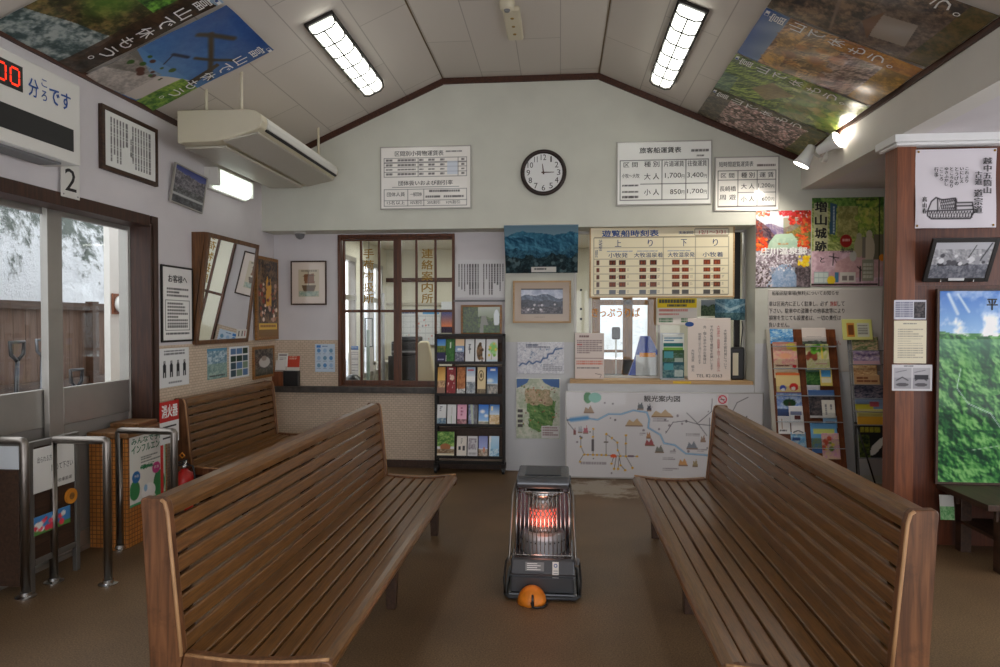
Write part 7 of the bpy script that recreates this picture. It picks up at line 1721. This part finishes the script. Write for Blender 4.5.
# ================================================================== INSIDE THE OFFICE
def wy(u, v, y): return aY(u, v, y)
q = wy(424, 384, 8.0)
t = thing('office_chair', 'cream high-backed office chair behind the lattice window', 'chair', (q.x, 8.2, 0))
bz = wy(426, 341, 8.1).z
mb = MB(); cx = wy(425, 350, 8.1).x
mb.prism([(cx - .12, .56), (cx - .11, bz - .06), (cx - .06, bz), (cx + .05, bz), (cx + .14, .9), (cx + .19, .56)], 1, 8.05, 8.14, 'cushion_cream'); mb.build('backrest', t, bevel=.03, seg=3)
mb = MB(); mb.box(cx - .34, cx + .17, 8.1, 8.55, .46, .56, 'cushion_cream'); mb.build('seat', t, bevel=.03, seg=3)
mb = MB(); mb.lathe([(.03, .06), (.03, .46)], (cx, 8.3, 0), 'black_plastic', 14); mb.build('column', t)
for k in range(5):
    an = k * 2 * PI / 5; mb = MB(); mb.tube([(cx, 8.3, .1), (cx + .28 * math.cos(an), 8.3 + .28 * math.sin(an), .06)], .018, 'black_plastic', 8); mb.lathe([(.03, -.02), (.03, .02)], (cx + .28 * math.cos(an), 8.3 + .28 * math.sin(an), .031), 'black_plastic', 12, 0); mb.build('caster_leg', t)
A = wy(391, 371, 8.9); B = wy(419, 337, 8.9)
t = thing('printer', 'black office printer on a dark cabinet behind the lattice window', 'printer', ((A.x + B.x) / 2, 9.1, wy(400, 366, 8.9).z))
zp = wy(400, 356, 8.9).z
mb = MB(); mb.box(A.x, B.x, 8.9, 9.35, zp, B.z - .06, 'black_plastic'); mb.build('body', t, bevel=.02)
mb = MB(); mb.box(A.x + .03, B.x - .03, 8.93, 9.3, B.z - .06, B.z, 'dark_grey'); mb.build('lid', t, bevel=.015)
mb = MB(); mb.box(A.x + .02, B.x - .05, 8.84, 8.9, zp + .05, zp + .07, 'grey_plastic'); mb.build('paper_tray', t)
t = thing('cabinet', 'dark steel cabinet under the office printer', 'cabinet', ((A.x + B.x) / 2, 9.1, 0))
mb = MB(); mb.box(A.x - .03, B.x + .03, 8.86, 9.4, 0.0, zp, 'black_metal'); mb.build('body', t, bevel=.006)
for z in (.1, .32, .54):
    mb = MB(); mb.box(A.x, B.x, 8.845, 8.86, z, z + .2, 'dark_grey'); d = mb.build('drawer', t, bevel=.004); mb = MB(); mb.box((A.x + B.x) / 2 - .06, (A.x + B.x) / 2 + .06, 8.825, 8.845, z + .12, z + .14, 'chrome'); mb.build('handle', d)
A = wy(396, 345, 9.97); B = wy(441, 309, 9.97)
a = Art(90, 60, (206, 208, 210), 150); a.grid(.02, .2, .98, .98, 6, 5, (170, 176, 180), .6); a.words(.1, .04, .6, .14, 1, (60, 70, 110), .9); a.rect(.6, .02, .95, .15, (90, 150, 200)); a.blobs(30, .05, .25, .95, .9, .015, [(150, 150, 160), (190, 120, 110)])
tag(card('planning_board', FR((A.x, 9.97, A.z), (1, 0, 0), (0, 0, 1)), B.x - A.x, B.z - A.z, a, .02), 'white planning board on the back wall of the office', 'board')
z = wy(420, 280, OY).z; mb = MB(); mb.box(-2.7, -1.35, OY - .03, OY, z - .03, z + .03, 'trim_wood'); tag(mb.build('wall_rail'), 'brown rail along the back wall of the office', 'rail')
z2 = wy(420, 304, OY).z; mb = MB(); mb.box(-2.7, -1.35, OY - .03, OY, z2 - .02, z2 + .02, 'cream_grey'); tag(mb.build('wall_rail'), 'grey rail above the planning board in the office', 'rail')
A = wy(439, 333, 9.7); B = wy(450, 308, 9.7)
a = Art(30, 60, (60, 80, 130), 151); a.vgrad((210, 214, 220), (200, 204, 210), 0, .3); a.vgrad((60, 80, 140), (210, 120, 80), .3, .8); a.rect(0, .8, 1, 1, (50, 40, 60))
tag(card('wall_calendar', FR((A.x, 9.9, A.z), (1, 0, 0), (0, 0, 1)), B.x - A.x, B.z - A.z + .1, a, .01), 'sunset picture calendar on the back wall of the office', 'calendar')
A = wy(351.5, 378, 8.0); B = wy(358.5, 346, 8.0)
a = Art(24, 80, (222, 222, 224), 152); a.rect(0, 0, 1, .12, (70, 110, 170)); a.grid(.05, .2, .95, .95, 1, 4, (170, 170, 180), .8); a.words(.1, .25, .9, .9, 8, (150, 150, 160), .3)
tag(card('wall_calendar', FR((A.x, 8.0, A.z), (1, 0, 0), (0, 0, 1)), B.x - A.x, B.z - A.z, a, .01), 'long white calendar strip hanging inside the lattice window', 'calendar')
A = wy(346, 392, 7.62); B = wy(361, 371, 7.62)
mb = MB(); mb.lathe([(.02, .80), (.1, .81), (.13, .86), (.11, .93), (.05, .98), (.01, .99)], ((A.x + B.x) / 2, 7.6, 0), 'black_plastic', 20)
tag(mb.build('cloth_bag', smooth=True), 'small black bag on the desk behind the lattice window', 'bag')
t = thing('office_desk', 'grey steel desk inside the office behind the lattice window', 'desk', (-2.25, 7.8, 0))
mb = MB(); mb.box(-2.62, -1.95, 7.42, 8.0, .76, .80, 'grey_box'); mb.build('top', t, bevel=.006)
for x in (-2.6, -2.02):
    for y in (7.45, 7.93): mb = MB(); mb.box(x, x + .05, y, y + .05, 0, .76, 'grey_box'); mb.build('leg', t)
for (u, c, w_, lab, zz) in ((368, 'teal_paper', 8.3, 'green-grey standing pole inside the office', 1.5), (383, 'grey_box', 9.0, 'grey standing pole inside the office', 2.0)):
    q = wy(u, 330, w_); mb = MB(); mb.lathe([(.06, 0), (.06, .02), (.022, .04), (.022, zz)], (q.x, w_, 0), c, 16); tag(mb.build('stand_pole'), lab, 'pole')
A = wy(365, 347, 8.6); B = wy(373, 318, 8.6)
t = thing('hanging_frame', 'black-edged clear frame hanging inside the lattice window', 'frame', ((A.x + B.x) / 2, 8.6, A.z))
mb = MB(FR((A.x, 8.6, A.z), (1, 0, 0), (0, 0, 1))); mb.frame(B.x - A.x, B.z - A.z, .012, 0, .02, 'black_metal'); mb.build('border', t)
mb = MB(FR((A.x, 8.6, A.z), (1, 0, 0), (0, 0, 1))); mb.box(.012, B.x - A.x - .012, .012, B.z - A.z - .012, .008, .012, 'acrylic'); mb.build('pane', t)
mb = MB(); mb.tube([((A.x + B.x) / 2, 8.61, B.z), ((A.x + B.x) / 2, 8.61, 2.7)], .004, 'black_metal', 6); mb.build('cord', t)
t = thing('steel_shelf', 'pale steel shelf unit by the office side window', 'shelf', (-2.4, 9.0, 0))
mb = MB()
for z in (.1, .4, .7, 1.0): mb.box(-2.62, -2.45, 9.2, 9.9, z, z + .03, 'cream_grey')
for x in (-2.62, -2.48):
    for y in (9.2, 9.87): mb.box(x, x + .03, y, y + .03, 0, 1.05, 'cream_grey')
mb.build('frame', t)

# ================================================================== LIGHT
tube_light(-1, -1.80, 1.6, 3.0, 'added unseen wire-guarded tube light on the door-side slope, out above the benches')  # this pair is out of view, added to light the near half
tube_light(1, .955, 1.6, 3.0, 'added unseen wire-guarded tube light on the alcove-side slope, out above the benches')
def area(name, loc, rot, sx, sy, e, col=(1, 1, 1)):
    L = bpy.data.lights.new(name, 'AREA'); L.shape = 'RECTANGLE'; L.size = sx; L.size_y = sy; L.energy = e; L.color = col
    o = bpy.data.objects.new(name, L); COL.objects.link(o); o.location = loc; o.rotation_euler = rot; return o
area('office_ceiling_lamp', (-1.2, 8.5, 2.66), (0, 0, 0), 2.2, .5, 11, (1, .98, .9))
area('office_ceiling_lamp', (1.2, 8.5, 2.66), (0, 0, 0), 1.4, .5, 7, (1, .98, .9))
L = bpy.data.lights.new('burner_light', 'POINT'); L.energy = .35; L.color = (1, .4, .25); L.shadow_soft_size = .06
o = bpy.data.objects.new('burner_light', L); COL.objects.link(o); o.location = (HX, 3.9, .42)
w = bpy.data.worlds.new('overcast'); SC.world = w; w.use_nodes = True
bg = w.node_tree.nodes['Background']; bg.inputs[0].default_value = (.95, .965, 1.0, 1); bg.inputs[1].default_value = 1.3
SC.view_settings.view_transform = 'Standard'
SC.view_settings.look = 'None'
SC.view_settings.gamma = 1
SC.view_settings.use_curve_mapping = False
SC.view_settings.exposure = 1.25
SC.cycles.max_bounces = 10
SC.cycles.diffuse_bounces = 5
SC.cycles.transparent_max_bounces = 12
SC.cycles.use_denoising = True
